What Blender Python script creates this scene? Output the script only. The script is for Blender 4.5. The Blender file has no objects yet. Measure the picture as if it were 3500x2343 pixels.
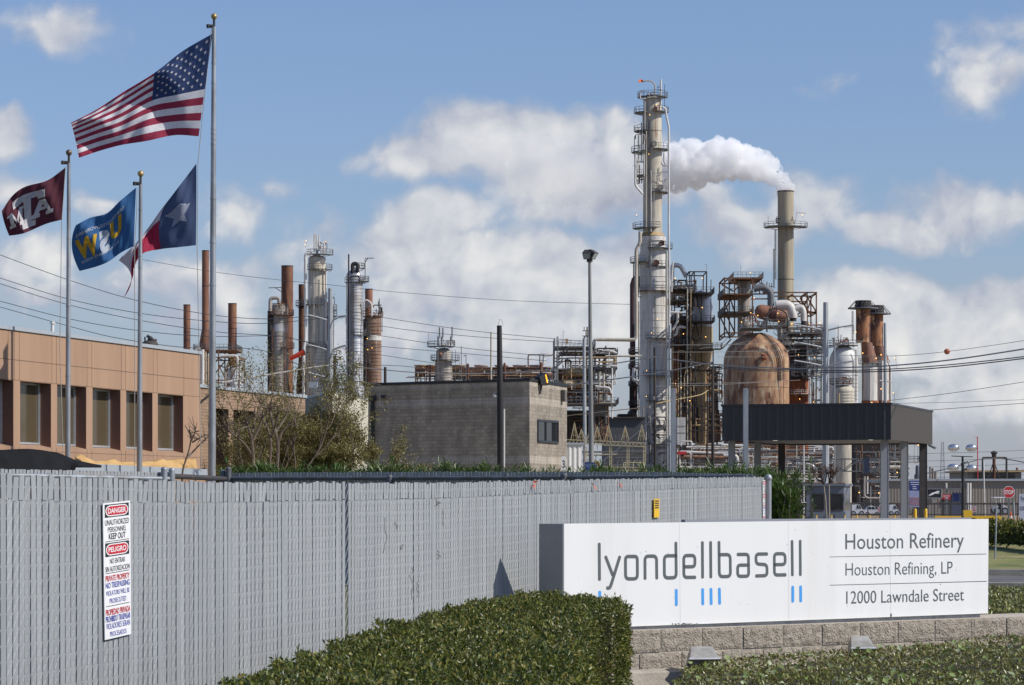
import bpy, bmesh, math, random
from mathutils import Vector, Matrix, noise
R = math.radians
scene = bpy.context.scene
# ------------------------------------------------------------------ camera, sky, sun, exposure
F, CX, HY, EYE = 6691.4, 1171.0, 1144.2, 1.72
cam = bpy.data.cameras.new('camera'); camo = bpy.data.objects.new('camera', cam)
scene.collection.objects.link(camo); scene.camera = camo
camo.location = (0, 0, EYE); camo.rotation_euler = (R(90), 0, 0)
cam.sensor_width = 36; cam.lens = 36*10000/3500; cam.shift_y = 538.5/3500
cam.clip_start = .5; cam.clip_end = 20000
SUN_AZ, SUN_EL = -16, 40          # azimuth from +X, towards -Y (behind the camera's right shoulder)
SUN = Vector((math.cos(R(SUN_AZ))*math.cos(R(SUN_EL)), math.sin(R(SUN_AZ))*math.cos(R(SUN_EL)), math.sin(R(SUN_EL))))
sl = bpy.data.lights.new('sun', 'SUN'); sl.energy = 3.6; sl.angle = R(.5); sl.color = (1, .95, .87)
so = bpy.data.objects.new('sun', sl); scene.collection.objects.link(so)
so.rotation_euler = SUN.to_track_quat('Z', 'Y').to_euler()
scene.view_settings.view_transform = 'Standard'; scene.view_settings.look = 'None'
scene.view_settings.exposure = .3; scene.view_settings.gamma = 1
scene.cycles.max_bounces = 40; scene.cycles.diffuse_bounces = 4; scene.cycles.glossy_bounces = 4; scene.cycles.volume_bounces = 36; scene.cycles.transparent_max_bounces = 8
scene.cycles.use_denoising = True
scene.cycles.sample_clamp_indirect = 8

world = bpy.data.worlds.new('World'); scene.world = world; world.use_nodes = True
NT = world.node_tree; NT.nodes.clear()
def wn(t, **k):
    n = NT.nodes.new(t)
    for a, b in k.items(): setattr(n, a, b)
    return n
def wl(a, b): NT.links.new(a, b)
def wmath(op, a, b=None, clamp=False):
    n = wn('ShaderNodeMath', operation=op); n.use_clamp = clamp
    for i, q in enumerate((a, b)):
        if q is None: continue
        if isinstance(q, (int, float)): n.inputs[i].default_value = q
        else: wl(q, n.inputs[i])
    return n.outputs[0]
SKY_STR = .1
sky = wn('ShaderNodeTexSky', sky_type='NISHITA'); sky.sun_disc = False
sky.sun_elevation = R(SUN_EL); sky.sun_rotation = R(90-SUN_AZ)
sky.air_density = 1.0; sky.dust_density = .6; sky.ozone_density = 1.6
tc = wn('ShaderNodeTexCoord')
sep = wn('ShaderNodeSeparateXYZ'); wl(tc.outputs['Generated'], sep.inputs[0])
ay = wmath('MAXIMUM', wmath('ABSOLUTE', sep.outputs[1]), .15)
K = F/1000
pu = wmath('MULTIPLY', wmath('DIVIDE', sep.outputs[0], ay), K)
pv = wmath('MULTIPLY', wmath('DIVIDE', sep.outputs[2], ay), K)
comb = wn('ShaderNodeCombineXYZ'); wl(pu, comb.inputs[0]); wl(pv, comb.inputs[1]); wl(sep.outputs[1], comb.inputs[2])
def wnoise(vec, scale, detail, rough, dist=0):
    n = wn('ShaderNodeTexNoise'); n.inputs['Scale'].default_value = scale; n.inputs['Detail'].default_value = detail
    n.inputs['Roughness'].default_value = rough; n.inputs['Distortion'].default_value = dist
    wl(vec, n.inputs['Vector']); return n
def wvec(op, a, b):
    n = wn('ShaderNodeVectorMath', operation=op)
    for i, q in enumerate((a, b)):
        if isinstance(q, tuple): n.inputs[i].default_value = q
        else: wl(q, n.inputs[i])
    return n.outputs[0]
warp = wnoise(comb.outputs[0], 3.2, 3, .55)
wv = wvec('MULTIPLY', wvec('SUBTRACT', warp.outputs['Color'], (.5, .5, .5)), (.16, .12, 0))
pw = wvec('ADD', comb.outputs[0], wv)
# cumulus: direction of each cloud as (x, y, rx, ry, strength) in thousandths of tangent units about +Y
CLOUDS = [(960, 365, 150, 60, .9), (1090, 318, 150, 75, 1.1), (1230, 345, 150, 90, 1.15), (1310, 430, 190, 85, 1.2), (1430, 400, 120, 120, 1.05),
          (1400, 300, 100, 55, .7), (1540, 415, 100, 70, 1.0), (1620, 440, 90, 60, .6),
          (1000, 500, 150, 70, .9), (950, 590, 190, 95, .95), (1150, 590, 210, 75, 1.0), (1290, 660, 230, 100, 1.05), (1060, 680, 240, 85, .95),
          (900, 770, 260, 90, .8), (1250, 790, 330, 95, .9), (1390, 640, 130, 90, .85), (1410, 740, 150, 110, .9),
          (1720, 520, 190, 80, .75), (1850, 470, 130, 80, .8), (2050, 530, 190, 60, .85), (2230, 480, 220, 90, .8),
          (1930, 690, 150, 80, .95), (2080, 690, 150, 75, .95), (2180, 760, 260, 130, 1.1), (2290, 690, 160, 80, 1.0), (2300, 880, 330, 130, .85),
          (1700, 590, 160, 50, .5), (2260, 150, 150, 130, .66), (2340, 70, 120, 80, .6), (1850, 190, 110, 40, .35),
          (150, 60, 160, 85, .62), (10, 300, 75, 70, .95), (230, 475, 130, 40, .6), (30, 440, 110, 50, .7), (90, 600, 200, 70, .75), (150, 680, 260, 70, .65),
          (520, 500, 90, 110, .62), (610, 430, 90, 45, .5), (480, 640, 260, 85, .7), (700, 560, 130, 110, .55), (430, 720, 400, 70, .55)]
dens = None
for (x, y, rx, ry, st) in CLOUDS:
    d_ = wvec('MULTIPLY', wvec('SUBTRACT', pw, ((x-CX)/1000, (HY-y)/1000, 0)), (1000/rx, 1000/ry, 0))
    ln = wn('ShaderNodeVectorMath', operation='LENGTH'); wl(d_, ln.inputs[0])
    q = wmath('MULTIPLY', wmath('SUBTRACT', 1.0, wmath('MULTIPLY', ln.outputs['Value'], .62)), st)
    if dens is None: dens = q
    else:
        n = wn('ShaderNodeMath', operation='SMOOTH_MAX'); wl(dens, n.inputs[0]); wl(q, n.inputs[1]); n.inputs[2].default_value = .12
        dens = n.outputs[0]
n1 = wnoise(pw, 7.5, 9, .56); n2 = wnoise(wvec('ADD', pw, (.028, .03, 0)), 7.5, 5, .56)
n3 = wnoise(pw, 3.0, 4, .5); n4 = wnoise(wvec('ADD', pw, (.06, .08, 0)), 3.0, 3, .5)
def wvor(vec):
    n = wn('ShaderNodeTexVoronoi', feature='F1', normalize=True); n.inputs['Scale'].default_value = 9; n.inputs['Detail'].default_value = 2; n.inputs['Roughness'].default_value = .5
    wl(vec, n.inputs['Vector']); return n.outputs['Distance']
pw2 = wvec('ADD', pw, wvec('MULTIPLY', wvec('SUBTRACT', n1.outputs['Color'], (.5, .5, .5)), (.07, .07, 0)))
v1 = wvor(pw2); v2 = wvor(wvec('ADD', pw2, (.022, .03, 0)))
d1 = wmath('ADD', wmath('ADD', dens, wmath('MULTIPLY', wmath('SUBTRACT', n1.outputs['Fac'], .5), .62)), wmath('MULTIPLY', wmath('SUBTRACT', .38, v1), .62))
mr = wn('ShaderNodeMapRange', interpolation_type='SMOOTHSTEP'); wl(d1, mr.inputs['Value'])
mr.inputs['From Min'].default_value = .27; mr.inputs['From Max'].default_value = .62
mr.inputs['To Min'].default_value = 0; mr.inputs['To Max'].default_value = .93
# a veil thickening to the horizon
hz = wn('ShaderNodeMapRange'); wl(pv, hz.inputs['Value']); hz.inputs['From Min'].default_value = .62; hz.inputs['From Max'].default_value = .02
hz.inputs['To Min'].default_value = 0; hz.inputs['To Max'].default_value = .62
veil = wmath('MULTIPLY', hz.outputs[0], wmath('ADD', .55, wmath('MULTIPLY', n3.outputs['Fac'], .8)), True)
mask = wmath('MAXIMUM', mr.outputs[0], veil)
lit = wmath('ADD', .4, wmath('MULTIPLY', wmath('SUBTRACT', n1.outputs['Fac'], n2.outputs['Fac']), 1.5))
lit = wmath('ADD', lit, wmath('MULTIPLY', wmath('SUBTRACT', n3.outputs['Fac'], n4.outputs['Fac']), 2.6))
lit = wmath('ADD', lit, wmath('MULTIPLY', wmath('SUBTRACT', v2, v1), 1.3))
lit = wmath('ADD', wmath('MULTIPLY', lit, .75), wmath('MULTIPLY', wmath('SUBTRACT', dens, .42), .5), True)
lit = wmath('MULTIPLY', lit, mr.outputs[0])
cr = wn('ShaderNodeMix', data_type='RGBA'); wl(lit, cr.inputs['Factor'])
CB, CT = (.35, .38, .46), (.74, .73, .70)
cr.inputs['A'].default_value = tuple(c/SKY_STR for c in CB)+(1,)
cr.inputs['B'].default_value = tuple(c/SKY_STR for c in CT)+(1,)
skm = wn('ShaderNodeMix', data_type='RGBA', blend_type='MULTIPLY'); skm.inputs['Factor'].default_value = 1
wl(sky.outputs[0], skm.inputs['A'])
tr = wn('ShaderNodeMapRange', data_type='FLOAT_VECTOR'); tv = wn('ShaderNodeCombineXYZ'); [wl(pv, tv.inputs[i]) for i in range(3)]; wl(tv.outputs[0], tr.inputs['Vector'])
tr.inputs[7].default_value = (0, 0, 0); tr.inputs[8].default_value = (1.1, 1.1, 1.1); tr.inputs[9].default_value = (.6, .65, .86); tr.inputs[10].default_value = (.69, .745, .93)
wl(tr.outputs['Vector'], skm.inputs['B'])
mx = wn('ShaderNodeMix', data_type='RGBA'); wl(mask, mx.inputs['Factor']); wl(skm.outputs['Result'], mx.inputs['A']); wl(cr.outputs['Result'], mx.inputs['B'])
bg = wn('ShaderNodeBackground'); bg.inputs['Strength'].default_value = SKY_STR; wl(mx.outputs['Result'], bg.inputs['Color'])
ow = wn('ShaderNodeOutputWorld'); wl(bg.outputs[0], ow.inputs['Surface'])

# ------------------------------------------------------------------ helpers
def A(x, y, Y): return Vector(((x-CX)/F*Y, Y, EYE+(HY-y)/F*Y))
def S(x, y, Y): return A(x/1.49445, y/1.49445, Y)
def hit(x, y, P0, n):
    r = Vector(((x-CX)/F, 1, (HY-y)/F)); o = Vector((0, 0, EYE))
    return o+r*((P0-o).dot(n)/r.dot(n))
def hitS(x, y, P0, n): return hit(x/1.49445, y/1.49445, P0, n)
ORG = {}
def setp(o, label=None, cat=None, group=None, kind=None):
    if label: o['label'] = label
    if cat: o['category'] = cat
    if group: o['group'] = group
    if kind: o['kind'] = kind
    return o
def thing(name, label, cat, loc=(0, 0, 0), group=None):
    o = bpy.data.objects.new(name, None); scene.collection.objects.link(o)
    o.location = loc; o.empty_display_size = .3; ORG[o] = Vector(loc)
    return setp(o, label, cat, group)
class MB:
    def __init__(s): s.v = []; s.f = []; s.m = []
    def add(s, vs, fs, mi=0):
        k = len(s.v); s.v.extend(tuple(v) for v in vs); s.f.extend(tuple(i+k for i in f) for f in fs); s.m.extend([mi]*len(fs)); return s
    def obox(s, c, a, b, d, mi=0):
        c = Vector(c); a = Vector(a); b = Vector(b); d = Vector(d)
        vs = [c-a-b-d, c+a-b-d, c+a+b-d, c-a+b-d, c-a-b+d, c+a-b+d, c+a+b+d, c-a+b+d]
        return s.add(vs, [(3, 2, 1, 0), (4, 5, 6, 7), (0, 1, 5, 4), (1, 2, 6, 5), (2, 3, 7, 6), (3, 0, 4, 7)], mi)
    def box(s, x0, x1, y0, y1, z0, z1, mi=0):
        return s.obox(((x0+x1)/2, (y0+y1)/2, (z0+z1)/2), (abs(x1-x0)/2, 0, 0), (0, abs(y1-y0)/2, 0), (0, 0, abs(z1-z0)/2), mi)
    def beam(s, p, q, w, h=None, mi=0):
        p = Vector(p); q = Vector(q); d = q-p
        if d.length < 1e-6: return s
        u = Vector((0, 0, 1)) if abs(d.normalized().z) < .95 else Vector((0, 1, 0))
        a = d.cross(u).normalized(); b = a.cross(d).normalized()
        return s.obox((p+q)/2, d/2, a*w/2, b*(h or w)/2, mi)
    def tube(s, pts, r, n=8, caps=True, mi=0):
        pts = [Vector(p) for p in pts]; m = len(pts)
        rs = list(r) if isinstance(r, (list, tuple)) else [r]*m
        vs = []; prev = None
        for i, p in enumerate(pts):
            t = (pts[min(i+1, m-1)]-pts[max(i-1, 0)])
            t = t.normalized() if t.length > 1e-9 else Vector((0, 0, 1))
            if prev is None:
                u = Vector((0, 0, 1)) if abs(t.z) < .9 else Vector((1, 0, 0))
                a = t.cross(u).normalized()
            else:
                a = prev-t*prev.dot(t)
                a = a.normalized() if a.length > 1e-6 else t.orthogonal().normalized()
            prev = a; b = t.cross(a)
            for k in range(n):
                g = 2*math.pi*k/n; vs.append(p+(a*math.cos(g)+b*math.sin(g))*rs[i])
        fs = [(i*n+k, i*n+(k+1) % n, (i+1)*n+(k+1) % n, (i+1)*n+k) for i in range(m-1) for k in range(n)]
        if caps: fs += [tuple(range(n-1, -1, -1)), tuple((m-1)*n+k for k in range(n))]
        return s.add(vs, fs, mi)
    def lathe(s, c, prof, n=24, mi=0, a0=0, axis=None):
        c = Vector(c); vs = []; m = len(prof)
        for (r, z) in prof:
            for k in range(n):
                g = 2*math.pi*k/n+a0; q = Vector((r*math.cos(g), r*math.sin(g), z))
                if axis is not None: q = axis @ q
                vs.append(c+q)
        fs = [(i*n+k, i*n+(k+1) % n, (i+1)*n+(k+1) % n, (i+1)*n+k) for i in range(m-1) for k in range(n)]
        fs += [tuple(range(n-1, -1, -1)), tuple((m-1)*n+k for k in range(n))]
        return s.add(vs, fs, mi)
    def ell(s, c, rx, ry, rz, n=16, m=10, mi=0):
        vs = []; c = Vector(c)
        for i in range(1, m):
            t = math.pi*i/m
            for k in range(n):
                g = 2*math.pi*k/n; vs.append(c+Vector((rx*math.sin(t)*math.cos(g), ry*math.sin(t)*math.sin(g), -rz*math.cos(t))))
        fs = [(i*n+k, i*n+(k+1) % n, (i+1)*n+(k+1) % n, (i+1)*n+k) for i in range(m-2) for k in range(n)]
        b = len(vs); vs += [c-Vector((0, 0, rz)), c+Vector((0, 0, rz))]
        fs += [(b, (k+1) % n, k) for k in range(n)]+[(b+1, (m-2)*n+k, (m-2)*n+(k+1) % n) for k in range(n)]
        return s.add(vs, fs, mi)
    def build(s, name, mats, parent=None, smooth=False, loc=None, sharp=40):
        me = bpy.data.meshes.new(name)
        if parent is not None: o0 = ORG[parent]
        elif loc is not None: o0 = Vector(loc)
        else:
            xs = [v[0] for v in s.v]; ys = [v[1] for v in s.v]; zs = [v[2] for v in s.v]
            o0 = Vector(((min(xs)+max(xs))/2, (min(ys)+max(ys))/2, min(zs)))
        ox, oy, oz = o0
        me.from_pydata([(x-ox, y-oy, z-oz) for x, y, z in s.v], [], s.f)
        for m in (mats if isinstance(mats, (list, tuple)) else [mats]): me.materials.append(m)
        if any(s.m): me.polygons.foreach_set('material_index', s.m)
        if smooth:
            me.polygons.foreach_set('use_smooth', [True]*len(me.polygons))
            if sharp: me.set_sharp_from_angle(angle=R(sharp))
        me.update()
        o = bpy.data.objects.new(name, me); scene.collection.objects.link(o)
        if parent is not None: o.parent = parent
        else: o.location = o0
        ORG[o] = o0
        return o
def rpath(pts, rad, n=5):
    pts = [Vector(p) for p in pts]; out = [pts[0]]
    for i in range(1, len(pts)-1):
        a, b, c = pts[i-1], pts[i], pts[i+1]
        d1 = a-b; d2 = c-b; r = min(rad, d1.length*.49, d2.length*.49)
        p = b+d1.normalized()*r; q = b+d2.normalized()*r
        for k in range(n+1):
            t = k/n; out.append(p*(1-t)**2+b*2*t*(1-t)+q*t*t)
    out.append(pts[-1]); return out
def lin(pts, x):
    if x <= pts[0][0]: return pts[0][1]
    for (a, b), (c, d) in zip(pts, pts[1:]):
        if x <= c: return b+(d-b)*(x-a)/(c-a)
    return pts[-1][1]

# ------------------------------------------------------------------ materials
def mat(name, c1, c2=None, c3=None, rough=.6, metal=0, scale=3, stretch=(1, 1, 1), thr=(.4, .65), bump=0, bscale=20, var=.12, spec=.5, thr3=None, rough2=None):
    """a paint c1, with patches c2 (rust, dirt), then c3, laid by noise in object space"""
    m = bpy.data.materials.new(name); m.use_nodes = True; nt = m.node_tree; N = nt.nodes; L = nt.links
    b = N['Principled BSDF']; b.inputs['Roughness'].default_value = rough; b.inputs['Metallic'].default_value = metal
    b.inputs['Specular IOR Level'].default_value = spec
    t = N.new('ShaderNodeTexCoord')
    mp = N.new('ShaderNodeMapping'); mp.inputs['Scale'].default_value = stretch; L.new(t.outputs['Object'], mp.inputs[0])
    n0 = N.new('ShaderNodeTexNoise'); n0.inputs['Scale'].default_value = scale*2.7; n0.inputs['Detail'].default_value = 6; L.new(mp.outputs[0], n0.inputs['Vector'])
    h = N.new('ShaderNodeMapRange'); h.inputs['From Min'].default_value = .25; h.inputs['From Max'].default_value = .75
    h.inputs['To Min'].default_value = 1-var; h.inputs['To Max'].default_value = 1+var; L.new(n0.outputs['Fac'], h.inputs['Value'])
    def mixc(a, col, lo, hi, sc, off):
        n = N.new('ShaderNodeTexNoise'); n.inputs['Scale'].default_value = sc; n.inputs['Detail'].default_value = 7; n.inputs['Roughness'].default_value = .62
        ad = N.new('ShaderNodeVectorMath'); ad.inputs[1].default_value = (off, off*2, off); L.new(mp.outputs[0], ad.inputs[0]); L.new(ad.outputs[0], n.inputs['Vector'])
        r = N.new('ShaderNodeMapRange'); r.interpolation_type = 'SMOOTHSTEP'; r.inputs['From Min'].default_value = lo; r.inputs['From Max'].default_value = hi
        L.new(n.outputs['Fac'], r.inputs['Value'])
        x = N.new('ShaderNodeMix'); x.data_type = 'RGBA'; L.new(r.outputs[0], x.inputs['Factor'])
        if isinstance(a, tuple): x.inputs['A'].default_value = a+(1,)
        else: L.new(a, x.inputs['A'])
        x.inputs['B'].default_value = tuple(col)+(1,)
        return x.outputs['Result'], r.outputs[0]
    col = tuple(c1); fac = None
    if c2: col, fac = mixc(col, c2, thr[0], thr[1], scale, 3.1)
    if c3: col, _ = mixc(col, c3, *(thr3 or thr), scale*1.9, 17.7)
    v = N.new('ShaderNodeVectorMath'); v.operation = 'SCALE'; L.new(h.outputs[0], v.inputs['Scale'])
    if isinstance(col, tuple): v.inputs[0].default_value = col
    else: L.new(col, v.inputs[0])
    L.new(v.outputs[0], b.inputs['Base Color'])
    if rough2 is not None and fac is not None:
        rr = N.new('ShaderNodeMapRange'); rr.inputs['To Min'].default_value = rough; rr.inputs['To Max'].default_value = rough2; L.new(fac, rr.inputs['Value']); L.new(rr.outputs[0], b.inputs['Roughness'])
    if bump:
        nb = N.new('ShaderNodeTexNoise'); nb.inputs['Scale'].default_value = bscale; nb.inputs['Detail'].default_value = 5; L.new(t.outputs['Object'], nb.inputs['Vector'])
        bu = N.new('ShaderNodeBump'); bu.inputs['Strength'].default_value = bump; bu.inputs['Distance'].default_value = .05; L.new(nb.outputs['Fac'], bu.inputs['Height']); L.new(bu.outputs[0], b.inputs['Normal'])
    return m
def leafmat(name, cols, rough=.4, transl=.25, spec=.5):
    m = bpy.data.materials.new(name); m.use_nodes = True; nt = m.node_tree; N = nt.nodes; L = nt.links
    b = N['Principled BSDF']; b.inputs['Roughness'].default_value = rough; b.inputs['Specular IOR Level'].default_value = spec
    g = N.new('ShaderNodeNewGeometry'); r = N.new('ShaderNodeValToRGB'); L.new(g.outputs['Random Per Island'], r.inputs[0])
    e = r.color_ramp.elements
    for i, c in enumerate(cols):
        p = i/(len(cols)-1)
        if i == 0: e[0].position = 0; e[0].color = c+(1,)
        elif i == len(cols)-1: e[-1].position = 1; e[-1].color = c+(1,)
        else: q = e.new(p); q.color = c+(1,)
    L.new(r.outputs[0], b.inputs['Base Color'])
    if transl:
        t = N.new('ShaderNodeBsdfTranslucent'); L.new(r.outputs[0], t.inputs[0]); x = N.new('ShaderNodeMixShader'); x.inputs[0].default_value = transl
        L.new(b.outputs[0], x.inputs[1]); L.new(t.outputs[0], x.inputs[2]); L.new(x.outputs[0], N['Material Output'].inputs[0])
    return m
def clothmat(name, c, var=.1):
    m = mat(name, c, rough=.8, scale=6, var=var, spec=.2); nt = m.node_tree; N = nt.nodes; L = nt.links; b = N['Principled BSDF']
    t = N.new('ShaderNodeBsdfTranslucent'); L.new(b.inputs['Base Color'].links[0].from_socket, t.inputs[0])
    x = N.new('ShaderNodeMixShader'); x.inputs[0].default_value = .35; L.new(b.outputs[0], x.inputs[1]); L.new(t.outputs[0], x.inputs[2]); L.new(x.outputs[0], N['Material Output'].inputs[0])
    return m
def emat(name, c, s):
    m = bpy.data.materials.new(name); m.use_nodes = True; b = m.node_tree.nodes['Principled BSDF']
    b.inputs['Base Color'].default_value = c+(1,); b.inputs['Emission Color'].default_value = c+(1,); b.inputs['Emission Strength'].default_value = s; return m
RUST = (.17, .075, .035); RUST_D = (.07, .03, .02); RUST_O = (.36, .15, .05)
ST = (1, 1, .18)
m_rust = mat('rusted steel', RUST, RUST_D, (.24, .12, .06), scale=.5, stretch=ST, thr=(.42, .6), thr3=(.5, .7), rough=.85, var=.2)
m_rust2 = mat('rusted stack steel', (.22, .1, .06), (.1, .042, .03), (.27, .15, .07), scale=0.9, stretch=ST, thr=(.42, .66), thr3=(.52, .7), rough=.85, var=.2)
m_rustbeam = mat('rusty structural steel', (.13, .075, .05), (.23, .1, .045), scale=.7, thr=(.42, .6), rough=.85, var=.2)
m_darksteel = mat('dark steel', (.045, .042, .042), (.09, .055, .04), scale=1, thr=(.5, .7), rough=.75)
m_black = mat('sooty steel and dark backing', (.022, .02, .022), (.05, .032, .026), scale=.5, thr=(.45, .7), rough=.8)
m_graysteel = mat('grey painted steel', (.135, .14, .145), (.1, .075, .06), scale=.8, thr=(.58, .75), rough=.6)
m_galv = mat('galvanised steel', (.36, .38, .4), (.27, .29, .31), scale=5, stretch=(1, 1, .3), thr=(.4, .6), rough=.5, metal=.35)
m_pole = mat('brushed aluminium pole', (.4, .41, .42), (.3, .3, .3), scale=1.2, stretch=(1, 1, .4), thr=(.45, .6), rough=.42, metal=.6)
m_whitepipe = mat('white insulated pipe', (.62, .6, .56), (.36, .27, .2), scale=.8, stretch=ST, thr=(.56, .75), rough=.5)
m_cream = mat('cream painted column', (.5, .46, .37), (.26, .15, .08), (.4, .35, .28), scale=0.9, stretch=(1, 1, .12), thr=(.57, .72), thr3=(.45, .62), rough=.6)
m_whitecol = mat('weathered white column', (.6, .575, .53), (.3, .22, .14), (.44, .42, .39), scale=0.9, stretch=(1, 1, .12), thr=(.6, .74), thr3=(.45, .65), rough=.55)
m_silver = mat('aluminium cladding', (.52, .52, .52), (.36, .33, .29), scale=.35, stretch=(1, 1, .5), thr=(.5, .7), rough=.42, metal=.45)
m_graycol = mat('dirty insulated column', (.36, .33, .29), (.15, .09, .06), (.25, .22, .19), scale=1.0, stretch=(1, 1, .12), thr=(.53, .7), thr3=(.45, .6), rough=.6)
m_browncol = mat('rust stained column', (.25, .16, .11), (.13, .065, .04), (.38, .31, .24), scale=1.2, stretch=(1, 1, .1), thr=(.42, .62), thr3=(.58, .72), rough=.75)
m_dome = mat('rust streaked reactor steel', (.37, .22, .12), (.17, .07, .04), (.5, .39, .26), scale=.6, stretch=(1.1, 1.1, .3), thr=(.41, .62), thr3=(.48, .7), rough=.75, var=.28)
m_copper = mat('copper brown steel', (.3, .13, .07), (.13, .06, .045), scale=1.0, stretch=ST, thr=(.42, .65), rough=.7, var=.2)
m_maroon = mat('maroon scorched steel', (.1, .05, .05), (.06, .035, .035), scale=.5, stretch=ST, rough=.8)
m_orange = mat('orange rusted steel', (.33, .1, .035), (.16, .055, .03), scale=1.2, stretch=ST, thr=(.4, .6), rough=.85, var=.25)
m_patchrust = mat('peeling rusted stack', (.29, .125, .055), (.085, .038, .028), (.5, .34, .19), scale=0.85, stretch=(1, 1, .4), thr=(.44, .52), thr3=(.56, .66), rough=.8, var=.25)
m_stack = mat('pale stack concrete steel', (.37, .32, .225), (.3, .18, .07), (.27, .24, .18), scale=0.8, stretch=(1, 1, .08), thr=(.53, .7), thr3=(.45, .6), rough=.65)
m_tan = mat('tan insulated vessel', (.42, .3, .16), (.25, .14, .07), scale=1.0, stretch=ST, thr=(.5, .7), rough=.6)
m_lamp = emat('lit lamp', (1, .5, .12), 2.2)
m_yellow = mat('yellow paint', (.75, .45, .02), rough=.5)
m_red = mat('red paint', (.5, .025, .03), rough=.5, var=.08)
m_white = mat('white paint', (.78, .78, .78), rough=.5, var=.03)
m_signwhite = mat('white sign panel', (.8, .8, .79), (.745, .735, .71), scale=1.1, stretch=(1.6, 1.6, .12), thr=(.52, .75), rough=.4, var=.025)
m_signgray = mat('grey sign return', (.23, .24, .26), rough=.45, var=.06)
m_letter = mat('grey lettering', (.1, .115, .12), rough=.5, var=.04)
m_blue = mat('light blue lettering', (.06, .33, .78), rough=.5, var=.04)
m_blackp = mat('black paint', (.012, .012, .013), rough=.5)
m_navy = mat('blue lettering', (.03, .05, .35), rough=.5)
m_redp = mat('red lettering', (.5, .015, .03), rough=.5)
m_glass = bpy.data.materials.new('dark window glass'); m_glass.use_nodes = True
_b = m_glass.node_tree.nodes['Principled BSDF']; _b.inputs['Base Color'].default_value = (.012, .013, .015, 1); _b.inputs['Roughness'].default_value = .06
m_wood = mat('creosoted wood pole', (.035, .027, .022), (.06, .045, .035), scale=2, stretch=(1, 1, .1), rough=.85)
m_bark = mat('grey brown bark', (.17, .13, .1), (.09, .065, .05), scale=6, stretch=(1, 1, .3), rough=.9)
m_wire = mat('dark cable', (.05, .05, .055), rough=.6)
m_wirel = mat('grey cable', (.33, .31, .28), rough=.6)
m_wirey = mat('yellowed cable', (.4, .29, .13), rough=.6)
# ------------------------------------------------------------------ the ground
rnd = random.Random(7)
def gz(Y): return lin([(0, 0), (150, 0), (230, -.3), (420, -1.05), (700, -1.6), (9000, -1.6)], Y)
m_ground = mat('dry grass and dirt', (.1, .1, .045), (.16, .13, .08), (.07, .08, .03), scale=.3, thr=(.4, .65), rough=.95, var=.25, bump=.3, bscale=4)
m_gravel = mat('pale plant gravel', (.34, .29, .22), (.25, .21, .16), scale=.2, rough=.95, var=.15)
m_asphalt = mat('worn asphalt', (.1, .095, .095), (.15, .14, .135), scale=.7, thr=(.4, .7), rough=.9, var=.12)
m_conc = mat('weathered concrete', (.4, .36, .3), (.26, .22, .18), scale=1.5, thr=(.45, .7), rough=.9, var=.12, bump=.2, bscale=30)
mb = MB(); ys = [-40, 0, 30, 60, 100, 150, 190, 230, 300, 360, 420, 560, 700, 2000, 9000]; xs = [-4000, -600, -150, -40, 0, 40, 150, 600, 4000]
mb.add([(x, y, gz(y)) for y in ys for x in xs], [(j*9+i, j*9+i+1, (j+1)*9+i+1, (j+1)*9+i) for j in range(len(ys)-1) for i in range(8)])
setp(mb.build('ground', m_ground, loc=(0, 0, 0)), kind='structure')
mb = MB(); mb.add([(x, y, gz(y)+.012) for y in (150, 230, 420, 700, 2000) for x in (-700, -20, 60, 900)], [(j*4+i, j*4+i+1, j*4+i+5, j*4+i+4) for j in range(4) for i in range(3)])
setp(mb.build('plant_yard', m_gravel, loc=(0, 0, 0)), kind='structure')
# the road on the right, crossing behind the sign, with its kerbs
mb = MB(); mb.add([(8, 57, .012), (60, 49, .012), (70, 57, .012), (8, 66.5, .012)], [(0, 1, 2, 3)]); setp(mb.build('road', m_asphalt, loc=(8, 50, 0)), kind='structure')
mb = MB(); mb.beam((8, 66.9, .075), (70, 57.4, .075), .35, .15); mb.beam((8, 56.7, .06), (60, 48.7, .06), .35, .13)
setp(mb.build('kerb', m_conc, loc=(8, 50, 0)), kind='structure')
m_lawn = mat('winter lawn', (.2, .2, .06), (.3, .24, .11), (.13, .16, .045), scale=.5, thr=(.42, .62), rough=.95, var=.3, bump=.5, bscale=25)
mb = MB(); P = []
for i in range(13):
    for j in range(9):
        x = 10+i*5; y = 67.2+j*5.2-(x-8)*.153; P.append((x, y, .13+.55*min(1, j/6)))
mb.add(P, [(i*9+j, (i+1)*9+j, (i+1)*9+j+1, i*9+j+1) for i in range(12) for j in range(8)])
setp(mb.build('lawn', m_lawn, loc=(10, 67, 0), smooth=True), kind='structure')
mb = MB(); mb.add([(-60, 130, .016), (60, 130, .016), (110, 236, -.28), (-60, 236, -.28)], [(0, 1, 2, 3)])
setp(mb.build('driveway', m_asphalt, loc=(0, 130, 0)), kind='structure')

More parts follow.
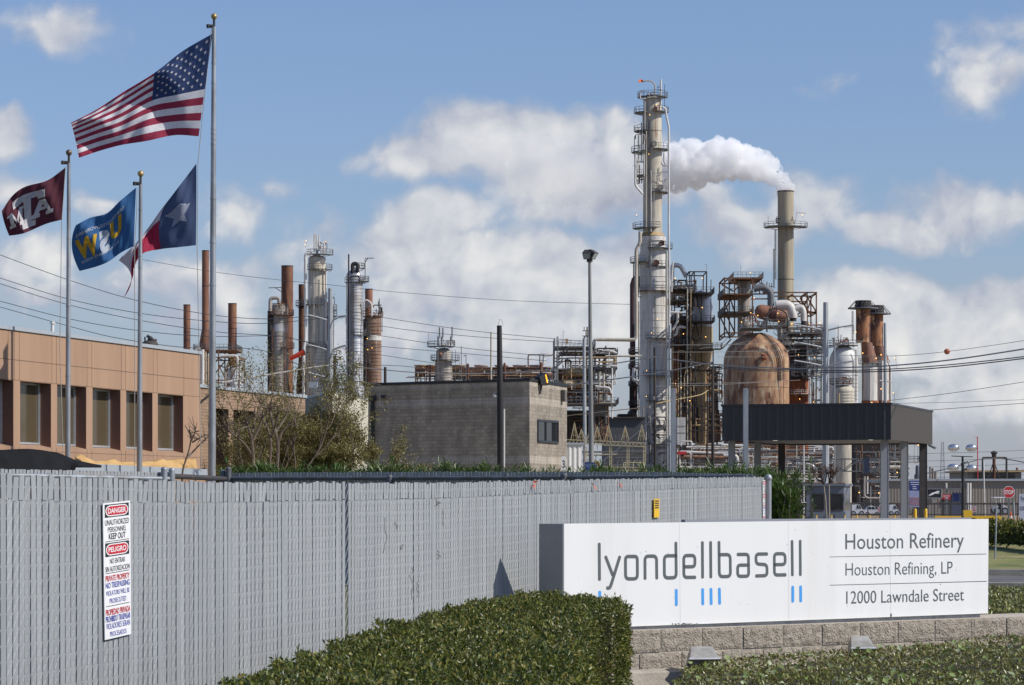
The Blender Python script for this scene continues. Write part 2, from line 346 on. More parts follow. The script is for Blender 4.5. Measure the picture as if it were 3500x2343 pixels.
# ------------------------------------------------------------------ leaves
def leaf(mb, p, d, up, L, W, mi=0, fold=.15):
    d = d.normalized(); s = d.cross(up)
    s = s.normalized() if s.length > 1e-4 else d.orthogonal().normalized()
    n = s.cross(d)
    mb.add([p, p+d*L*.5+s*W/2+n*fold*W, p+d*L, p+d*L*.5-s*W/2+n*fold*W], [(0, 1, 2), (0, 2, 3)], mi)
def rdir(r):
    z = r.uniform(-1, 1); a = r.uniform(0, 2*math.pi); q = math.sqrt(1-z*z); return Vector((q*math.cos(a), q*math.sin(a), z))
def bumpy(p, s=1.3): return noise.noise(Vector(p)*s)
m_hleaf = leafmat('glossy hedge leaves', [(.025, .04, .01), (.085, .115, .02), (.04, .062, .012), (.17, .2, .035), (.065, .09, .016), (.28, .28, .05), (.045, .065, .014), (.14, .125, .028), (.33, .27, .07)], rough=.4, transl=.3, spec=.45)
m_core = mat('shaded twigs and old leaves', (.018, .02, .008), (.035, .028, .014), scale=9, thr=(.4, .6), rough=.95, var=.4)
def hedge(name, label, poly, z0, z1, dens, L, lm, seed, cat='hedge', rough_top=.05, yellow=False, topslope=None, sprigs=0, front=False):
    """poly: plan outline, counter-clockwise; leaves cover the top and the sides"""
    r = random.Random(seed); xs = [p[0] for p in poly]; ys = [p[1] for p in poly]
    c = Vector((sum(xs)/len(xs), sum(ys)/len(ys), z0)); t = thing(name, label, cat, c)
    zt = (lambda x, y: z1+(topslope(x, y) if topslope else 0))
    mb = MB(); n = len(poly); inn = []
    for i in range(n):
        p, q, o = Vector(poly[i-1]), Vector(poly[i]), Vector(poly[(i+1) % n]); d = (q-p).normalized()+(o-q).normalized(); d.normalize(); inn.append(Vector((q.x-d.y*L*2.4, q.y+d.x*L*2.4, 0)))
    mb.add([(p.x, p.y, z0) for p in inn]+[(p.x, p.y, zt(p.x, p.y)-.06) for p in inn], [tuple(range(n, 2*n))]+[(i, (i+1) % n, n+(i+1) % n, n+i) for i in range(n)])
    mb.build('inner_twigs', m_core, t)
    def inside(x, y):
        k = False; j = n-1
        for i in range(n):
            if (ys[i] > y) != (ys[j] > y) and x < (xs[j]-xs[i])*(y-ys[i])/(ys[j]-ys[i])+xs[i]: k = not k
            j = i
        return k
    mb = MB(); area = abs(sum(xs[i]*ys[(i+1) % n]-xs[(i+1) % n]*ys[i] for i in range(n)))/2
    k = 0; N = int(area*dens)
    while k < N:
        x = r.uniform(min(xs), max(xs)); y = r.uniform(min(ys), max(ys))
        if not inside(x, y): continue
        k += 1; zz = zt(x, y)+bumpy((x, y, 0), 2.2)*rough_top+bumpy((x, y, 7), 7/(L/.036))*L*1.6-abs(r.gauss(0, L*1.3))+.02
        d = (Vector((0, 0, .55))+rdir(r)).normalized(); leaf(mb, Vector((x, y, zz)), d, rdir(r), L*r.uniform(.6, 1.25), L*.45)
    for i in range(n):
        a = Vector((xs[i], ys[i], 0)); b = Vector((xs[(i+1) % n], ys[(i+1) % n], 0)); e = b-a
        if e.length < .05 or (front and e.y < 0 and e.x <= .01): continue
        nn = Vector((e.y, -e.x, 0)).normalized()
        for q in range(int(e.length*(z1-z0)*dens)):
            s_ = r.random(); p = a+e*s_; zz = r.uniform(z0, zt(p.x, p.y)); p.z = zz
            p += nn*(bumpy(p, 2)*rough_top*1.2+bumpy(p, 7/(L/.036))*L*2-abs(r.gauss(0, L*1.3))+.03)
            d = (nn*.6+Vector((0, 0, .3))+rdir(r)).normalized(); leaf(mb, p, d, rdir(r), L*r.uniform(.6, 1.25), L*.42)
    for q in range(sprigs):
        i = r.randrange(n); a = Vector((xs[i], ys[i], 0)); b = Vector((xs[(i+1) % n], ys[(i+1) % n], 0)); p = a.lerp(b, r.random()).lerp(c, r.random()*.5); p.z = zt(p.x, p.y)
        for w in range(6): leaf(mb, p+Vector((0, 0, w*.012)), rdir(r)+Vector((0, 0, .8)), rdir(r), L*1.2, L*.45)
    mb.build('foliage', lm, t)
    return t
# the clipped hedge in front of the fence; its back edge follows the fence
hb = [(-.95, 7.6), (-1.02, 9.9), (-.7, 13.9), (-.25, 17.6), (.06, 20.1)]; hf = [(.7, 18.9), (.665, 17.8), (.42, 17.35), (.38, 15), (.26, 12), (.05, 7.6)]
hedge('clipped_hedge', 'large clipped dark green hedge in front of the slatted fence and the sign', hf[::-1]+hb[::-1], .4, 1.065, 8000, .0255, m_hleaf, 3, sprigs=90, rough_top=.055, front=True)

# ------------------------------------------------------------------ slatted chain-link fence
m_slat = mat('grey vinyl slats', (.3, .315, .32), (.33, .345, .35), (.265, .277, .285), scale=2.6, stretch=(3, 3, .2), thr=(.4, .65), rough=.5, var=.05)
m_fwire = mat('galvanised fence wire', (.4, .41, .415), rough=.5, metal=.1)
m_frust = mat('rusty wire knuckles', (.24, .21, .18), rough=.8)
m_rail = mat('galvanised rail', (.3, .33, .36), (.2, .2, .2), scale=3, rough=.5, metal=.3)
_n = m_slat.node_tree; _g = _n.nodes.new('ShaderNodeNewGeometry'); _r = _n.nodes.new('ShaderNodeMapRange'); _r.inputs['To Min'].default_value = .93; _r.inputs['To Max'].default_value = 1.05; _n.links.new(_g.outputs['Random Per Island'], _r.inputs['Value'])
_v = _n.nodes.new('ShaderNodeVectorMath'); _v.operation = 'SCALE'; _bs = _n.nodes['Principled BSDF'].inputs['Base Color']; _n.links.new(_bs.links[0].from_socket, _v.inputs[0]); _n.links.new(_r.outputs[0], _v.inputs['Scale']); _n.links.new(_v.outputs[0], _bs)
def fence_pts(P): return [Vector((x, y, 0)) for x, y in P]
class Path:
    def __init__(s, P):
        s.P = fence_pts(P); s.L = [0]
        for a, b in zip(s.P, s.P[1:]): s.L.append(s.L[-1]+(b-a).length)
    def at(s, q):
        for i in range(len(s.P)-1):
            if q <= s.L[i+1] or i == len(s.P)-2:
                d = (s.P[i+1]-s.P[i]).normalized(); return s.P[i]+d*(q-s.L[i]), d
def imx(p): return CX+p.x/p.y*F
def zat(p, y): return EYE+(HY-y)/F*p.y
TOPY = [(-400, 1078), (0, 1087), (200, 1093), (450, 1103), (700, 1104.5), (1000, 1105), (1180, 1101), (1400, 1096), (1600, 1093), (1757, 1091)]
FP = Path([(-2.63, 11.4), (-2.2925, 13.1), (-.16, 22.6), (3.0, 34.8)])
def slat_fence(name, label, path, topf, pitch, seed, wires=True, th=.003, rowh=.036, short=.11, missing=()):
    r = random.Random(seed); p0, _ = path.at(0); t = thing(name, label, 'fence', (p0.x, p0.y, 0))
    mb = MB(); wb = MB(); n = int(path.L[-1]/pitch)
    for i in range(n):
        c, d = path.at((i+.5)*pitch); nr = Vector((d.y, -d.x, 0)); top = topf(c)
        if i not in missing:
            w = pitch*r.uniform(.415, .44); lean = r.gauss(0, .0045) if r.random() > .04 else r.gauss(0, .016)
            q = c+nr*r.gauss(0, .001); hgt = top-short-.03; zz = hgt/2+.03
            mb.obox((q.x, q.y, zz), d*w, nr*th, Vector((d.x*lean, d.y*lean, hgt/2)))
            mb.obox((q.x-d.x*pitch*.09+nr.x*.002, q.y-d.y*pitch*.09+nr.y*.002, top-short/2+r.gauss(0, .004)), d*pitch*.405, nr*th, Vector((d.x*(lean+r.gauss(.002, .003)), d.y*(lean+.004), short/2)))
        if wires:
            rows = int((top-.1)/rowh)
            for j in range(rows):
                o = (i+.5*(j % 2)+.02)*pitch; a, _ = path.at(o); z1 = top-.01-j*rowh
                a = a+nr*(th+.0006); b = a+d*pitch*.5
                pa = Vector((a.x, a.y, z1-rowh)); pb = Vector((b.x, b.y, z1)); pm = pa.lerp(pb, .2)
                wb.tube([pm, pb], .0011, 3, False, 0); wb.tube([pa-Vector((0, 0, .001)), pm], .0012, 3, False, 1)
    mb.build('slats', m_slat, t)
    if wires: wb.build('wire_mesh', [m_fwire, m_frust], t)
    return t
FTOP = lambda c: zat(c, lin(TOPY, imx(c)))
front_fence = slat_fence('slatted_fence', 'long grey chain link fence with privacy slats and a danger sign', FP, FTOP, .072, 11, missing=(min((abs(imx(FP.at(k*.072)[0])-791), k) for k in range(300))[1],))
mb = MB()
e, d_ = FP.at(FP.L[-1]); mb.tube([(e.x+.05, e.y, 0), (e.x+.05, e.y, 1.97)], .037, 10); mb.ell((e.x+.05, e.y, 1.98), .045, .045, .05, 10, 6)
mb.build('end_post', m_galv, front_fence, True)
mb = MB(); nb = MB()
for q in (6.2, 12.3, 15.4, 18.5, 21.6):
    c, d = FP.at(q); nr = Vector((d.y, -d.x, 0)); c = c-nr*.06; nb.tube([(c.x, c.y, 0), (c.x, c.y, FTOP(c)-.12)], .03, 8)
pass
# twigs of a dead creeper caught in the slats
mb = MB(); r = random.Random(5)
for x, y0, y1 in ((1315, 1770, 1890), (1405, 1940, 2050), (1350, 1785, 1810), (1510, 1740, 1800), (1495, 1880, 1915), (895, 1830, 1834), (1425, 1980, 2040), (1490, 1700, 1730), (1370, 1860, 1880)):
    c, d = FP.at(9); P = []
    for k in range(9):
        yy = y0+(y1-y0)*k/8; Yc = 22.6 if x > 1680 else None
        # walk the path until it projects to x
        s_ = min((abs(imx(FP.at(q*.05)[0])-(x+r.uniform(-8, 8)*(k % 3)/2)/1.49445), q*.05) for q in range(40, 460))[1]
        p, d = FP.at(s_); P.append(Vector((p.x+d.y*.007, p.y-d.x*.007, zat(p, yy/1.49445))))
    mb.tube(P, .0017, 4)
mb.build('dead_creeper', m_bark, front_fence)

def fence_at(x):
    q = min((abs(imx(FP.at(k*.02)[0])-x), k*.02) for k in range(0, int(FP.L[-1]/.02)))[1]
    return FP.at(q)
# ------------------------------------------------------------------ writing helpers
def text_mesh(body, bold=0):
    cu = bpy.data.curves.new('t', 'FONT'); cu.body = body; cu.offset = bold; cu.resolution_u = 4
    o = bpy.data.objects.new('t', cu); scene.collection.objects.link(o)
    dg = bpy.context.evaluated_depsgraph_get(); dg.update()
    me = bpy.data.meshes.new_from_object(o.evaluated_get(dg)); vs = [tuple(v.co) for v in me.vertices]; fs = [tuple(p.vertices) for p in me.polygons]
    bpy.data.objects.remove(o); bpy.data.curves.remove(cu); bpy.data.meshes.remove(me); return vs, fs
_cap = []
def CAP():
    if not _cap: _cap.append(max(v[1] for v in text_mesh('H')[0]))
    return _cap[0]
def put_text(mb, body, fn, x0, x1, y0, y1, mi=0, bold=0, cap=None, sub=False):
    """text stretched so that it spans x0..x1 and its capitals y0..y1 in the flat coordinates that fn turns into points"""
    vs, fs = text_mesh(body, bold)
    a = min(v[0] for v in vs); b = max(v[0] for v in vs); cap = cap or CAP()
    mb.add([fn(x0+(v[0]-a)/(b-a)*(x1-x0), y0+v[1]/cap*(y1-y0)) for v in vs], fs, mi)

# ------------------------------------------------------------------ danger sign and the other small things on the fence
def quad_fn(TL, TR, BL, BR, off):
    n = (TR-TL).cross(TL-BL).normalized()
    if n.y > 0: n = -n
    def fn(s, t, o=0):
        return TL*(1-s)*(1-t)+TR*s*(1-t)+BL*(1-s)*t+BR*s*t+n*(off+o)
    return fn
def danger_sign(label, TL, TR, BL, BR, detail=True):
    th = .004; f0 = quad_fn(TL, TR, BL, BR, .014)
    t = thing('danger_sign', label, 'warning sign', f0(.5, 1), 'danger signs on the slatted fence')
    mb = MB(); P = [f0(0, 0), f0(1, 0), f0(1, 1), f0(0, 1)]; Q = [f0(0, 0, th), f0(1, 0, th), f0(1, 1, th), f0(0, 1, th)]
    mb.add(P+Q, [(0, 1, 2, 3), (7, 6, 5, 4), (0, 4, 5, 1), (1, 5, 6, 2), (2, 6, 7, 3), (3, 7, 4, 0)]); mb.build('panel', m_white, t)
    mb = MB()
    def rect(s0, s1, t0, t1, mi, o, rr=0):
        if not rr: mb.add([f0(s0, t0, o), f0(s1, t0, o), f0(s1, t1, o), f0(s0, t1, o)], [(0, 1, 2, 3)], mi); return
        pts = []; rx = rr; ry = (t1-t0)*.5*.95
        for cx_, cy_, a0 in ((s1-rx, t0+ry, -90), (s1-rx, t1-ry, 0), (s0+rx, t1-ry, 90), (s0+rx, t0+ry, 180)):
            for k in range(7): g = R(a0+k*15); pts.append(f0(cx_+rx*math.cos(g), cy_+ry*math.sin(g), o))
        mb.add(pts, [tuple(range(len(pts)))], mi)
    for t0, t1 in ((.012, .108), (.295, .396)):
        rect(.055, .945, t0, t1, 0, th+.0003); rect(.085, .915, t0+.008, t1-.008, 3, th+.0006, .16); rect(.115, .885, t0+.0155, t1-.0155, 1, th+.0009, .14)
    for tt in (.284, .517, .759): rect(.06, .94, tt-.0025, tt+.0025, 0, th+.0004)
    fn = lambda s, y: f0(s, -y, th+.0012)
    for body, tc_, w, h, mi, bo in (('DANGER', .06, .66, .036, 3, .02), ('UNAUTHORIZED', .145, .88, .04, 0, 0), ('PERSONNEL', .198, .68, .037, 0, 0), ('KEEP OUT', .248, .62, .042, 0, .015),
            ('PELIGRO', .345, .66, .036, 3, .02), ('NO ENTRAR', .43, .56, .038, 0, 0), ('SIN AUTORIZACION', .487, .9, .038, 0, 0), ('PRIVATE PROPERTY', .555, .9, .04, 1, .02), ('NO TRESPASSING', .606, .9, .04, 2, .015),
            ('VIOLATORS WILL BE', .664, .88, .035, 2, 0), ('PROSECUTED', .722, .62, .035, 2, 0), ('PROPIEDAD PRIVADA', .804, .92, .042, 1, .02), ('PROHIBIDO TRASPASAR', .854, .93, .042, 2, .015), ('VIOLADORES SERAN', .906, .9, .042, 2, 0), ('PROCESADOS', .966, .62, .035, 2, 0)):
        put_text(mb, body, fn, .5-w/2, .5+w/2, -(tc_+h/2), -(tc_-h/2), mi, bo)
    mb.build('lettering', [m_blackp, m_redp, m_navy, m_white], t)
    return t
c, d = fence_at(258); nF = Vector((d.y, -d.x, 0))
ds = [hitS(x, y, c+Vector((0, 0, 1)), nF) for x, y in ((340, 1721.5), (433.4, 1711.6), (347, 2188.5), (437, 2167.6))]
danger_sign('tall white DANGER and PELIGRO warning sign on the near end of the slatted fence', *ds)
c, d = fence_at(1746); nF = Vector((d.y, -d.x, 0))
ds = [hitS(x, y, c+Vector((0, 0, 1)), nF) for x, y in ((2602, 1643), (2615, 1641), (2603, 1800), (2616, 1797))]
danger_sign('small far danger sign at the corner end of the slatted fence beside the oleander', *ds)
c, d = fence_at(1496); nF = Vector((d.y, -d.x, 0))
q = [hitS(x, y, c+Vector((0, 0, 1)), nF)+nF*.02 for x, y in ((2227, 1706), (2245, 1705), (2227, 1770), (2245, 1769))]
mb = MB(); mb.add([q[0], q[1], q[3], q[2]]+[p+nF*.006 for p in (q[0], q[1], q[3], q[2])], [(0, 1, 2, 3), (7, 6, 5, 4), (0, 4, 5, 1), (1, 5, 6, 2), (2, 6, 7, 3), (3, 7, 4, 0)])
for f_ in (.12, .24, .36, .48):
    a = q[0].lerp(q[2], f_)+nF*.007; b = q[1].lerp(q[3], f_)+nF*.007; mb.beam(a.lerp(b, .15), a.lerp(b, .85), .002, .012, 1)
setp(mb.build('yellow_tag', [m_yellow, m_blackp]), 'small yellow tag hanging on the slatted fence above the sign', 'tag')
m_ribbon = mat('orange ribbon', (.75, .14, .03), rough=.7)
for i, (x, y, lb) in enumerate(((1812, 1656, 'orange ribbon scrap on the fence top, first from the left'), (2021, 1659, 'orange ribbon scrap tied to the fence top, middle one of three'), (2109, 1658, 'orange ribbon scrap on the fence top nearest the square posts'))):
    c, d = fence_at(x/1.49445); nF = Vector((d.y, -d.x, 0)); p = hitS(x, y, c+Vector((0, 0, 1)), nF)+nF*.02; mb = MB(); r = random.Random(i)
    for k in range(5): leaf(mb, p+Vector((0, 0, r.uniform(-.01, .02))), Vector((r.uniform(-1, 1), r.uniform(-.3, .3), r.uniform(-1.2, .3))), nF, .05, .022, 0)
    setp(mb.build('orange_ribbon', m_ribbon), lb, 'ribbon', 'orange ribbons on the fence')

# ------------------------------------------------------------------ the company sign on its block wall
FLT, FRT = S(1928, 1790.5, 22.5), S(3379, 1774.6, 25.11); FLB, FRB = S(1928, 2150.5, 22.5), S(3377, 2097.2, 25.11)
e1 = (FRT-FLT); e1.z = 0; e1.normalize(); nS = Vector((e1.y, -e1.x, 0)); bk = -nS*.31
sign = thing('company_sign', 'long white monument sign with grey lyondellbasell lettering on a block wall', 'sign', (FLB+FRB)/2)
mb = MB(); mb.add([FLT, FRT, FRB, FLB, FLT+bk*.06, FRT+bk*.06, FRB+bk*.06, FLB+bk*.06], [(3, 2, 1, 0), (4, 5, 6, 7), (0, 1, 5, 4), (1, 2, 6, 5), (2, 3, 7, 6), (3, 0, 4, 7)]); mb.build('face_panel', m_signwhite, sign)
mb = MB(); a = FLT+bk*.062; b = FRT+bk*.062; c = FRB+bk*.062; d = FLB+bk*.062
dz = Vector((0, 0, .003)); mb.add([a-dz, b-dz, c, d, a+bk-dz, b+bk-dz, c+bk, d+bk], [(3, 2, 1, 0), (4, 5, 6, 7), (0, 1, 5, 4), (1, 2, 6, 5), (2, 3, 7, 6), (3, 0, 4, 7)]); mb.build('cabinet', m_signgray, sign)
mb = MB(); p = FLT.lerp(FRT, .30)+bk*.75+Vector((0, 0, .004)); q = FRT+bk*.75+Vector((0, 0, -.004)); mb.beam(p, q, .05, .03); mb.build('top_rail', m_signgray, sign)
mb = MB(); mb.beam(FLB+bk*.5+Vector((0, 0, -.028))+e1*.02, FRB+bk*.5+Vector((0, 0, -.028))-e1*.06, .24, .055); mb.build('base_channel', m_galv, sign)
P0 = FLT
def ps(x, y, o=.001): return hitS(x, y, P0, nS)+nS*o
def stroke(mb, pts, w, mi=0, n=8):
    """flat rounded stroke along plane points"""
    pts = [Vector(p) for p in pts]; m = len(pts); closed = (pts[0]-pts[-1]).length < 1e-4
    L = []; Rr = []
    for i, p in enumerate(pts):
        a = pts[i-1] if i > 0 else (pts[-2] if closed else p); b = pts[i+1] if i < m-1 else (pts[1] if closed else p)
        d1 = (p-a).normalized() if (p-a).length > 1e-7 else (b-p).normalized(); d2 = (b-p).normalized() if (b-p).length > 1e-7 else d1
        t = (d1+d2).normalized(); s_ = nS.cross(t); k = w/2/max(.5, t.dot(d1)); L.append(p+s_*k); Rr.append(p-s_*k)
    mb.add(L+Rr, [(i, i+1, m+i+1, m+i) for i in range(m-1)], mi)
    if not closed:
        for p, q in ((pts[0], pts[1]), (pts[-1], pts[-2])):
            t = (p-q).normalized(); s_ = nS.cross(t); arc = [p+(s_*math.cos(g)+t*math.sin(g)*.75)*w/2 for g in [math.pi*k/n for k in range(n+1)]]; mb.add(arc, [tuple(range(n+1))], mi)
Z = lambda x, y: ps(1800+x/2.343, 1750+y/2.343)
def st(mb, P, r=0, mi=0, w=.0285): stroke(mb, rpath([Z(x, y) for x, y in P], r, 6) if r else [Z(x, y) for x, y in P], w, mi)
mb = MB(); rr = .036
for x0, y0, x1, y1 in ((581, 258, 583, 543), (1407, 246, 1409, 525), (1473, 245, 1475, 523), (2125, 236, 2128, 506), (2190, 234, 2192, 504)): st(mb, [(x0, y0), (x1, y1)])
st(mb, [(633, 362), (688, 505)]); st(mb, [(745, 362), (676, 585), (664, 611), (645, 611)], .02)
st(mb, [(840, 358), (886, 358), (887, 537), (792, 538), (791, 358), (840, 358)], rr); st(mb, [(948, 535), (947, 356), (1040, 355), (1042, 532)], rr)
st(mb, [(1195, 250), (1198, 528), (1103, 530), (1102, 353), (1196, 352)], rr); st(mb, [(1349, 525), (1259, 526), (1258, 351), (1347, 350), (1348, 440), (1262, 441)], rr*.9)
st(mb, [(1540, 244), (1543, 520), (1632, 518), (1630, 343), (1541, 344)], rr); st(mb, [(1690, 342), (1776, 341), (1778, 516), (1690, 517), (1689, 428), (1776, 427)], rr*.8)
st(mb, [(1925, 338), (1836, 339), (1837, 418), (1924, 424), (1926, 511), (1838, 514)], rr*.9); st(mb, [(2073, 505), (1984, 507), (1983, 336), (2069, 336), (2071, 422), (1986, 424)], rr*.9)
mb.build('logo_lettering', m_letter, sign)
mb = MB()
for x0, y0, x1, y1 in ((585, 643, 587, 760), (1198, 628, 1199, 745), (1409, 622, 1411, 738), (1476, 620, 1478, 736), (1543, 618, 1546, 733), (2131, 602, 2132, 716), (2194, 600, 2196, 714)): mb = MB(); st(mb, [(x0, y0), (x1, y1)]); mb.build('logo_bar', m_blue, sign)
Z4 = lambda x, y: ps(2700+x/2.644, 1750+y/2.644)
mb = MB()
for body, x0, y0, x1, y1, cap, bo in (('Houston Refinery', 500, 338, 1571, 321, 138, .002), ('Houston Refining, LP', 502, 577, 1470, 558, 113, -.006), ('12000 Lawndale Street', 510, 831, 1573, 800, 113, -.006)):
    B0, B1 = Z4(x0, y0), Z4(x1, y1); up = Z4(x0, y0-cap)-B0; up = Vector((0, 0, up.length))
    put_text(mb, body, lambda s, t: B0.lerp(B1, s)+up*t, 0, 1, 0, 1, 0, bo)
for x0, y0, x1, y1 in ((357, 408, 1775, 381), (360, 663, 1778, 627)): stroke(mb, [Z4(x0, y0), Z4(x1, y1)], .0045)
mb.build('address_lettering', m_letter, sign)
m_seam = mat('panel seam', (.75, .74, .73), rough=.7)
mb = MB()
for x, ya, yb in ((1800+1223/2.343, 1788, 2133), (1800+2094/2.343, 1784, 2118), (2700+903/2.644, 1780, 2108)): mb = MB(); mb.beam(ps(x, ya, .0005), ps(x+3, yb, .0005), .0016, .0006); mb.build('panel_seam', m_seam, sign)
m_drip = mat('dirt smudges', (.16, .15, .13), rough=.9)
mb = MB(); r = random.Random(3)
for k in range(26): p = ps(2340+r.gauss(0, 22), 2131+abs(r.gauss(0, 2)), .001); mb.obox(p, e1*r.uniform(.002, .008), nS*.001, Vector((0, 0, r.uniform(.001, .004))))
mb.obox(ps(3046, 2103, .001), e1*.006, nS*.002, Vector((0, 0, .012)))
for k in range(30): p = ps(r.uniform(1950, 3350), r.uniform(1810, 2080), .001); mb.obox(p, e1*r.uniform(.001, .003), nS*.001, Vector((0, 0, r.uniform(.001, .003))))
mb.build('dirt_marks', m_drip, sign)['kind'] = 'stuff'
# block wall
m_block = mat('split face concrete block', (.325, .28, .225), (.26, .225, .18), (.37, .325, .265), scale=9, thr=(.4, .65), rough=.95, var=.15, bump=.6, bscale=60)
m_mortar = mat('pale mortar', (.5, .44, .36), rough=.9, bump=.3, bscale=60)
WP = hitS(2141, 2155, FLB+nS*.05, nS); wz = WP.z
wall = thing('block_wall', 'low tan split face block wall carrying the white sign', 'wall', (WP.x, WP.y, .3))
Lw = 9.6; s0 = FLB+nS*.05-e1*.5
def wpt(s_, z, o=0): return Vector((s0.x+e1.x*s_+nS.x*o, s0.y+e1.y*s_+nS.y*o, z))
rh = .203*.93; bw = .42
mb = MB()
mb.add([wpt(0, wz-.004, -.006), wpt(Lw, wz+.02, -.006), wpt(Lw, .3, -.006), wpt(0, .3, -.006), wpt(0, wz-.004, -.5), wpt(Lw, wz+.02, -.5), wpt(Lw, .3, -.5), wpt(0, .3, -.5)], [(3, 2, 1, 0), (4, 5, 6, 7), (0, 1, 5, 4), (1, 2, 6, 5), (2, 3, 7, 6), (3, 0, 4, 7)])
mb.build('mortar_core', m_mortar, wall)
mb = MB(); r = random.Random(8)
for row in range(3):
    z1 = wz-row*rh-(0 if row else .006); z0 = wz-(row+1)*rh+.008
    for k in range(-1, int(Lw/bw)+1):
        a = k*bw+(row % 2)*bw/2+.15; b = a+bw-.009
        if b < 0 or a > Lw: continue
        a = max(a, 0); nx, nz = 14, 7; vs = []
        sl = (z1-z0); hu = r.uniform(-.004, .004)
        for j in range(nz+1):
            for i in range(nx+1):
                s_ = a+(b-a)*i/nx; zz = z0+sl*j/nz+s_*.0022
                e_ = 0 if i in (0, nx) or j in (0, nz) else 1
                p = Vector((s_*9, zz*9, row*3.3)); o = hu+e_*(.008+.009*noise.noise(p*2.2)+.007*noise.noise(p*6))
                vs.append(wpt(s_, zz, o))
        mb.add(vs, [(j*(nx+1)+i, j*(nx+1)+i+1, (j+1)*(nx+1)+i+1, (j+1)*(nx+1)+i) for j in range(nz) for i in range(nx)])
mb.build('split_face_blocks', m_block, wall)
mb = MB(); mb.obox(wpt(1.2, (wz-3*rh)/2-.05+.09, .02), e1*2.4, nS*.2, Vector((0, 0, (wz-3*rh)/2+.02))); 
mb.add([wpt(-2, wz-1.62*rh, .03), wpt(5, wz-1.62*rh, .03), wpt(5, wz-1.75*rh, .14), wpt(-2, wz-1.75*rh, .14), wpt(-2, 0, .14), wpt(5, 0, .14)], [(3, 2, 1, 0), (5, 2, 3, 4)])
mb.build('footing', m_conc, wall)
# two ground floodlights
m_fixture = mat('weathered grey fixture', (.34, .33, .31), (.24, .23, .21), scale=8, rough=.6, var=.12)
def groundlight(label, x, y, yaw, tilt, w, h, dp, upz):
    p = hitS(x, y, WP+nS*.24, nS); t = thing('ground_floodlight', label, 'floodlight', (p.x, p.y, upz), 'floodlights in front of the sign wall')
    M_ = Matrix.Rotation(R(yaw), 3, 'Z') @ Matrix.Rotation(R(tilt), 3, 'X'); mb = MB()
    ax, ay_, az = M_ @ Vector((w/2, 0, 0)), M_ @ Vector((0, dp/2, 0)), M_ @ Vector((0, 0, h/2)); c = Vector((p.x, p.y, p.z))
    k = .72; mb.add([c-ax*k-az*k+ay_, c+ax*k-az*k+ay_, c+ax*k+az*k+ay_, c-ax*k+az*k+ay_, c-ax-az-ay_, c+ax-az-ay_, c+ax+az-ay_, c-ax+az-ay_], [(0, 1, 2, 3), (7, 6, 5, 4), (0, 4, 5, 1), (1, 5, 6, 2), (2, 6, 7, 3), (3, 7, 4, 0)])
    mb.build('housing', m_fixture, t)
    mb = MB(); mb.obox(c-ay_*1.05, ax*1.06, ay_*.1, az*.1); mb.obox(c-ay_*1.05+az*.95, ax*1.06, ay_*.12, az*.09); mb.obox(c-ay_*1.05-az*.95, ax*1.06, ay_*.12, az*.09)
    for s_ in (-1, 1): mb.obox(c-ay_*1.05+ax*s_, ax*.07, ay_*.12, az)
    mb.build('rim', m_galv, t)
    mb = MB(); mb.tube([c-az*.8, (c.x, c.y, upz)], .02, 8); mb.build('stem', m_darksteel, t)
    return t
groundlight('grey floodlight with its open face down in front of the block wall by the hedge', 2397, 2246, 12, 58, .24, .17, .12, .35)
groundlight('grey box floodlight tilted to one side against the block wall under the address', 2938, 2213, 10, 50, .2, .17, .14, .35)
# ground cover in front of and beyond the wall
m_gleaf = leafmat('ground cover leaves', [(.08, .1, .022), (.19, .15, .055), (.18, .22, .04), (.16, .12, .055), (.26, .3, .055), (.1, .08, .035), (.34, .34, .1), (.14, .14, .04)], rough=.35, transl=.2)
m_gbig = leafmat('broad shiny leaves', [(.19, .26, .06), (.32, .4, .14), (.15, .21, .05), (.5, .55, .34)], rough=.22, transl=.25, spec=.7)
mb = MB(); bb = MB(); r = random.Random(21)
def gcover(poly_fn, N, x0, x1, y0, y1, zf, L, nb):
    for k in range(N):
        x = r.uniform(x0, x1); y = r.uniform(y0, y1)
        if not poly_fn(x, y): continue
        z = zf(x, y)+bumpy((x, y, 3), 1.6)*.05-abs(r.gauss(0, .015))
        if r.random() < nb: leaf(bb, Vector((x, y, z+.02)), Vector((r.uniform(-1, 1), r.uniform(-1, 1), r.uniform(.0, .7))), Vector((r.uniform(-.4, .4), r.uniform(-.4, .4), 1)), .062*r.uniform(.5, 1.1), .05, 0, .1)
        else: leaf(mb, Vector((x, y, z)), Vector((0, 0, .4))+rdir(r), rdir(r), L*r.uniform(.6, 1.3), L*.45)
# front bed: its outline sweeps from the hedge corner along the wall
zb = lambda x, y: .425+.16*max(0, min(1, (x-1.0)/4))
def fb(x, y):
    s_ = (Vector((x, y, 0))-s0).dot(e1); o = (Vector((x, y, 0))-s0).dot(nS)
    return .22+max(0, 1.55-s_)*1.1 < o and imx(Vector((x, y, 0))) > 1440+max(0, (y-15)*0)
gcover(fb, 105000, -.2, 8.2, 14.5, 27.5, zb, .033, .028)
gf = thing('ground_cover', 'low leafy ground cover in the bed in front of the block wall', 'ground cover', (2.5, 20, .3)); gf['kind'] = 'stuff'
cm = MB(); X = [-.2+.25*i for i in range(35)]; Yv = [13.5+.3*i for i in range(49)]; nX = len(X)
pts = []; 
for yy in Yv:
    for xx in X: pts.append((xx, yy, zb(xx, yy)-.07))
cm.add(pts, [(j*nX+i, j*nX+i+1, (j+1)*nX+i+1, (j+1)*nX+i) for j in range(len(Yv)-1) for i in range(nX-1) if fb((X[i]+X[i+1])/2, (Yv[j]+Yv[j+1])/2)])
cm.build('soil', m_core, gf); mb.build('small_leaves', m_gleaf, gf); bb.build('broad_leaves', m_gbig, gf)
mb = MB(); bb = MB()
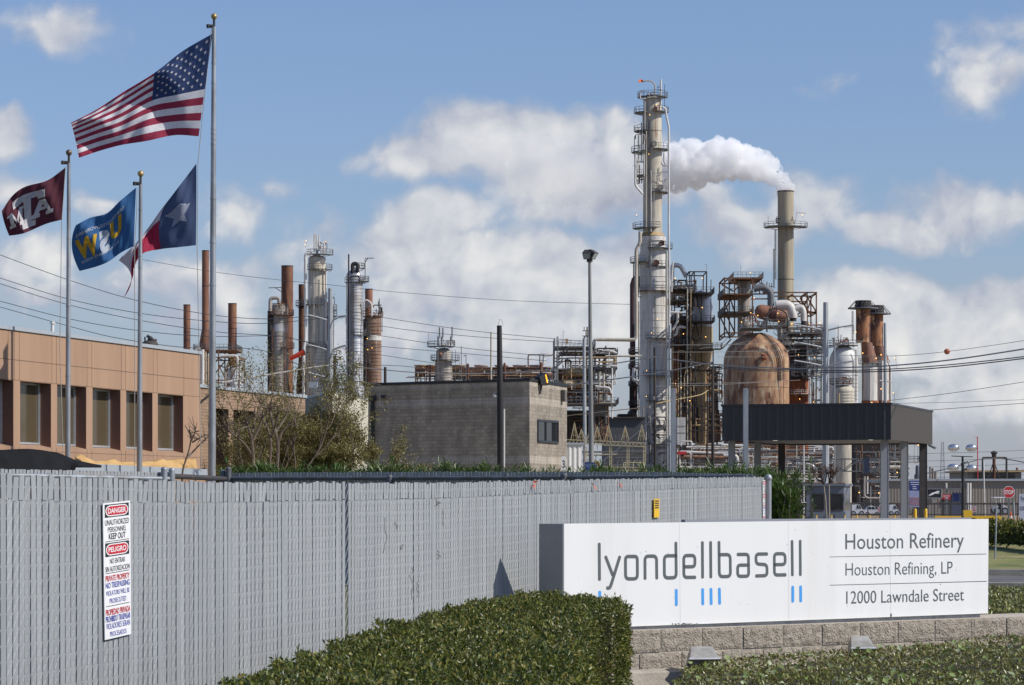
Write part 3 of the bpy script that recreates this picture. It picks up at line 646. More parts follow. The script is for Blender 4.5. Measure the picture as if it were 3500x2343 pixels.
gcover(lambda x, y: True, 42000, 4.0, 12, 26.4, 55, lambda x, y: .38-.3*(y-26)/29, .07, .06)
gf2 = thing('ground_cover', 'green leafy ground cover between the sign and the road', 'ground cover', (7, 34, .1)); gf2['kind'] = 'stuff'
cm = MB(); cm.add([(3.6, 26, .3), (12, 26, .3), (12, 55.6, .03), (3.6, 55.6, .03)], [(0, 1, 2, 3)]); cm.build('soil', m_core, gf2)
mb.build('small_leaves', m_gleaf, gf2); bb.build('broad_leaves', m_gbig, gf2)
# ------------------------------------------------------------------ second fence, oleanders, posts
def wallpt(P0, e, s_, z, o=0):
    n = Vector((e.y, -e.x, 0)); return Vector((P0.x+e.x*s_+n.x*o, P0.y+e.y*s_+n.y*o, z))
def rear(label, pts, ty, ry, posts, rm):
    P2 = Path(pts); t = slat_fence('rear_slatted_fence', label, P2, lambda c: zat(c, lin(ty, imx(c))), .085, 4, wires=False, th=.004, short=.16); q = 0; P = []
    while q < P2.L[-1]:
        c, d = P2.at(q); nr = Vector((d.y, -d.x, 0)); p = c+nr*.08; P.append(Vector((p.x, p.y, zat(p, lin(ry, imx(c)))))); q += .5
    mb = MB(); mb.tube(P, .036, 8); mb.build('top_rail', rm, t, True)
    for x, yt in posts:
        q = min((abs(imx(P2.at(k*.05)[0])-x), k*.05) for k in range(0, int(P2.L[-1]/.05)))[1]; c, d = P2.at(q); nr = Vector((d.y, -d.x, 0)); p = c+nr*.1
        mb = MB(); zt = zat(p, yt); mb.tube([(p.x, p.y, 0), (p.x, p.y, zt)], .06, 10); mb.ell((p.x, p.y, zt), .062, .062, .05, 10, 6); mb.build('post', m_galv if x < 400 else m_raild, t, True)
    return t
m_raild = mat('shaded blue grey rail', (.12, .135, .155), (.09, .085, .08), scale=3, rough=.6)  # darker rail and post colour, with the shade of this run put in
rear('sunlit rear slatted fence with a pale top rail at the left behind the long fence', [(-12.5, 46), (-6.3, 54)], [(-400, 1066), (0, 1073), (350, 1080), (400, 1080)], [(0, 1087), (368, 1095), (400, 1095)], ((368, 1074), (383, 1076)), m_rail)
bf = rear('shaded rear slatted fence with a dark top rail below the oleander tips', [(-6.0, 61), (4.6, 53.9)], [(500, 1082), (1100, 1079), (1500, 1080), (1800, 1086)], [(500, 1095), (1171, 1094), (1450, 1092), (1800, 1090)], ((519, 1080), (530, 1073), (900, 1092), (1296, 1088)), m_raild)
mb = MB()
a, b = A(386, 1089, 54), A(519, 1096, 61); mb.tube([a, b], .05, 8); mb.build('rusty_gate_rail', m_darksteel, bf, True)

m_ole = leafmat('oleander leaves', [(.04, .075, .016), (.08, .15, .028), (.055, .1, .02), (.13, .21, .045), (.065, .12, .028), (.22, .27, .1)], rough=.4, transl=.3)
def oleander(name, label, spans, seed, n, L, base_z=0):
    """spans: (x0, y0, x1, y1, height, width) rows of bushy stems"""
    r = random.Random(seed); c = Vector(spans[0][:2]+(base_z,)); t = thing(name, label, 'shrub', c)
    lm = MB(); sm = MB()
    for k in range(n):
        sp = spans[r.randrange(len(spans))]; u = r.random(); x = sp[0]+(sp[2]-sp[0])*u+r.gauss(0, sp[5]); y = sp[1]+(sp[3]-sp[1])*u+r.gauss(0, sp[5])
        h = sp[4]*(1+.09*bumpy((x*2.2, y, 0), .9)+.03*r.gauss(0, 1)); dr = Vector((r.gauss(0, .16), r.gauss(0, .16), 1)).normalized()
        top = Vector((x, y, base_z+h)); bot = Vector((x, y, base_z+.05))-Vector((dr.x, dr.y, 0))*h*.6
        sm.tube([bot, bot.lerp(top, .5)+Vector((r.gauss(0, .03), r.gauss(0, .03), 0)), top], [.012, .009, .004], 3, False)
        for j in range(26):
            f_ = 1-abs(r.gauss(0, .22)); 
            if f_ < .1: continue
            p = bot.lerp(top, f_); a = r.uniform(0, 6.28); el = r.uniform(.2, 1.15)
            d = Vector((math.cos(a)*math.cos(el), math.sin(a)*math.cos(el), math.sin(el))); leaf(lm, p, d, Vector((0, 0, 1)), L*r.uniform(.7, 1.25), L*.16, 0, .3)
    sm.build('stems', m_bark, t); lm.build('foliage', m_ole, t); return t
oleander('oleander_hedge', 'long row of green oleander tips showing above the slatted fence', [(-6.1, 63, -.2, 60, 2.3, .25), (-.2, 60, 5.3, 55.5, 2.22, .25)], 5, 1150, .19)
oleander('oleander_bush', 'dense green oleander bush standing at the right end of the slatted fence', [(3.2, 36.6, 3.45, 36.6, 1.75, .06), (3.3, 36.5, 3.52, 37.5, 1.5, .07), (3.16, 36.8, 3.36, 37.5, 1.95, .06), (3.42, 36.6, 3.6, 36.9, 1.15, .06)], 9, 760, .14)
def sqpost(label, x, w, y0, Y):
    mb = MB(); p = A(x, y0, Y); mb.box(p.x-w/2, p.x+w/2, Y, Y+w, 0, p.z); k = .02
    mb.box(p.x-w/2+.004, p.x+w/2-.004, Y+.004, Y+w-.004, p.z, p.z+.006)
    return setp(mb.build('square_post', m_galv), label, 'post', 'square steel posts')
sqpost('grey square steel post rising behind the fence, in front of the tall tower', 1540, .11, 889, 66)
sqpost('grey square steel post rising behind the fence, in front of the dark canopy', 1706, .11, 889, 66)

# ------------------------------------------------------------------ flagpoles and flags
m_gold = mat('gilded ball', (.42, .3, .12), rough=.4, metal=.4, var=.2)
m_darkball = mat('tarnished bronze ball', (.16, .12, .09), rough=.45, metal=.4)
def flagpole(label, xt, yt, xb, Y, wb, wt, rings, ballm, halyards):
    p = A(xt, yt, Y); b = Vector((A(xb, 1110, Y).x, Y, 0)); t = thing('flagpole', label, 'flagpole', b, 'flagpoles in front of the brown building')
    k = Y/F; axis = (p-b).normalized(); L = (p-b).length
    mb = MB(); N = 14; mb.tube([b+axis*L*i/N for i in range(N+1)], [(wb+(wt-wb)*i/N)*k/2 for i in range(N+1)], 16)
    for yy in rings:
        f_ = (HY-yy)/(HY-yt); f_ = (A(0, yy, Y).z)/p.z; mb.tube([b+axis*L*(f_-.002), b+axis*L*(f_+.002)], (wb+(wt-wb)*f_)*k/2*1.12, 14)
    mb.build('pole', m_pole, t, True)
    mb = MB(); c = p+axis*.3; mb.ell(c, 7.2*k, 7.2*k, 7.2*k, 16, 10); mb.build('ball_finial', ballm, t, True)
    mb = MB(); mb.tube([p-axis*.05, p+axis*.24], .035, 8); mb.tube([p+axis*.02-Vector((.16, 0, 0)), p+axis*.02], .05, 8); mb.tube([p+axis*.02-Vector((.16, 0, .05)), p+axis*.02-Vector((.16, 0, -.05))], .06, 8); mb.build('truck', m_darksteel, t, True)
    mb = MB()
    for hp in halyards: mb.tube([A(x, y, Y-.15) for x, y in hp], .011, 5)
    mb.build('halyard', m_white if False else m_wirel, t)
flagpole('tallest flagpole with a gilded ball carrying the United States and Texas flags', 489.5, 62, 483.5, 84, 19.5, 10, (145, 190, 295, 305, 318, 330, 455, 555, 652), m_gold, [[(484, 66), (458, 320), (453, 372), (451, 568), (455, 800), (460, 1080)]])
flagpole('flagpole with a dark ball carrying the maroon flag, first from the left', 157.5, 374, 154, 82, 14, 8.5, (478, 545, 700, 860), m_darkball, [[(150, 382), (146, 440), (141, 510), (137, 800), (146, 1080)]])
flagpole('flagpole with a gilded ball carrying the blue flag, middle one of three', 321.5, 422, 318, 83, 14.5, 8, (480, 585, 612, 720), m_gold, [[(314, 430), (313, 480), (308, 562), (308, 1080)]])

def crom(P, u):
    m = len(P)-1; k = min(int(u*m), m-1)
    return k
def flag(name, label, cols, Y, nu, nv, matfn, mats, vm=.5, amp=.18, waves=2.2, ph=0, deco=None, skew=.5):
    """cols: (u, top, mid, bottom) in 1/2.1305 display px; mid lies at v = vm"""
    q = 1/2.1305
    def interp(j, u):
        for (a, b) in zip(cols, cols[1:]):
            if u <= b[0] or b is cols[-1]:
                i = cols.index(a); p0 = cols[max(i-1, 0)]; p3 = cols[min(i+2, len(cols)-1)]
                t = (u-a[0])/(b[0]-a[0]); out = []
                for k in (0, 1):
                    P = [c[j][k] for c in (p0, a, b, p3)]; h = b[0]-a[0]
                    m1 = (P[2]-P[0])/max(1e-6, (b[0]-p0[0]))*h; m2 = (P[3]-P[1])/max(1e-6, (p3[0]-a[0]))*h
                    out.append((2*t**3-3*t*t+1)*P[1]+(t**3-2*t*t+t)*m1+(-2*t**3+3*t*t)*P[2]+(t**3-t*t)*m2)
                return out
    def fn(u, v, o=0):
        u = min(max(u, 0), 1); v = min(max(v, 0), 1)
        T, M_, B = interp(1, u), interp(2, u), interp(3, u)
        l0 = (v-vm)*(v-1)/(vm); l1 = v*(v-1)/(vm*(vm-1)); l2 = v*(v-vm)/(1-vm)
        x = T[0]*l0+M_[0]*l1+B[0]*l2; y = T[1]*l0+M_[1]*l1+B[1]*l2
        env = min(1, u*3)
        d = amp*env*(math.sin(2*math.pi*(u*waves+v*skew)+ph)+.45*math.sin(2*math.pi*(u*waves*2.1+v*1.1+.2)+ph*2)+.2*math.sin(2*math.pi*(u*waves*4.3-v*1.7)+ph))
        return A(x*q, y*q, Y+d+o-.16)
    t = fn(0, 0); mb = MB()
    vs = [fn(i/nu, j/nv) for j in range(nv+1) for i in range(nu+1)]; k0 = len(mb.v); mb.add(vs, [])
    for j in range(nv):
        for i in range(nu):
            mb.f.append((j*(nu+1)+i, j*(nu+1)+i+1, (j+1)*(nu+1)+i+1, (j+1)*(nu+1)+i)); mb.m.append(matfn((i+.5)/nu, (j+.5)/nv))
    if deco: deco(mb, fn)
    o = mb.build(name, mats, smooth=True, sharp=None, loc=t)
    return setp(o, label, 'flag', 'flags on the flagpoles')
def subtri(vs, fs, maxe):
    """split long edges so that flat letters can follow the cloth"""
    vs = [tuple(v) for v in vs]; out = []; st_ = []
    for f in fs:
        for k in range(1, len(f)-1): st_.append((f[0], f[k], f[k+1]))
    cache = {}
    while st_:
        a, b, c = st_.pop(); E = [((vs[a][0]-vs[b][0])**2+(vs[a][1]-vs[b][1])**2, a, b, c), ((vs[b][0]-vs[c][0])**2+(vs[b][1]-vs[c][1])**2, b, c, a), ((vs[c][0]-vs[a][0])**2+(vs[c][1]-vs[a][1])**2, c, a, b)]
        e = max(E)
        if e[0] > maxe*maxe:
            _, p, q, o = e; key = (min(p, q), max(p, q))
            if key not in cache: vs.append(((vs[p][0]+vs[q][0])/2, (vs[p][1]+vs[q][1])/2)); cache[key] = len(vs)-1
            m = cache[key]; st_ += [(p, m, o), (m, q, o)]
        else: out.append((a, b, c))
    return vs, out
def cloth_poly(mb, fn, pts, mi, both=True, maxe=.04):
    vs, fs = subtri(pts, [tuple(range(len(pts)))], maxe)
    for o in ((-.02, .02) if both else (-.02,)): mb.add([fn(v[0], v[1], o) for v in vs], fs, mi)
def cloth_text(mb, fn, body, u0, u1, v0, v1, mi, bold=0, curve=None):
    """reads from the hoist outwards, so it shows mirrored from this side"""
    vs, fs = text_mesh(body, bold); a = min(v[0] for v in vs); b = max(v[0] for v in vs)
    V = []
    for v in vs:
        s_ = (v[0]-a)/(b-a); u = u0+s_*(u1-u0); w = v0-v[1]/CAP()*(v0-v1)
        if curve: w += curve(s_)
        V.append((u, w))
    V, fs = subtri(V, fs, .035)
    mb.add([fn(v[0], v[1], -.02) for v in V], fs, mi)
def star(cx_, cy_, ru, rv, rot=0):
    return [(cx_+ru*(1 if k % 2 == 0 else .39)*math.sin(math.pi*k/5+rot), cy_-rv*(1 if k % 2 == 0 else .39)*math.cos(math.pi*k/5+rot)) for k in range(10)]
c_red = clothmat('crimson cloth', (.3, .035, .07)); c_white = clothmat('white cloth', (.72, .7, .72)); c_navy = clothmat('navy cloth', (.035, .06, .15))
def us_m(u, v):
    if u < .4 and v < .5385: return 2
    return 0 if int(v*13) % 2 == 0 else 1
def us_d(mb, fn):
    for j in range(9):
        n = 6 if j % 2 == 0 else 5
        for i in range(n):
            u = .4*((i+.5)/6 if n == 6 else (i+1)/6); v = .5385*(j+1)/10
            P = star(u, v, .0125, .0225); P2 = [(sum(p[0] for p in P)/10, sum(p[1] for p in P)/10)]
            vs = P+P2
            for o in (-.02, .02): mb.add([fn(a, b, o) for a, b in vs], [(k, (k+1) % 10, 10) for k in range(10)], 1)
flag('us_flag', 'large United States flag streaming from the tallest flagpole',
     [(0, (1035, 165), (998, 435), (968, 665)), (.2, (890, 250), (868, 462), (850, 660)), (.4, (750, 358), (740, 492), (715, 688)), (.6, (600, 450), (590, 572), (590, 708)), (.8, (470, 535), (478, 615), (480, 738)), (1, (345, 600), (362, 660), (385, 770))],
     84, 60, 39, us_m, [c_red, c_white, c_navy], vm=.5385, amp=.17, waves=1.7, ph=.6, deco=us_d, skew=.9)
c_tblue = clothmat('faded blue cloth', (.07, .1, .19)); c_tred = clothmat('red flag cloth', (.36, .03, .07)); c_twhite = clothmat('off white cloth', (.6, .58, .64)); c_star = clothmat('greyed star cloth', (.38, .41, .52))
def tx_m(u, v): return 0 if u < .36 else (1 if v < .5 else 2)
flag('texas_flag', 'blue white and red lone star flag hanging low on the tallest flagpole',
     [(0, (957, 798), (957, 997), (955, 1196)), (.18, (900, 873), (880, 1050), (868, 1206)), (.36, (832, 962), (778, 1075), (785, 1215)), (.6, (742, 1085), (700, 1160), (690, 1240)), (.8, (650, 1200), (655, 1232), (650, 1315)), (.9, (600, 1245), (640, 1290), (648, 1350)), (1, (578, 1270), (640, 1350), (603, 1452))],
     84, 50, 24, tx_m, [c_tblue, c_twhite, c_tred, c_star], amp=.16, waves=1.6, ph=2.0, deco=lambda mb, fn: cloth_poly(mb, fn, star(.19, .5, .125, .19, .12), 3, False, .03), skew=.4)
c_mar = clothmat('maroon cloth', (.1, .028, .042)); c_mwhite = clothmat('white emblem cloth', (.66, .65, .66))
def atm(mb, fn):
    def pp(P): cloth_poly(mb, fn, P, 1, True, .05)
    # the T, then A on the hoist side and M on the fly side, all block letters with serifs
    for P in ([(.33, .17), (.82, .17), (.82, .36), (.72, .36), (.72, .3), (.43, .3), (.43, .36), (.33, .36)], [(.52, .3), (.63, .3), (.63, .82), (.52, .82)], [(.46, .8), (.69, .8), (.69, .92), (.46, .92)]): pp(P)
    for P in ([(.27, .72), (.22, .72), (.33, .40), (.41, .40), (.36, .5)], [(.41, .40), (.50, .72), (.43, .72), (.35, .47)], [(.30, .57), (.42, .57), (.43, .64), (.28, .64)], [(.18, .69), (.31, .69), (.31, .78), (.18, .78)], [(.4, .69), (.52, .69), (.52, .78), (.4, .78)]): pp(P)
    for P in ([(.66, .42), (.72, .42), (.72, .76), (.66, .76)], [(.85, .42), (.91, .42), (.91, .76), (.85, .76)], [(.72, .42), (.79, .66), (.77, .74), (.72, .56)], [(.85, .42), (.79, .66), (.8, .74), (.85, .56)], [(.635, .72), (.745, .72), (.745, .8), (.635, .8)], [(.83, .72), (.94, .72), (.94, .8), (.83, .8)], [(.635, .4), (.72, .4), (.72, .46), (.635, .46)], [(.85, .4), (.94, .4), (.94, .46), (.85, .46)]): pp(P)
flag('maroon_flag', 'maroon flag with a white block letter university emblem',
     [(0, (318, 818), (309, 945), (300, 1072)), (.3, (230, 880), (228, 986), (225, 1092)), (.6, (120, 912), (125, 1020), (132, 1132)), (.8, (60, 955), (75, 1045), (95, 1143)), (1, (8, 1030), (22, 1090), (45, 1150))],
     82, 40, 22, lambda u, v: 0, [c_mar, c_mwhite], amp=.12, waves=1.5, ph=1, deco=atm)
c_blue = clothmat('union blue cloth', (.04, .125, .29)); c_gold = clothmat('gold cloth', (.66, .4, .04)); c_text = clothmat('pale lettering cloth', (.5, .55, .62))
def usw(mb, fn):
    cloth_text(mb, fn, 'U', .24, .45, .60, .28, 1, .05); cloth_text(mb, fn, 'W', .66, .96, .78, .42, 1, .05)
    cloth_text(mb, fn, 'S', .47, .64, .76, .38, 2, .07)
    cloth_text(mb, fn, 'UNITED STEELWORKERS', .2, .95, .235, .165, 2, .02, lambda s_: .13*(s_-.2)**1+.0)
    cloth_text(mb, fn, 'UNITY AND STRENGTH FOR WORKERS', .3, .93, .77, .72, 2, .02, lambda s_: .12*s_)
flag('blue_flag', 'blue steelworkers union flag with yellow letters seen from behind',
     [(0, (663, 915), (657, 1058), (652, 1200)), (.25, (585, 980), (590, 1105), (590, 1232)), (.5, (520, 1040), (525, 1155), (530, 1275)), (.75, (440, 1062), (445, 1170), (470, 1300)), (1, (370, 1098), (350, 1205), (388, 1322))],
     83, 44, 24, lambda u, v: 0, [c_blue, c_gold, c_text], amp=.12, waves=1.4, ph=2.6, deco=usw)

# ------------------------------------------------------------------ brown office building
m_tan = m_tan
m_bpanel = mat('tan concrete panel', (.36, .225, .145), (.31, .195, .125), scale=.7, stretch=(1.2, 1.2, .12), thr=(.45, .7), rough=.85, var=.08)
m_revshade = mat('shaded panel reveal', (.2, .11, .08), rough=.85, var=.05)  # darker panel colour: the shadow in the reveals is put into it
m_coping = mat('grey metal coping', (.34, .37, .4), rough=.5, var=.06)
m_joint = mat('panel joint', (.17, .11, .075), rough=.9)
m_blind = mat('olive blinds', (.13, .1, .06), rough=.4, scale=1, var=.08)
m_mull = mat('aluminium mullion', (.45, .46, .47), rough=.4, metal=.4)
m_pane = bpy.data.materials.new('tinted pane'); m_pane.use_nodes = True
_b = m_pane.node_tree.nodes['Principled BSDF']; _b.inputs['Base Color'].default_value = (.085, .066, .04, 1); _b.inputs['Roughness'].default_value = .12
B0 = S(684.2, 1300, 100); eB = -Vector((.28, 1, 0)).normalized(); nB = Vector((-eB.y, eB.x, 0)); nB = nB if nB.x > 0 else -nB
bz = lambda x, z2y: S(x*.5549, 1000+z2y*.5549, 1)
def sB(zx, P=None):  # s along the facade of a column of zoom-2 x
    p = hitS(zx*.5549, 1500, P or B0, nB); return (p-(P or B0)).dot(eB)
def bp(s_, z, o=0, P=None): q = (P or B0)+eB*s_+nB*o; return Vector((q.x, q.y, z))
office = thing('office_building', 'long tan panel office building with deep dark windows', 'building', bp(10, 0))
ZR, ZC, ZJ, ZH, ZS = 6.81, 6.70, 5.84, 5.23, 3.30
wins = [(sB(b), sB(a)) for a, b in ((-118, 82), (124, 314), (352, 531), (570, 742), (777, 939), (972, 1128))]
wins = sorted(wins); pit = wins[-1][0]-wins[-2][0]
wins += [(wins[-1][0]+pit*k, wins[-1][1]+pit*k) for k in (1, 2)]
wins = sorted(wins); SE = wins[-1][1]+1.5; DEP = .42
mb = MB()
def face(mb, s0_, s1_, z0, z1, o=0, mi=0): mb.add([bp(s0_, z0, o), bp(s1_, z0, o), bp(s1_, z1, o), bp(s0_, z1, o)], [(0, 1, 2, 3)], mi)
face(mb, 0, SE, ZH, ZC); face(mb, 0, SE, 0, ZS)
xs_ = [0]+[v for w in wins for v in w]+[SE]
for k in range(0, len(xs_), 2): face(mb, xs_[k], xs_[k+1], ZS, ZH)
for a, b in wins:
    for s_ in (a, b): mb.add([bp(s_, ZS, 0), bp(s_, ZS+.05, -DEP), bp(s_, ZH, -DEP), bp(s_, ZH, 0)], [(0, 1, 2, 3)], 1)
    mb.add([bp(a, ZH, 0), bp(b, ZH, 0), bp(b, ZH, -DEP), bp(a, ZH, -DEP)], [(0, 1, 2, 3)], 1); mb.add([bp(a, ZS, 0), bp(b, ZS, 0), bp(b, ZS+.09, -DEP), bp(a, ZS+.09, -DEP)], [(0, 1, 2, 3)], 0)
D = 22
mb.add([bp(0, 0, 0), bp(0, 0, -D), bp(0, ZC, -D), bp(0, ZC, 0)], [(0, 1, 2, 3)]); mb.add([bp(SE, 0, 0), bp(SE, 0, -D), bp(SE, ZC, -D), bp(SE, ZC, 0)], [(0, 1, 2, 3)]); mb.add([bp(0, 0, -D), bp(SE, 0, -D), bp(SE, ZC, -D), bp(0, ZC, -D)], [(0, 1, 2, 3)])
mb.build('wall', [m_bpanel, m_revshade], office)
mb = MB(); mb.add([bp(-.05, ZC, .05), bp(SE, ZC, .05), bp(SE, ZC, -D), bp(-.05, ZC, -D), bp(-.05, ZR, .05), bp(SE, ZR, .05), bp(SE, ZR, -D), bp(-.05, ZR, -D)], [(3, 2, 1, 0), (4, 5, 6, 7), (0, 1, 5, 4), (1, 2, 6, 5), (2, 3, 7, 6), (3, 0, 4, 7)]); mb.build('roof_coping', m_coping, office)
mb = MB()
mb.beam(bp(0, ZJ, .001), bp(SE, ZJ, .001), .012, .018); mb.beam(bp(0, ZH+.02, .001), bp(SE, ZH+.02, .001), .01, .012); mb.beam(bp(0, ZS-.12, .001), bp(SE, ZS-.12, .001), .01, .012)
for a, b in wins:
    for s_ in (a-.06, b+.06):
        mb.beam(bp(s_, ZH, .001), bp(s_, ZC, .001), .012, .014); mb.beam(bp(s_, 0, .001), bp(s_, ZS, .001), .012, .014)
mb.build('panel_joints', m_joint, office)
for a, b in wins:
    w = MB(); o = -DEP+.04
    for s_ in (a+.03, b-.03, b-(b-a)*.30): w.beam(bp(s_, ZS+.05, o), bp(s_, ZH, o), .06, .05)
    w.beam(bp(a, ZH-.03, o), bp(b, ZH-.03, o), .05, .06); w.beam(bp(a, ZS+.12, o), bp(b, ZS+.12, o), .05, .06)
    fr = w.build('window', m_mull, office)
    w = MB(); w.add([bp(a, ZS, -DEP+.01), bp(b, ZS, -DEP+.01), bp(b, ZH, -DEP+.01), bp(a, ZH, -DEP+.01)], [(0, 1, 2, 3)]); w.build('pane', m_pane, fr)
# things on the roof
def small_roof(name, label, cat, segs, m):
    mb = MB()
    for p, q, r_ in segs: mb.tube([p, q], r_, 8)
    return setp(mb.build(name, m, smooth=True), label, cat)
small_roof('vent_pipe', 'thin white vent pipe standing on the office roof', 'pipe', [(A(120, 775, 100), A(120, 736, 100), .06), (A(120, 741, 100), A(120, 738, 100), .1)], m_whitepipe)
m_ = MB(); m_.ell(A(343, 789, 104), .3, .3, .17, 14, 8); m_.tube([A(343, 792, 104), A(343, 770, 104)], .08, 8); m_.tube([A(336, 768, 104), A(349, 776, 104)], .06, 6); m_.tube([A(348, 790, 104), A(348, 776, 104)], .17, 10); m_.tube([A(331.5, 790, 104), A(331.5, 771, 104)], .03, 6)
setp(m_.build('roof_exhaust_fan', m_darksteel, smooth=True), 'small dark exhaust fan with pipes on the office roof', 'exhaust fan')
# brick wing
m_brick = bpy.data.materials.new('tan brick'); m_brick.use_nodes = True
_n = m_brick.node_tree; _t = _n.nodes.new('ShaderNodeTexCoord'); _k = _n.nodes.new('ShaderNodeTexBrick'); _mp = _n.nodes.new('ShaderNodeMapping')
_mp.inputs['Rotation'].default_value = (0, 0, -math.atan2(eB.y, eB.x)); _n.links.new(_t.outputs['Object'], _mp.inputs[0])
_sw = _n.nodes.new('ShaderNodeSeparateXYZ'); _cb = _n.nodes.new('ShaderNodeCombineXYZ'); _n.links.new(_mp.outputs[0], _sw.inputs[0]); _n.links.new(_sw.outputs[0], _cb.inputs[0]); _n.links.new(_sw.outputs[2], _cb.inputs[1]); _n.links.new(_cb.outputs[0], _k.inputs['Vector'])
_k.inputs['Color1'].default_value = (.36, .24, .155, 1); _k.inputs['Color2'].default_value = (.28, .18, .115, 1); _k.inputs['Mortar'].default_value = (.2, .14, .1, 1); _k.inputs['Scale'].default_value = 1; _k.inputs['Brick Width'].default_value = .34; _k.inputs['Row Height'].default_value = .115; _k.inputs['Mortar Size'].default_value = .016
_n.links.new(_k.outputs['Color'], _n.nodes['Principled BSDF'].inputs['Base Color']); _n.nodes['Principled BSDF'].inputs['Roughness'].default_value = .9
W0 = S(684.2, 1300, 104)+nB*-1.2; LW = -sB(1880, W0); ZWc = EYE+(1710-1303)/1e4*W0.y
wing = thing('brick_wing', 'tan brick wing with dark openings beside the office building', 'building', bp(-LW/2, 0, 0, W0))
def wp(s_, z, o=0): return bp(s_, z, o, W0)
ops = [(-sB(1245, W0), -sB(1232, W0)), (-sB(1408, W0), -sB(1330, W0)), (-sB(1566, W0), -sB(1438, W0))]
ops = [(min(a, b), max(a, b)) for a, b in ops]; ZO = EYE+(1710-1388)/1e4*106
mb = MB(); x0_ = -2
for a, b in [(-.4, .05)]+ops[1:]+[(LW, LW)]:
    if a > x0_: mb.add([wp(-x0_, 0), wp(-a, 0), wp(-a, ZO), wp(-x0_, ZO)], [(0, 1, 2, 3)])
    if b > a:
        for s_ in (a, b): mb.add([wp(-s_, 0), wp(-s_, 0, -.7), wp(-s_, ZO, -.7), wp(-s_, ZO)], [(0, 1, 2, 3)])
        mb.add([wp(-a, ZO), wp(-b, ZO), wp(-b, ZO, -.7), wp(-a, ZO, -.7)], [(0, 1, 2, 3)])
    x0_ = b
mb.add([wp(2, ZO), wp(-LW, ZO), wp(-LW, ZWc-.12), wp(2, ZWc-.12)], [(0, 1, 2, 3)]); mb.add([wp(-LW, 0), wp(-LW, 0, -14), wp(-LW, ZWc-.12, -14), wp(-LW, ZWc-.12)], [(0, 1, 2, 3)])
mb.build('wall', m_brick, wing)
mb = MB(); mb.add([wp(2, ZWc-.12, .06), wp(-LW-.06, ZWc-.12, .06), wp(-LW-.06, ZWc-.12, -14), wp(2, ZWc-.12, -14), wp(2, ZWc, .06), wp(-LW-.06, ZWc, .06), wp(-LW-.06, ZWc, -14), wp(2, ZWc, -14)], [(3, 2, 1, 0), (4, 5, 6, 7), (0, 1, 5, 4), (1, 2, 6, 5), (2, 3, 7, 6), (3, 0, 4, 7)]); mb.build('roof_coping', m_coping, wing)
for a, b in ops:
    mb = MB(); mb.add([wp(-a, 0, -.68), wp(-b, 0, -.68), wp(-b, ZO, -.68), wp(-a, ZO, -.68)], [(0, 1, 2, 3)]); mb.build('window', m_glass, wing)
# low wall, black canopy and tan sails in front of the office
cL = A(168, 1067, 80); cR = A(470, 1073, 96)
eL = (cR-cL); eL.z = 0; eL.normalize(); nL = Vector((eL.y, -eL.x, 0))
zl = cL.z
lw = thing('low_wall', 'low tan wall with a grey coping in front of the office building', 'wall', (cL.x, cL.y, 0))
mb = MB(); a = Vector((cL.x, cL.y, 0)); b = Vector((cR.x, cR.y, 0)); mb.obox((a+b)/2+Vector((0, 0, zl/2-.06))-nL*.15, (b-a)/2, nL*.15, (0, 0, zl/2-.06)); mb.build('wall_body', m_bpanel, lw)
mb = MB(); mb.obox((a+b)/2+Vector((0, 0, zl-.01))-nL*.15, (b-a)/2*1.01, nL*.2, (0, 0, .1)); mb.build('coping', m_coping, lw)
m_tarp = mat('black tarpaulin', (.009, .009, .009), rough=.85, spec=.2, bump=.6, bscale=2.5)
m_sail = mat('tan shade cloth', (.52, .33, .13), (.45, .27, .1), scale=1, rough=.8, var=.08, bump=.35, bscale=3)
def drape(name, label, cat, top, yb, Y0, dY, m, nseg=40, wob=.1, seed=1):
    """cloth hung from a crooked top line down and forward to a lower edge"""
    xs_ = [p[0] for p in top]; mb = MB(); r = random.Random(seed); NV = 8; vs = []
    for j in range(NV+1):
        for i in range(nseg+1):
            x = xs_[0]+(xs_[-1]-xs_[0])*i/nseg; yt = lin(top, x); y = yt+(max(lin(yb, x), yt+1)-yt)*j/NV; Yd = lin(Y0, x)-dY*j/NV
            vs.append(A(x, y, Yd+wob*noise.noise(Vector((x*.045, j*.35, seed)))*2))
    mb.add(vs, [(j*(nseg+1)+i, j*(nseg+1)+i+1, (j+1)*(nseg+1)+i+1, (j+1)*(nseg+1)+i) for j in range(NV) for i in range(nseg)])
    o = mb.build(name, m, smooth=True, sharp=None); md = o.modifiers.new('s', 'SOLIDIFY'); md.thickness = .03
    return setp(o, label, cat)
drape('black_canopy', 'black tarpaulin canopy sagging over the low wall at the far left', 'canopy', [(-60, 1036), (30, 1030), (63, 1029), (95, 1032), (130, 1038), (138, 1040), (170, 1054), (205, 1062), (232, 1067)], [(-60, 1092), (168, 1092), (172, 1070), (240, 1070)], [(-60, 76), (240, 80)], 2.5, m_tarp, seed=2)
drape('tan_shade_sail', 'tan shade cloth hung in swags along the low wall in front of the office', 'shade cloth', [(110, 1036), (150, 1043), (165, 1049), (175, 1046), (183, 1040), (195, 1047), (215, 1056), (240, 1056), (258, 1051), (262, 1052), (275, 1058), (310, 1058), (348, 1057), (372, 1051), (380, 1055), (400, 1052), (447, 1051), (450, 1070)], [(110, 1062), (160, 1068), (250, 1070), (450, 1074)], [(110, 83), (450, 96)], 1.0, m_sail, seed=6, nseg=80, wob=.16)

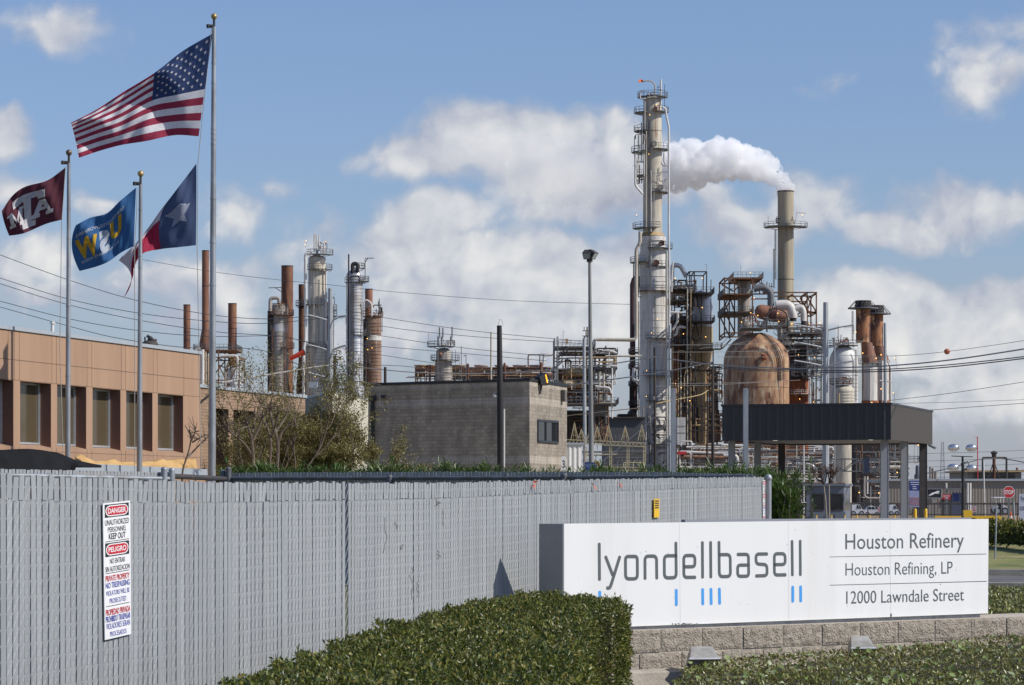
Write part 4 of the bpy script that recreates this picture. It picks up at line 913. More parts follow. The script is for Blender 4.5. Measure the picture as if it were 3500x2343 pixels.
# ------------------------------------------------------------------ trees
def tree(name, label, base, h, seed, lean=(0, 0), spread=.5, trunks=3, levels=4, r0=.07, leaves=None, nleaf=0, L=.05, clip=None, cat='tree', bark=None, group=None, up=.35, fill=None, fd=3.2):
    r = random.Random(seed); t = thing(name, label, cat, base, group); wb = MB(); lm = MB(); tips = []
    def grow(p, d, ln, rad, lv):
        n = 4; P = [p]; q = p; dd = d.copy()
        for k in range(n):
            dd = (dd+Vector((r.gauss(0, .13), r.gauss(0, .13), r.gauss(up*.12, .06)))).normalized(); q = q+dd*ln/n; P.append(q)
        wb.tube(P, [rad*(1-.45*k/n) for k in range(n+1)], 6 if lv > 1 else 4, False)
        if lv <= 1: tips.append((P[1], P[-1]))
        if lv > 0:
            for k in range(r.choice((2, 3))):
                a = r.uniform(0, 6.28); side = (dd.orthogonal()*math.cos(a)+dd.cross(dd.orthogonal())*math.sin(a)).normalized()
                grow(P[-1] if k < 2 else P[r.randint(2, 4)], (dd+side*spread*r.uniform(.6, 1.3)+Vector((0, 0, up*.3))).normalized(), ln*r.uniform(.6, .85), rad*.58, lv-1)
    for k in range(trunks):
        a = 6.28*k/trunks+r.uniform(-.4, .4); d = Vector((math.cos(a)*.28+lean[0], math.sin(a)*.28+lean[1], 1)).normalized()
        grow(Vector(base)+Vector((math.cos(a)*r0, math.sin(a)*r0, 0)), d, h*.38*r.uniform(.85, 1.1), r0*r.uniform(.8, 1.1), levels)
    wb.build('trunk', bark or m_bark, t, True)
    for (x, y, Yc, rx, ry) in (fill or ()):
        k_ = Yc/F; c = A(x, y, Yc)
        for q in range(int(rx*ry*fd)):
            d = rdir(r)*r.random()**.45; p = c+Vector((d.x*rx*k_, d.y*rx*k_*.8, d.z*ry*k_))
            if noise.noise(p*1.5)+.35*noise.noise(p*4)-.35*(d.length-.6) < -.06: continue
            leaf(lm, p, rdir(r)+Vector((0, 0, .2)), rdir(r), L*r.uniform(.6, 1.3), L*.45)
    if leaves and tips:
        for k in range(nleaf):
            a, b = tips[r.randrange(len(tips))]; p = a.lerp(b, r.uniform(0, 1.15))+Vector((r.gauss(0, .1), r.gauss(0, .1), r.gauss(0, .08)))
            leaf(lm, p, rdir(r)+Vector((0, 0, .2)), rdir(r), L*r.uniform(.6, 1.3), L*.5)
        lm.build('crown', leaves, t)
    return t
m_oliv = leafmat('olive thin leaves', [(.165, .15, .046), (.255, .22, .07), (.125, .12, .04), (.33, .28, .1), (.2, .18, .06), (.24, .175, .08)], rough=.5, transl=.3)
def pollard(name, label, base, stems, seed, group='pruned crape myrtles by the brick wing'):
    """hard-pruned multi-stem tree: knobby stems ending in stubs"""
    r = random.Random(seed); t = thing(name, label, 'tree', base, group); mb = MB(); tw = MB()
    for P, r0 in stems:
        r0 *= .62; mb.tube(rpath(P, .4, 3), [r0*(1-.5*k/(len(rpath(P, .4, 3))-1))*(1+.12*math.sin(k*2.1)) for k in range(len(rpath(P, .4, 3)))], 7)
        e = Vector(P[-1]); mb.ell(e, r0*.85, r0*.85, r0*.8, 8, 6)
        for w in range(8):
            e2 = Vector(P[-1]).lerp(Vector(P[-2]), r.uniform(0, 1.2)); d = (rdir(r)*.9+Vector((0, 0, .6))).normalized(); mb.tube([e2, e2+d*r.uniform(.12, .5)], [r0*.5, r0*.22], 5)
    mb.build('trunk', m_bark, t, True)
    return t
def PT(x, y, Y): return A(x, y, Y)
Yt = 88
b_ = Vector((A(417, 1100, Yt).x, Yt, 0)); g_ = A(417, 1100, Yt)
pollard('bare_pruned_tree', 'small bare pruned tree with knobby stems beside the tallest flagpole', b_, [([b_, PT(417, 1078, Yt), PT(424, 1055, Yt), PT(433, 1030, Yt), PT(437, 1003, Yt), PT(434, 985, Yt)], .055), ([PT(437, 1010, Yt), PT(446, 990, Yt), PT(448, 978, Yt)], .05), ([PT(425, 1050, Yt), PT(440, 1035, Yt+.3), PT(452, 1022, Yt+.3), PT(470, 1005, Yt+.3), PT(480, 997, Yt+.3)], .05), ([PT(440, 1012, Yt), PT(455, 1003, Yt-.2), PT(470, 995, Yt-.2)], .04)], 3)
Yt = 94; b_ = Vector((A(580, 1100, Yt).x, Yt, 0))
pollard('bare_pruned_tree', 'bare pruned crape myrtle with dark stems in front of the brick wing openings', b_, [([b_, PT(580, 1050, Yt), PT(575, 1000, Yt), PT(567, 975, Yt), PT(562, 960, Yt)], .1), ([PT(576, 1010, Yt), PT(590, 985, Yt), PT(600, 955, Yt), PT(597, 948, Yt)], .075), ([PT(574, 1040, Yt), PT(560, 1015, Yt-.3), PT(540, 1000, Yt-.3), PT(525, 988, Yt-.4), PT(508, 975, Yt-.4)], .065), ([PT(577, 990, Yt), PT(583, 965, Yt+.2), PT(580, 945, Yt+.2)], .06), ([PT(545, 1003, Yt-.3), PT(545, 985, Yt-.3)], .05)], 4)
b_ = Vector((A(632, 1100, Yt).x, Yt-2, 0)); Yt = 92
pollard('bare_pruned_tree', 'bare pruned crape myrtle with pale splayed stems, right of the dark stemmed one', b_, [([b_, PT(635, 1050, Yt), PT(637, 1010, Yt), PT(625, 975, Yt), PT(617, 940, Yt), PT(620, 928, Yt)], .1), ([PT(636, 1015, Yt), PT(645, 985, Yt), PT(662, 970, Yt), PT(680, 975, Yt)], .07), ([PT(630, 990, Yt), PT(650, 960, Yt+.3), PT(660, 940, Yt+.3)], .065), ([b_+Vector((-.25, 0, 0)), PT(618, 1050, Yt), PT(620, 1005, Yt), PT(610, 975, Yt), PT(600, 960, Yt)], .08), ([PT(621, 1000, Yt), PT(632, 965, Yt-.3), PT(637, 945, Yt-.3)], .06)], 5)
Yt = 104
tree('leafy_tree', 'wispy olive green tree spreading in front of the brick wing', (A(640, 1100, Yt).x, Yt, 0), 5.6, 12, trunks=4, levels=5, r0=.09, spread=.46, leaves=m_oliv, nleaf=5200, L=.085, group='thin olive trees', fill=[(590, 1015, 103, 60, 62), (650, 960, 104, 55, 45)], fd=1.6)
Yt = 108
tree('leafy_tree', 'broad olive green tree in front of the cream walled building', (A(745, 1100, Yt).x, Yt, 0), 4.8, 15, trunks=6, levels=5, r0=.09, spread=.62, leaves=m_oliv, nleaf=22000, L=.09, group='thin olive trees', fill=[(690, 1010, 107, 75, 62), (740, 985, 108, 62, 62), (785, 1010, 109, 52, 70), (760, 1050, 107, 90, 35), (660, 1050, 106, 70, 35)], fd=4.8, lean=(.05, 0), up=.25)
tree('leafy_tree', 'small olive tree at the corner of the grey block building', (A(868, 1100, 112).x, 112, 0), 3.1, 18, trunks=4, levels=4, r0=.06, spread=.55, leaves=m_oliv, nleaf=3200, L=.09, group='thin olive trees', fill=[(850, 1045, 112, 28, 42)], fd=3)
tree('bare_twiggy_shrub', 'bare shrub tips with a few yellow leaves at the far left above the fence', (A(-4, 1100, 40).x, 40, 0), 2.1, 4, trunks=4, levels=3, r0=.025, spread=.4, leaves=leafmat('yellowing leaves', [(.3, .25, .05), (.2, .22, .06)]), nleaf=60, L=.07, cat='shrub')

# ------------------------------------------------------------------ grey block building and its neighbours
def blockmat(name, c1, c2, cm, bw_, bh_, ang):
    m = bpy.data.materials.new(name); m.use_nodes = True; nt = m.node_tree; N = nt.nodes; L_ = nt.links
    t = N.new('ShaderNodeTexCoord'); mp = N.new('ShaderNodeMapping'); mp.inputs['Rotation'].default_value = (0, 0, ang); L_.new(t.outputs['Object'], mp.inputs[0])
    s_ = N.new('ShaderNodeSeparateXYZ'); c_ = N.new('ShaderNodeCombineXYZ'); L_.new(mp.outputs[0], s_.inputs[0]); L_.new(s_.outputs[0], c_.inputs[0]); L_.new(s_.outputs[2], c_.inputs[1])
    k = N.new('ShaderNodeTexBrick'); k.inputs['Scale'].default_value = 1; k.inputs['Brick Width'].default_value = bw_; k.inputs['Row Height'].default_value = bh_; k.inputs['Mortar Size'].default_value = .012; k.inputs['Mortar Smooth'].default_value = .4
    k.inputs['Color1'].default_value = c1+(1,); k.inputs['Color2'].default_value = c2+(1,); k.inputs['Mortar'].default_value = cm+(1,); L_.new(c_.outputs[0], k.inputs['Vector'])
    n = N.new('ShaderNodeTexNoise'); n.inputs['Scale'].default_value = 1.1; n.inputs['Detail'].default_value = 8; mp2 = N.new('ShaderNodeMapping'); mp2.inputs['Scale'].default_value = (1.5, 1.5, .5); L_.new(t.outputs['Object'], mp2.inputs[0]); L_.new(mp2.outputs[0], n.inputs['Vector'])
    h = N.new('ShaderNodeMapRange'); h.inputs['From Min'].default_value = .3; h.inputs['From Max'].default_value = .7; h.inputs['To Min'].default_value = .72; h.inputs['To Max'].default_value = 1.15; L_.new(n.outputs['Fac'], h.inputs['Value'])
    v = N.new('ShaderNodeVectorMath'); v.operation = 'SCALE'; L_.new(k.outputs['Color'], v.inputs[0]); L_.new(h.outputs[0], v.inputs['Scale']); b = N['Principled BSDF']; L_.new(v.outputs[0], b.inputs['Base Color']); b.inputs['Roughness'].default_value = .95
    nb = N.new('ShaderNodeTexNoise'); nb.inputs['Scale'].default_value = 14; nb.inputs['Detail'].default_value = 5; L_.new(t.outputs['Object'], nb.inputs['Vector']); bu = N.new('ShaderNodeBump'); bu.inputs['Strength'].default_value = .8; bu.inputs['Distance'].default_value = .06; L_.new(nb.outputs['Fac'], bu.inputs['Height']); L_.new(bu.outputs[0], b.inputs['Normal'])
    return m
GC = A(1211, 866, 170); GL = A(835, 875.5, 177); GRr = A(1296.5, 879, 178.4); GH = GC.z
gf_ = (GL-GC); gf_.z = 0; Lf = gf_.length; gf_.normalize(); gr_ = GRr-GC; gr_.z = 0; Lr = gr_.length; gr_.normalize()
def gpf(s_, z, o=0): n = Vector((gf_.y, -gf_.x, 0)); n = n if n.y < 0 else -n; return Vector((GC.x+gf_.x*s_+n.x*o, GC.y+gf_.y*s_+n.y*o, z))
def gpr(s_, z, o=0): n = Vector((gr_.y, -gr_.x, 0)); n = n if n.x > 0 else -n; return Vector((GC.x+gr_.x*s_+n.x*o, GC.y+gr_.y*s_+n.y*o, z))
mg1 = blockmat('grey split face block', (.43, .355, .26), (.32, .265, .195), (.22, .185, .14), .42, .21, -math.atan2(gf_.y, gf_.x))  # front copy lighter and warmer than the end, to lift its shade
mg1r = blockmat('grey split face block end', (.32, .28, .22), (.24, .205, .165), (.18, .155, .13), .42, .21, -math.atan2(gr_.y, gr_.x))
mg2 = blockmat('smooth pale block band', (.47, .41, .335), (.44, .385, .31), (.28, .245, .2), .42, .21, -math.atan2(gf_.y, gf_.x))  # bands too are lighter in the front copy than in the end copy
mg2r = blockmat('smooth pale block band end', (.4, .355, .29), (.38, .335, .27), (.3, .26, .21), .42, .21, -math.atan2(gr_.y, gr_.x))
gb = thing('block_building', 'windowless grey concrete block building with two pale bands and a black roof edge', 'building', gpf(Lf/2, 0)); gb['label'] = 'grey concrete block building with two pale bands and a black roof edge'
bands = [(0, 3.86, 0), (3.86, 4.29, 1), (4.29, 7.29, 0), (7.29, 7.72, 1), (7.72, GH-.45, 0), (GH-.45, GH-.16, 1)]
mb = MB()
for z0, z1, k in bands:
    o = .012 if k else 0
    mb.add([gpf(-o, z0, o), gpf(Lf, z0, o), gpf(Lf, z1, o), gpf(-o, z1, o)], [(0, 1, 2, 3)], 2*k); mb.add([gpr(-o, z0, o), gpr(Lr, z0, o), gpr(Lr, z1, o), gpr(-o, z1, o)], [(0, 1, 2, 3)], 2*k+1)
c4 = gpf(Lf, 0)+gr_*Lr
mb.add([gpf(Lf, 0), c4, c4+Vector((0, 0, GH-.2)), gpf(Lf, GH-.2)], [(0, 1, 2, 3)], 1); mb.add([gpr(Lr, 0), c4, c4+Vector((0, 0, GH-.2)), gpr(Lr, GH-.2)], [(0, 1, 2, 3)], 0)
mb.build('wall', [mg1, mg1r, mg2, mg2r], gb)
mb = MB(); P = [gpf(-.1, GH-.16, .1), gpf(Lf+.1, GH-.16, .1), c4+Vector((0, 0, GH-.16)), gpr(Lr+.1, GH-.16, .1)]
mb.add(P+[p+Vector((0, 0, .16)) for p in P], [(3, 2, 1, 0), (4, 5, 6, 7), (0, 1, 5, 4), (1, 2, 6, 5), (2, 3, 7, 6), (3, 0, 4, 7)]); mb.build('roof', m_blackp, gb)
nR = Vector((gr_.y, -gr_.x, 0)); nR = nR if nR.x > 0 else -nR
wq = [hit(x, y, GC, nR) for x, y in ((1228.7, 962), (1275, 965.5), (1275, 1013), (1228.7, 1009.5))]
mb = MB()
for k in range(4): mb.beam(wq[k]+nR*.02, wq[(k+1) % 4]+nR*.02, .13, .13)
for f_ in (.4, .76, .86): mb.beam(wq[0].lerp(wq[1], f_)+nR*.02, wq[3].lerp(wq[2], f_)+nR*.02, .1, .1)
wf = mb.build('window', mat('dark bronze frame', (.03, .035, .04), rough=.5), gb)
mb = MB(); mb.add([p+nR*.012 for p in wq], [(0, 1, 2, 3)]); mb.build('pane', m_pane2 if 'm_pane2' in globals() else m_glass, wf)
mb = MB(); a = hit(852, 915, GC, Vector((gf_.y, -gf_.x, 0))); mb.tube([(a.x, a.y-.12, a.z), (a.x, a.y-.12, 0)], .13, 8); mb.box(a.x-.22, a.x+.22, a.y-.3, a.y-.02, a.z-.1, a.z+.25); mb.build('downpipe', m_blackp, gb, True)
a = hit(877, 909, GC, Vector((gf_.y, -gf_.x, 0))); mb = MB(); mb.box(a.x-.16, a.x+.16, a.y-.2, a.y-.02, a.z-.1, a.z+.12); mb.tube([(a.x-.05, a.y-.2, a.z), (a.x-.05, a.y-.42, a.z-.04)], .07, 8); mb.build('wall_camera', m_darksteel, gb)
mb = MB(); a = hit(1284, 906, GC, nR)
mb.obox(a+nR*.15, nR*.12, gr_*.22, (0, 0, .35)); mb.build('wall_vent', mat('stained vent', (.12, .11, .1), rough=.8), gb)
fl = A(1236, 870, 172); t = thing('wall_floodlight', 'black floodlight with a lit orange lamp at the corner of the block building', 'floodlight', fl)
M_ = Matrix.Rotation(R(28), 3, 'Z') @ Matrix.Rotation(R(-14), 3, 'Y'); ax, ay_, az = M_ @ Vector((.28, 0, 0)), M_ @ Vector((0, .3, 0)), M_ @ Vector((0, 0, .38))
mb = MB(); mb.add([fl-ax*.6-ay_-az*.6, fl+ax-ay_-az, fl+ax+ay_-az, fl-ax*.6+ay_-az*.6, fl-ax*.6-ay_+az*.6, fl+ax-ay_+az, fl+ax+ay_+az, fl-ax*.6+ay_+az*.6], [(3, 2, 1, 0), (4, 5, 6, 7), (0, 1, 5, 4), (2, 3, 7, 6), (3, 0, 4, 7)]); mb.obox(fl+ax*1.02+az*.9, ax*.03, ay_, az*.12); mb.obox(fl+ax*1.02-az*.9, ax*.03, ay_, az*.12); mb.build('housing', m_blackp, t)
mb = MB(); mb.obox(fl+ax*.9-ay_*.25+az*.05, ax*.12, ay_*.85, az*.66); mb.build('lit_lens', emat('orange lit lens', (1, .42, .02), 1.1), t)
mb = MB(); mb.tube([fl-az*.8, fl-Vector((0, 0, .75)), fl-Vector((.45, -.3, .8))], .06, 8); mb.build('bracket', m_darksteel, t)
t3 = hit(1293, 1062, GC, nR)
ns = A(1289, 1062, 175.2); nb_ = thing('number_sign', 'small white sign with the number 3 at the corner of the block building', 'sign', ns)
mb = MB(); mb.box(ns.x-.14, ns.x+.14, ns.y-.03, ns.y, ns.z-.47, ns.z+.47); mb.build('panel', m_white, nb_)
mb = MB(); put_text(mb, '3', lambda s_, v: Vector((ns.x+s_, ns.y-.034, ns.z+v)), -.08, .08, -.22, .22, bold=.01); mb.build('lettering', m_blackp, nb_)
m_wshed = mat('white corrugated steel', (.72, .71, .67), rough=.5, var=.05)
def corr_box(mb, P, e, L_, h, z0, pitch=.3, amp=.03):
    n = Vector((e.y, -e.x, 0)); k = int(L_/pitch*4); vs = []
    for i in range(k+1):
        o = (0, amp, amp, 0)[i % 4]; q = P+e*(L_*i/k)+n*o; vs += [(q.x, q.y, z0), (q.x, q.y, z0+h)]
    mb.add(vs, [(2*i, 2*i+2, 2*i+3, 2*i+1) for i in range(k)])
sh = A(1298, 1012, 185); t = thing('white_shed', 'white corrugated metal shed beside the block building', 'shed', (sh.x, sh.y, 0)); mb = MB(); e_ = Vector((.99, .12, 0)).normalized(); shz = sh.z-.15
corr_box(mb, Vector((sh.x-1.5, sh.y, 0)), e_, 2.42, shz, 0); mb.add([(sh.x+.9, sh.y+.29, 0), (sh.x+1.0, sh.y+4, 0), (sh.x+1.0, sh.y+4, shz), (sh.x+.9, sh.y+.29, shz)], [(0, 1, 2, 3)]); mb.build('wall', m_wshed, t)
mb = MB(); mb.add([(sh.x-1.6, sh.y-.1, shz), (sh.x+1.05, sh.y+.2, shz), (sh.x+1.05, sh.y+4, shz), (sh.x-1.6, sh.y+4, shz), (sh.x-1.6, sh.y-.1, shz+.16), (sh.x+1.05, sh.y+.2, shz+.12), (sh.x+1.05, sh.y+4, shz+.12), (sh.x-1.6, sh.y+4, shz+.16)], [(3, 2, 1, 0), (4, 5, 6, 7), (0, 1, 5, 4), (1, 2, 6, 5), (2, 3, 7, 6), (3, 0, 4, 7)]); mb.build('roof', m_coping, t)
# cream building
m_creamw = mat('cream wall panel', (.5, .475, .37), rough=.7, var=.04); m_creamshade = mat('shaded cream wall', (.2, .21, .19), rough=.8, var=.08)  # second material holds the shade on the left wall as a darker colour
cc = A(760, 893, 140); cbz = cc.z; t = thing('cream_building', 'low cream walled building behind the olive trees', 'building', (cc.x, cc.y, 0))
rr_ = A(842, 913, 152); ll_ = A(690, 884, 150)
mb = MB(); mb.add([(cc.x, cc.y, 0), (rr_.x, rr_.y, 0), (rr_.x, rr_.y, cbz-.1), (cc.x, cc.y, cbz-.1)], [(0, 1, 2, 3)], 0); mb.add([(ll_.x, ll_.y, 0), (cc.x, cc.y, 0), (cc.x, cc.y, cbz-.1), (ll_.x, ll_.y, cbz-.1)], [(0, 1, 2, 3)], 1); mb.build('wall', [m_creamw, m_creamshade], t)
mb = MB(); bk_ = Vector((ll_.x+rr_.x-cc.x, ll_.y+rr_.y-cc.y, 0)); P = [Vector((p.x, p.y, cbz-.1)) for p in (cc, rr_, bk_, ll_)]; mb.add(P+[p+Vector((0, 0, .1)) for p in P], [(3, 2, 1, 0), (4, 5, 6, 7), (0, 1, 5, 4), (1, 2, 6, 5), (2, 3, 7, 6), (3, 0, 4, 7)]); mb.build('roof', m_coping, t)
bx = A(716, 882, 139); mb = MB(); mb.box(bx.x-.2, bx.x+.2, bx.y, bx.y+.3, bx.z-.12, bx.z+.16); mb.build('light_box', m_coping, t)
# black pole with a conduit, light pole
Yp = 150; tp = A(1142, 745, Yp); bp_ = Vector((A(1147, 1090, Yp).x, Yp, 0)); t = thing('utility_pole', 'thick black wooden pole in front of the grey block building', 'utility pole', bp_)
mb = MB(); mb.tube([bp_, bp_.lerp(tp, .5), tp], [.19, .18, .13], 14); mb.build('pole', mat('black creosoted wood', (.018, .017, .018), (.035, .032, .032), scale=2, stretch=(1, 1, .1), rough=.8), t, True)
mb = MB(); q = A(1153, 936, Yp-.3); mb.tube([(q.x, q.y, 0), q], .045, 8); mb.build('conduit', m_whitepipe, t, True)
mb = MB(); mb.tube([A(1139, 745, Yp), A(1143, 731, Yp), A(1147, 731, Yp), A(1151, 745, Yp)], .012, 4); mb.build('wire_loop', m_wirel, t)
mb = MB(); a = A(1131, 907, Yp-.1); mb.tube([a, A(1146, 907, Yp)], .04, 6); mb.ell(A(1131, 905, Yp), .07, .07, .12, 8, 6); mb.build('insulator', m_whitepipe, t)
Yp = 118; tp = A(1348.5, 594, Yp); bp_ = Vector((A(1354, 1090, Yp).x, Yp, 0)); t = thing('light_pole', 'tall slim steel light pole with two floodlights at its top', 'light pole', bp_); k = Yp/F
mb = MB(); mb.tube([bp_.lerp(tp, i/8) for i in range(9)], [(14.5-7.5*i/8)*k/2 for i in range(9)], 14); mb.build('pole', mat('grey bronze pole', (.3, .29, .27), (.2, .19, .18), scale=2, stretch=(1, 1, .2), rough=.5, metal=.3), t, True)
for dx, yaw, nm in ((-4, -25, 0), (6, 60, 1)):
    c = tp+Vector((dx*k, -.05, .2)); M_ = Matrix.Rotation(R(yaw), 3, 'Z') @ Matrix.Rotation(R(32), 3, 'X'); ax, ay_, az = M_ @ Vector((.17, 0, 0)), M_ @ Vector((0, .14, 0)), M_ @ Vector((0, 0, .15))
    mb = MB(); mb.obox(c, ax, ay_, az); o = mb.build('floodlight', m_darksteel, t); mb = MB(); mb.obox(c-ay_*1.03, ax*.85, ay_*.03, az*.8); mb.build('lens', mat('frosted lens', (.4, .42, .42), rough=.2), o)
mb = MB(); mb.tube([tp-Vector((0, 0, .1)), tp+Vector((0, 0, .06))], .12, 8); mb.tube([tp+Vector((-.1, 0, .02)), tp+Vector((.12, 0, .05))], .05, 6); mb.build('mount', m_darksteel, t)
# notice sign and orange flag by the pole base
m_nblue = mat('blue notice panel', (.035, .05, .2), rough=.5)
np_ = A(1351, 1073, 70); t = thing('notice_sign', 'small blue NOTICE sign standing above the oleander tips', 'sign', (np_.x, np_.y, 0)); mb = MB(); w_ = 13.5*70/F; mb.box(np_.x-w_, np_.x+w_, 70, 70.02, np_.z-.16, np_.z+.16); mb.build('panel', m_nblue, t)
mb = MB(); mb.tube([(np_.x, 70.03, 0), (np_.x, 70.03, np_.z+.1)], .025, 6); mb.build('post', m_galv, t)
mb = MB(); put_text(mb, 'NOTICE', lambda s_, v: Vector((np_.x+s_*w_*.85, 69.992, np_.z+v)), -1, 1, .03, .12, bold=.01)
for k in range(3): mb.box(np_.x-w_*.7, np_.x+w_*(.7-.2*k), 69.99, 69.994, np_.z-.02-.04*k-.012, np_.z-.02-.04*k)
mb.build('lettering', mat('pale blue lettering', (.25, .32, .5), rough=.5), t)
of = A(1365, 1058, 72); mb = MB(); mb.tube([(of.x-.06, of.y, 0), (of.x-.06, of.y, of.z+.05)], .01, 5); vs = [Vector((of.x-.06+.13*i/4, of.y+.02*math.sin(i), of.z-.05+.1*j-.012*i)) for j in (0, 1) for i in range(5)]; mb.add(vs, [(i, i+1, i+6, i+5) for i in range(4)], 1)
setp(mb.build('orange_marker_flag', [m_galv, emat('x', (0, 0, 0), 0) if False else mat('bright orange cloth', (.85, .1, .02), rough=.6)]), 'small bright orange marker flag beside the light pole', 'marker flag')
# ------------------------------------------------------------------ refinery helpers
def dome(y0, y1, hw, n=6):
    """rounded head from its top y0 to its shoulder y1"""
    return [(y0+(y1-y0)*(1-math.cos(math.pi/2*k/n)), hw*max(.02, math.sin(math.pi/2*k/n))) for k in range(n+1)]
def base(x, Y): return Vector((A(x, 0, Y).x, Y, gz(Y)))
def unit(name, label, cat, x, Y, group=None): return thing(name, label, cat, base(x, Y), group)
def shell(t, x, Y, prof, m, name='shell', n=28, bands=()):
    """prof from the top down in display px: (y, half width)"""
    k = Y/F; c = Vector((A(x, 0, Y).x, Y, 0)); P = [(w*k, EYE+(HY-y)*k) for y, w in prof][::-1]
    mb = MB(); mb.lathe(c, P, n)
    o = mb.build(name, m, t, True, sharp=35)
    return o
def hoops(t, x, Y, ys, hw, m, w=.6):
    k = Y/F; c = Vector((A(x, 0, Y).x, Y, 0))
    for y in ys: mb = MB(); z = EYE+(HY-y)*k; mb.lathe(c, [(hw*k*1.0, z-w*k), (hw*k*1.035, z-w*k), (hw*k*1.035, z+w*k), (hw*k*1.0, z+w*k)], 24); mb.build('stiffener_ring', m, t, True, sharp=35)
def platform(t, x, Y, y, r0, r1, a0=-200, a1=20, md=None, mr_=None, h=12.5, n=None, name='platform'):
    """ring walkway between radii r0 and r1 (px) round x, with a railing; angle 0 is to the right, -90 towards us"""
    k = Y/F; cx_ = A(x, 0, Y).x; z = EYE+(HY-y)*k; n = n or max(3, int((a1-a0)/18)); mb = MB(); rb = MB(); md = md or m_graysteel; mr_ = mr_ or m_graysteel
    def p(r, a, dz=0): return Vector((cx_+r*k*math.cos(R(a)), Y+r*k*math.sin(R(a)), z+dz))
    T = 1.3*k
    for i in range(n):
        A0, A1 = a0+(a1-a0)*i/n, a0+(a1-a0)*(i+1)/n
        mb.add([p(r0, A0), p(r1, A0), p(r1, A1), p(r0, A1), p(r0, A0, T), p(r1, A0, T), p(r1, A1, T), p(r0, A1, T)], [(3, 2, 1, 0), (4, 5, 6, 7), (0, 1, 5, 4), (1, 2, 6, 5), (2, 3, 7, 6), (3, 0, 4, 7)])
        if i % 2 == 0: mb.beam(p(r1*.97, A0), p(r0, A0, -5*k), .6*k, .8*k)
    o = mb.build(name, md, t); H = h*k; rr = .45*k
    for hh in (H, H*.55):
        rb.tube([p(r1, a0+(a1-a0)*i/n, hh) for i in range(n+1)], rr, 4, False)
        for a in (a0, a1): rb.tube([p(r0, a, hh), p(r1, a, hh)], rr, 4, False)
    for i in range(n+1): rb.tube([p(r1, a0+(a1-a0)*i/n), p(r1, a0+(a1-a0)*i/n, H)], rr, 4, False)
    for a in (a0, a1): rb.tube([p(r0+1, a), p(r0+1, a, H)], rr, 4, False)
    rb.build('railing', mr_, o)
    return o
def pipe(t, pts, Y, r, m, name='pipe', bend=None, n=10, dy=0):
    k = Y/F; P = [A(p[0], p[1], Y+dy+(p[2] if len(p) > 2 else 0)) for p in pts]
    mb = MB(); mb.tube(rpath(P, (bend if bend is not None else r*2.4)*k, 5) if len(P) > 2 else P, r*k, n); return mb.build(name, m, t, True)
def ladder(t, x, y0, y1, Y, m=None, w=2.4, cage=True, step=7):
    k = Y/F; mb = MB()
    for s_ in (-1, 1): mb.tube([A(x+s_*w/2, y0, Y), A(x+s_*w/2, y1, Y)], .4*k, 4)
    y = y0
    while y < y1:
        mb.tube([A(x-w/2, y, Y), A(x+w/2, y, Y)], .28*k, 4, False)
        y += 3
    if cage:
        y = y0+2
        while y < y1:
            mb.tube([A(x+w*.9*math.cos(a), y, Y+w*.9*k*math.sin(a)) for a in [math.pi*(1+q/5) for q in range(6)]], .3*k, 4, False); y += step
        for a in (math.pi*1.2, math.pi*1.5, math.pi*1.8): mb.tube([A(x+w*.9*math.cos(a), y0, Y+w*.9*k*math.sin(a)), A(x+w*.9*math.cos(a), y1, Y+w*.9*k*math.sin(a))], .25*k, 4, False)
    return mb.build('ladder', m or m_graysteel, t)
def lamps(t, pts, Y, r=1.0):
    k = Y/F
    for p in pts:
        mb = MB(); c = A(p[0], p[1], Y+(p[2] if len(p) > 2 else -4)); mb.ell(c, r*k, r*k, r*k, 8, 6); o = mb.build('lamp', m_lamp, t)
        mb = MB(); mb.tube([c+Vector((r*k*.9, 0, -r*k)), c+Vector((r*k*.9, 0, -7*k))], .25*k, 4); mb.tube([c+Vector((0, 0, r*k*.8)), c+Vector((r*k*.9, 0, -r*k))], .25*k, 4); mb.build('lamp_bracket', m_graysteel, o)
def steel(t, segs, Y, w, m, name='steel_frame', depth=None):
    """segs: ((x0,y0),(x1,y1)) in px at Y, and again at Y+depth with ties between"""
    k = Y/F; mb = MB()
    for (x0, y0), (x1, y1) in segs:
        for D_ in ((0, depth) if depth else (0,)):
            p, q = A(x0, y0, Y), A(x1, y1, Y); mb.beam(p+Vector((0, D_, 0)), q+Vector((0, D_, 0)), w*k)
    if depth:
        E = {q for s_ in segs for q in s_}
        for x, y in E: mb.beam(A(x, y, Y), A(x, y, Y)+Vector((0, depth, 0)), w*k*.8)
    return mb.build(name, m, t)
def deck(t, x0, x1, y, Y, depth, md=None, h=12.5, rail=True, th=1.6, name='deck'):
    k = Y/F; a, b = A(x0, y, Y), A(x1, y, Y); mb = MB(); mb.box(a.x, b.x, Y, Y+depth, a.z-th*k, a.z); o = mb.build(name, md or m_graysteel, t)
    if rail:
        rb = MB(); c = [Vector((a.x, Y, a.z)), Vector((b.x, Y, a.z)), Vector((b.x, Y+depth, a.z)), Vector((a.x, Y+depth, a.z))]
        for i in range(4):
            p, q = c[i], c[(i+1) % 4]; n = max(1, int((q-p).length/(9*k)))
            for hh in (h*k, h*k*.55): rb.tube([p+Vector((0, 0, hh)), q+Vector((0, 0, hh))], .45*k, 4, False)
            for j in range(n): u = p.lerp(q, j/n); rb.tube([u, u+Vector((0, 0, h*k))], .45*k, 4, False)
        rb.build('railing', m_graysteel, o)
    return o
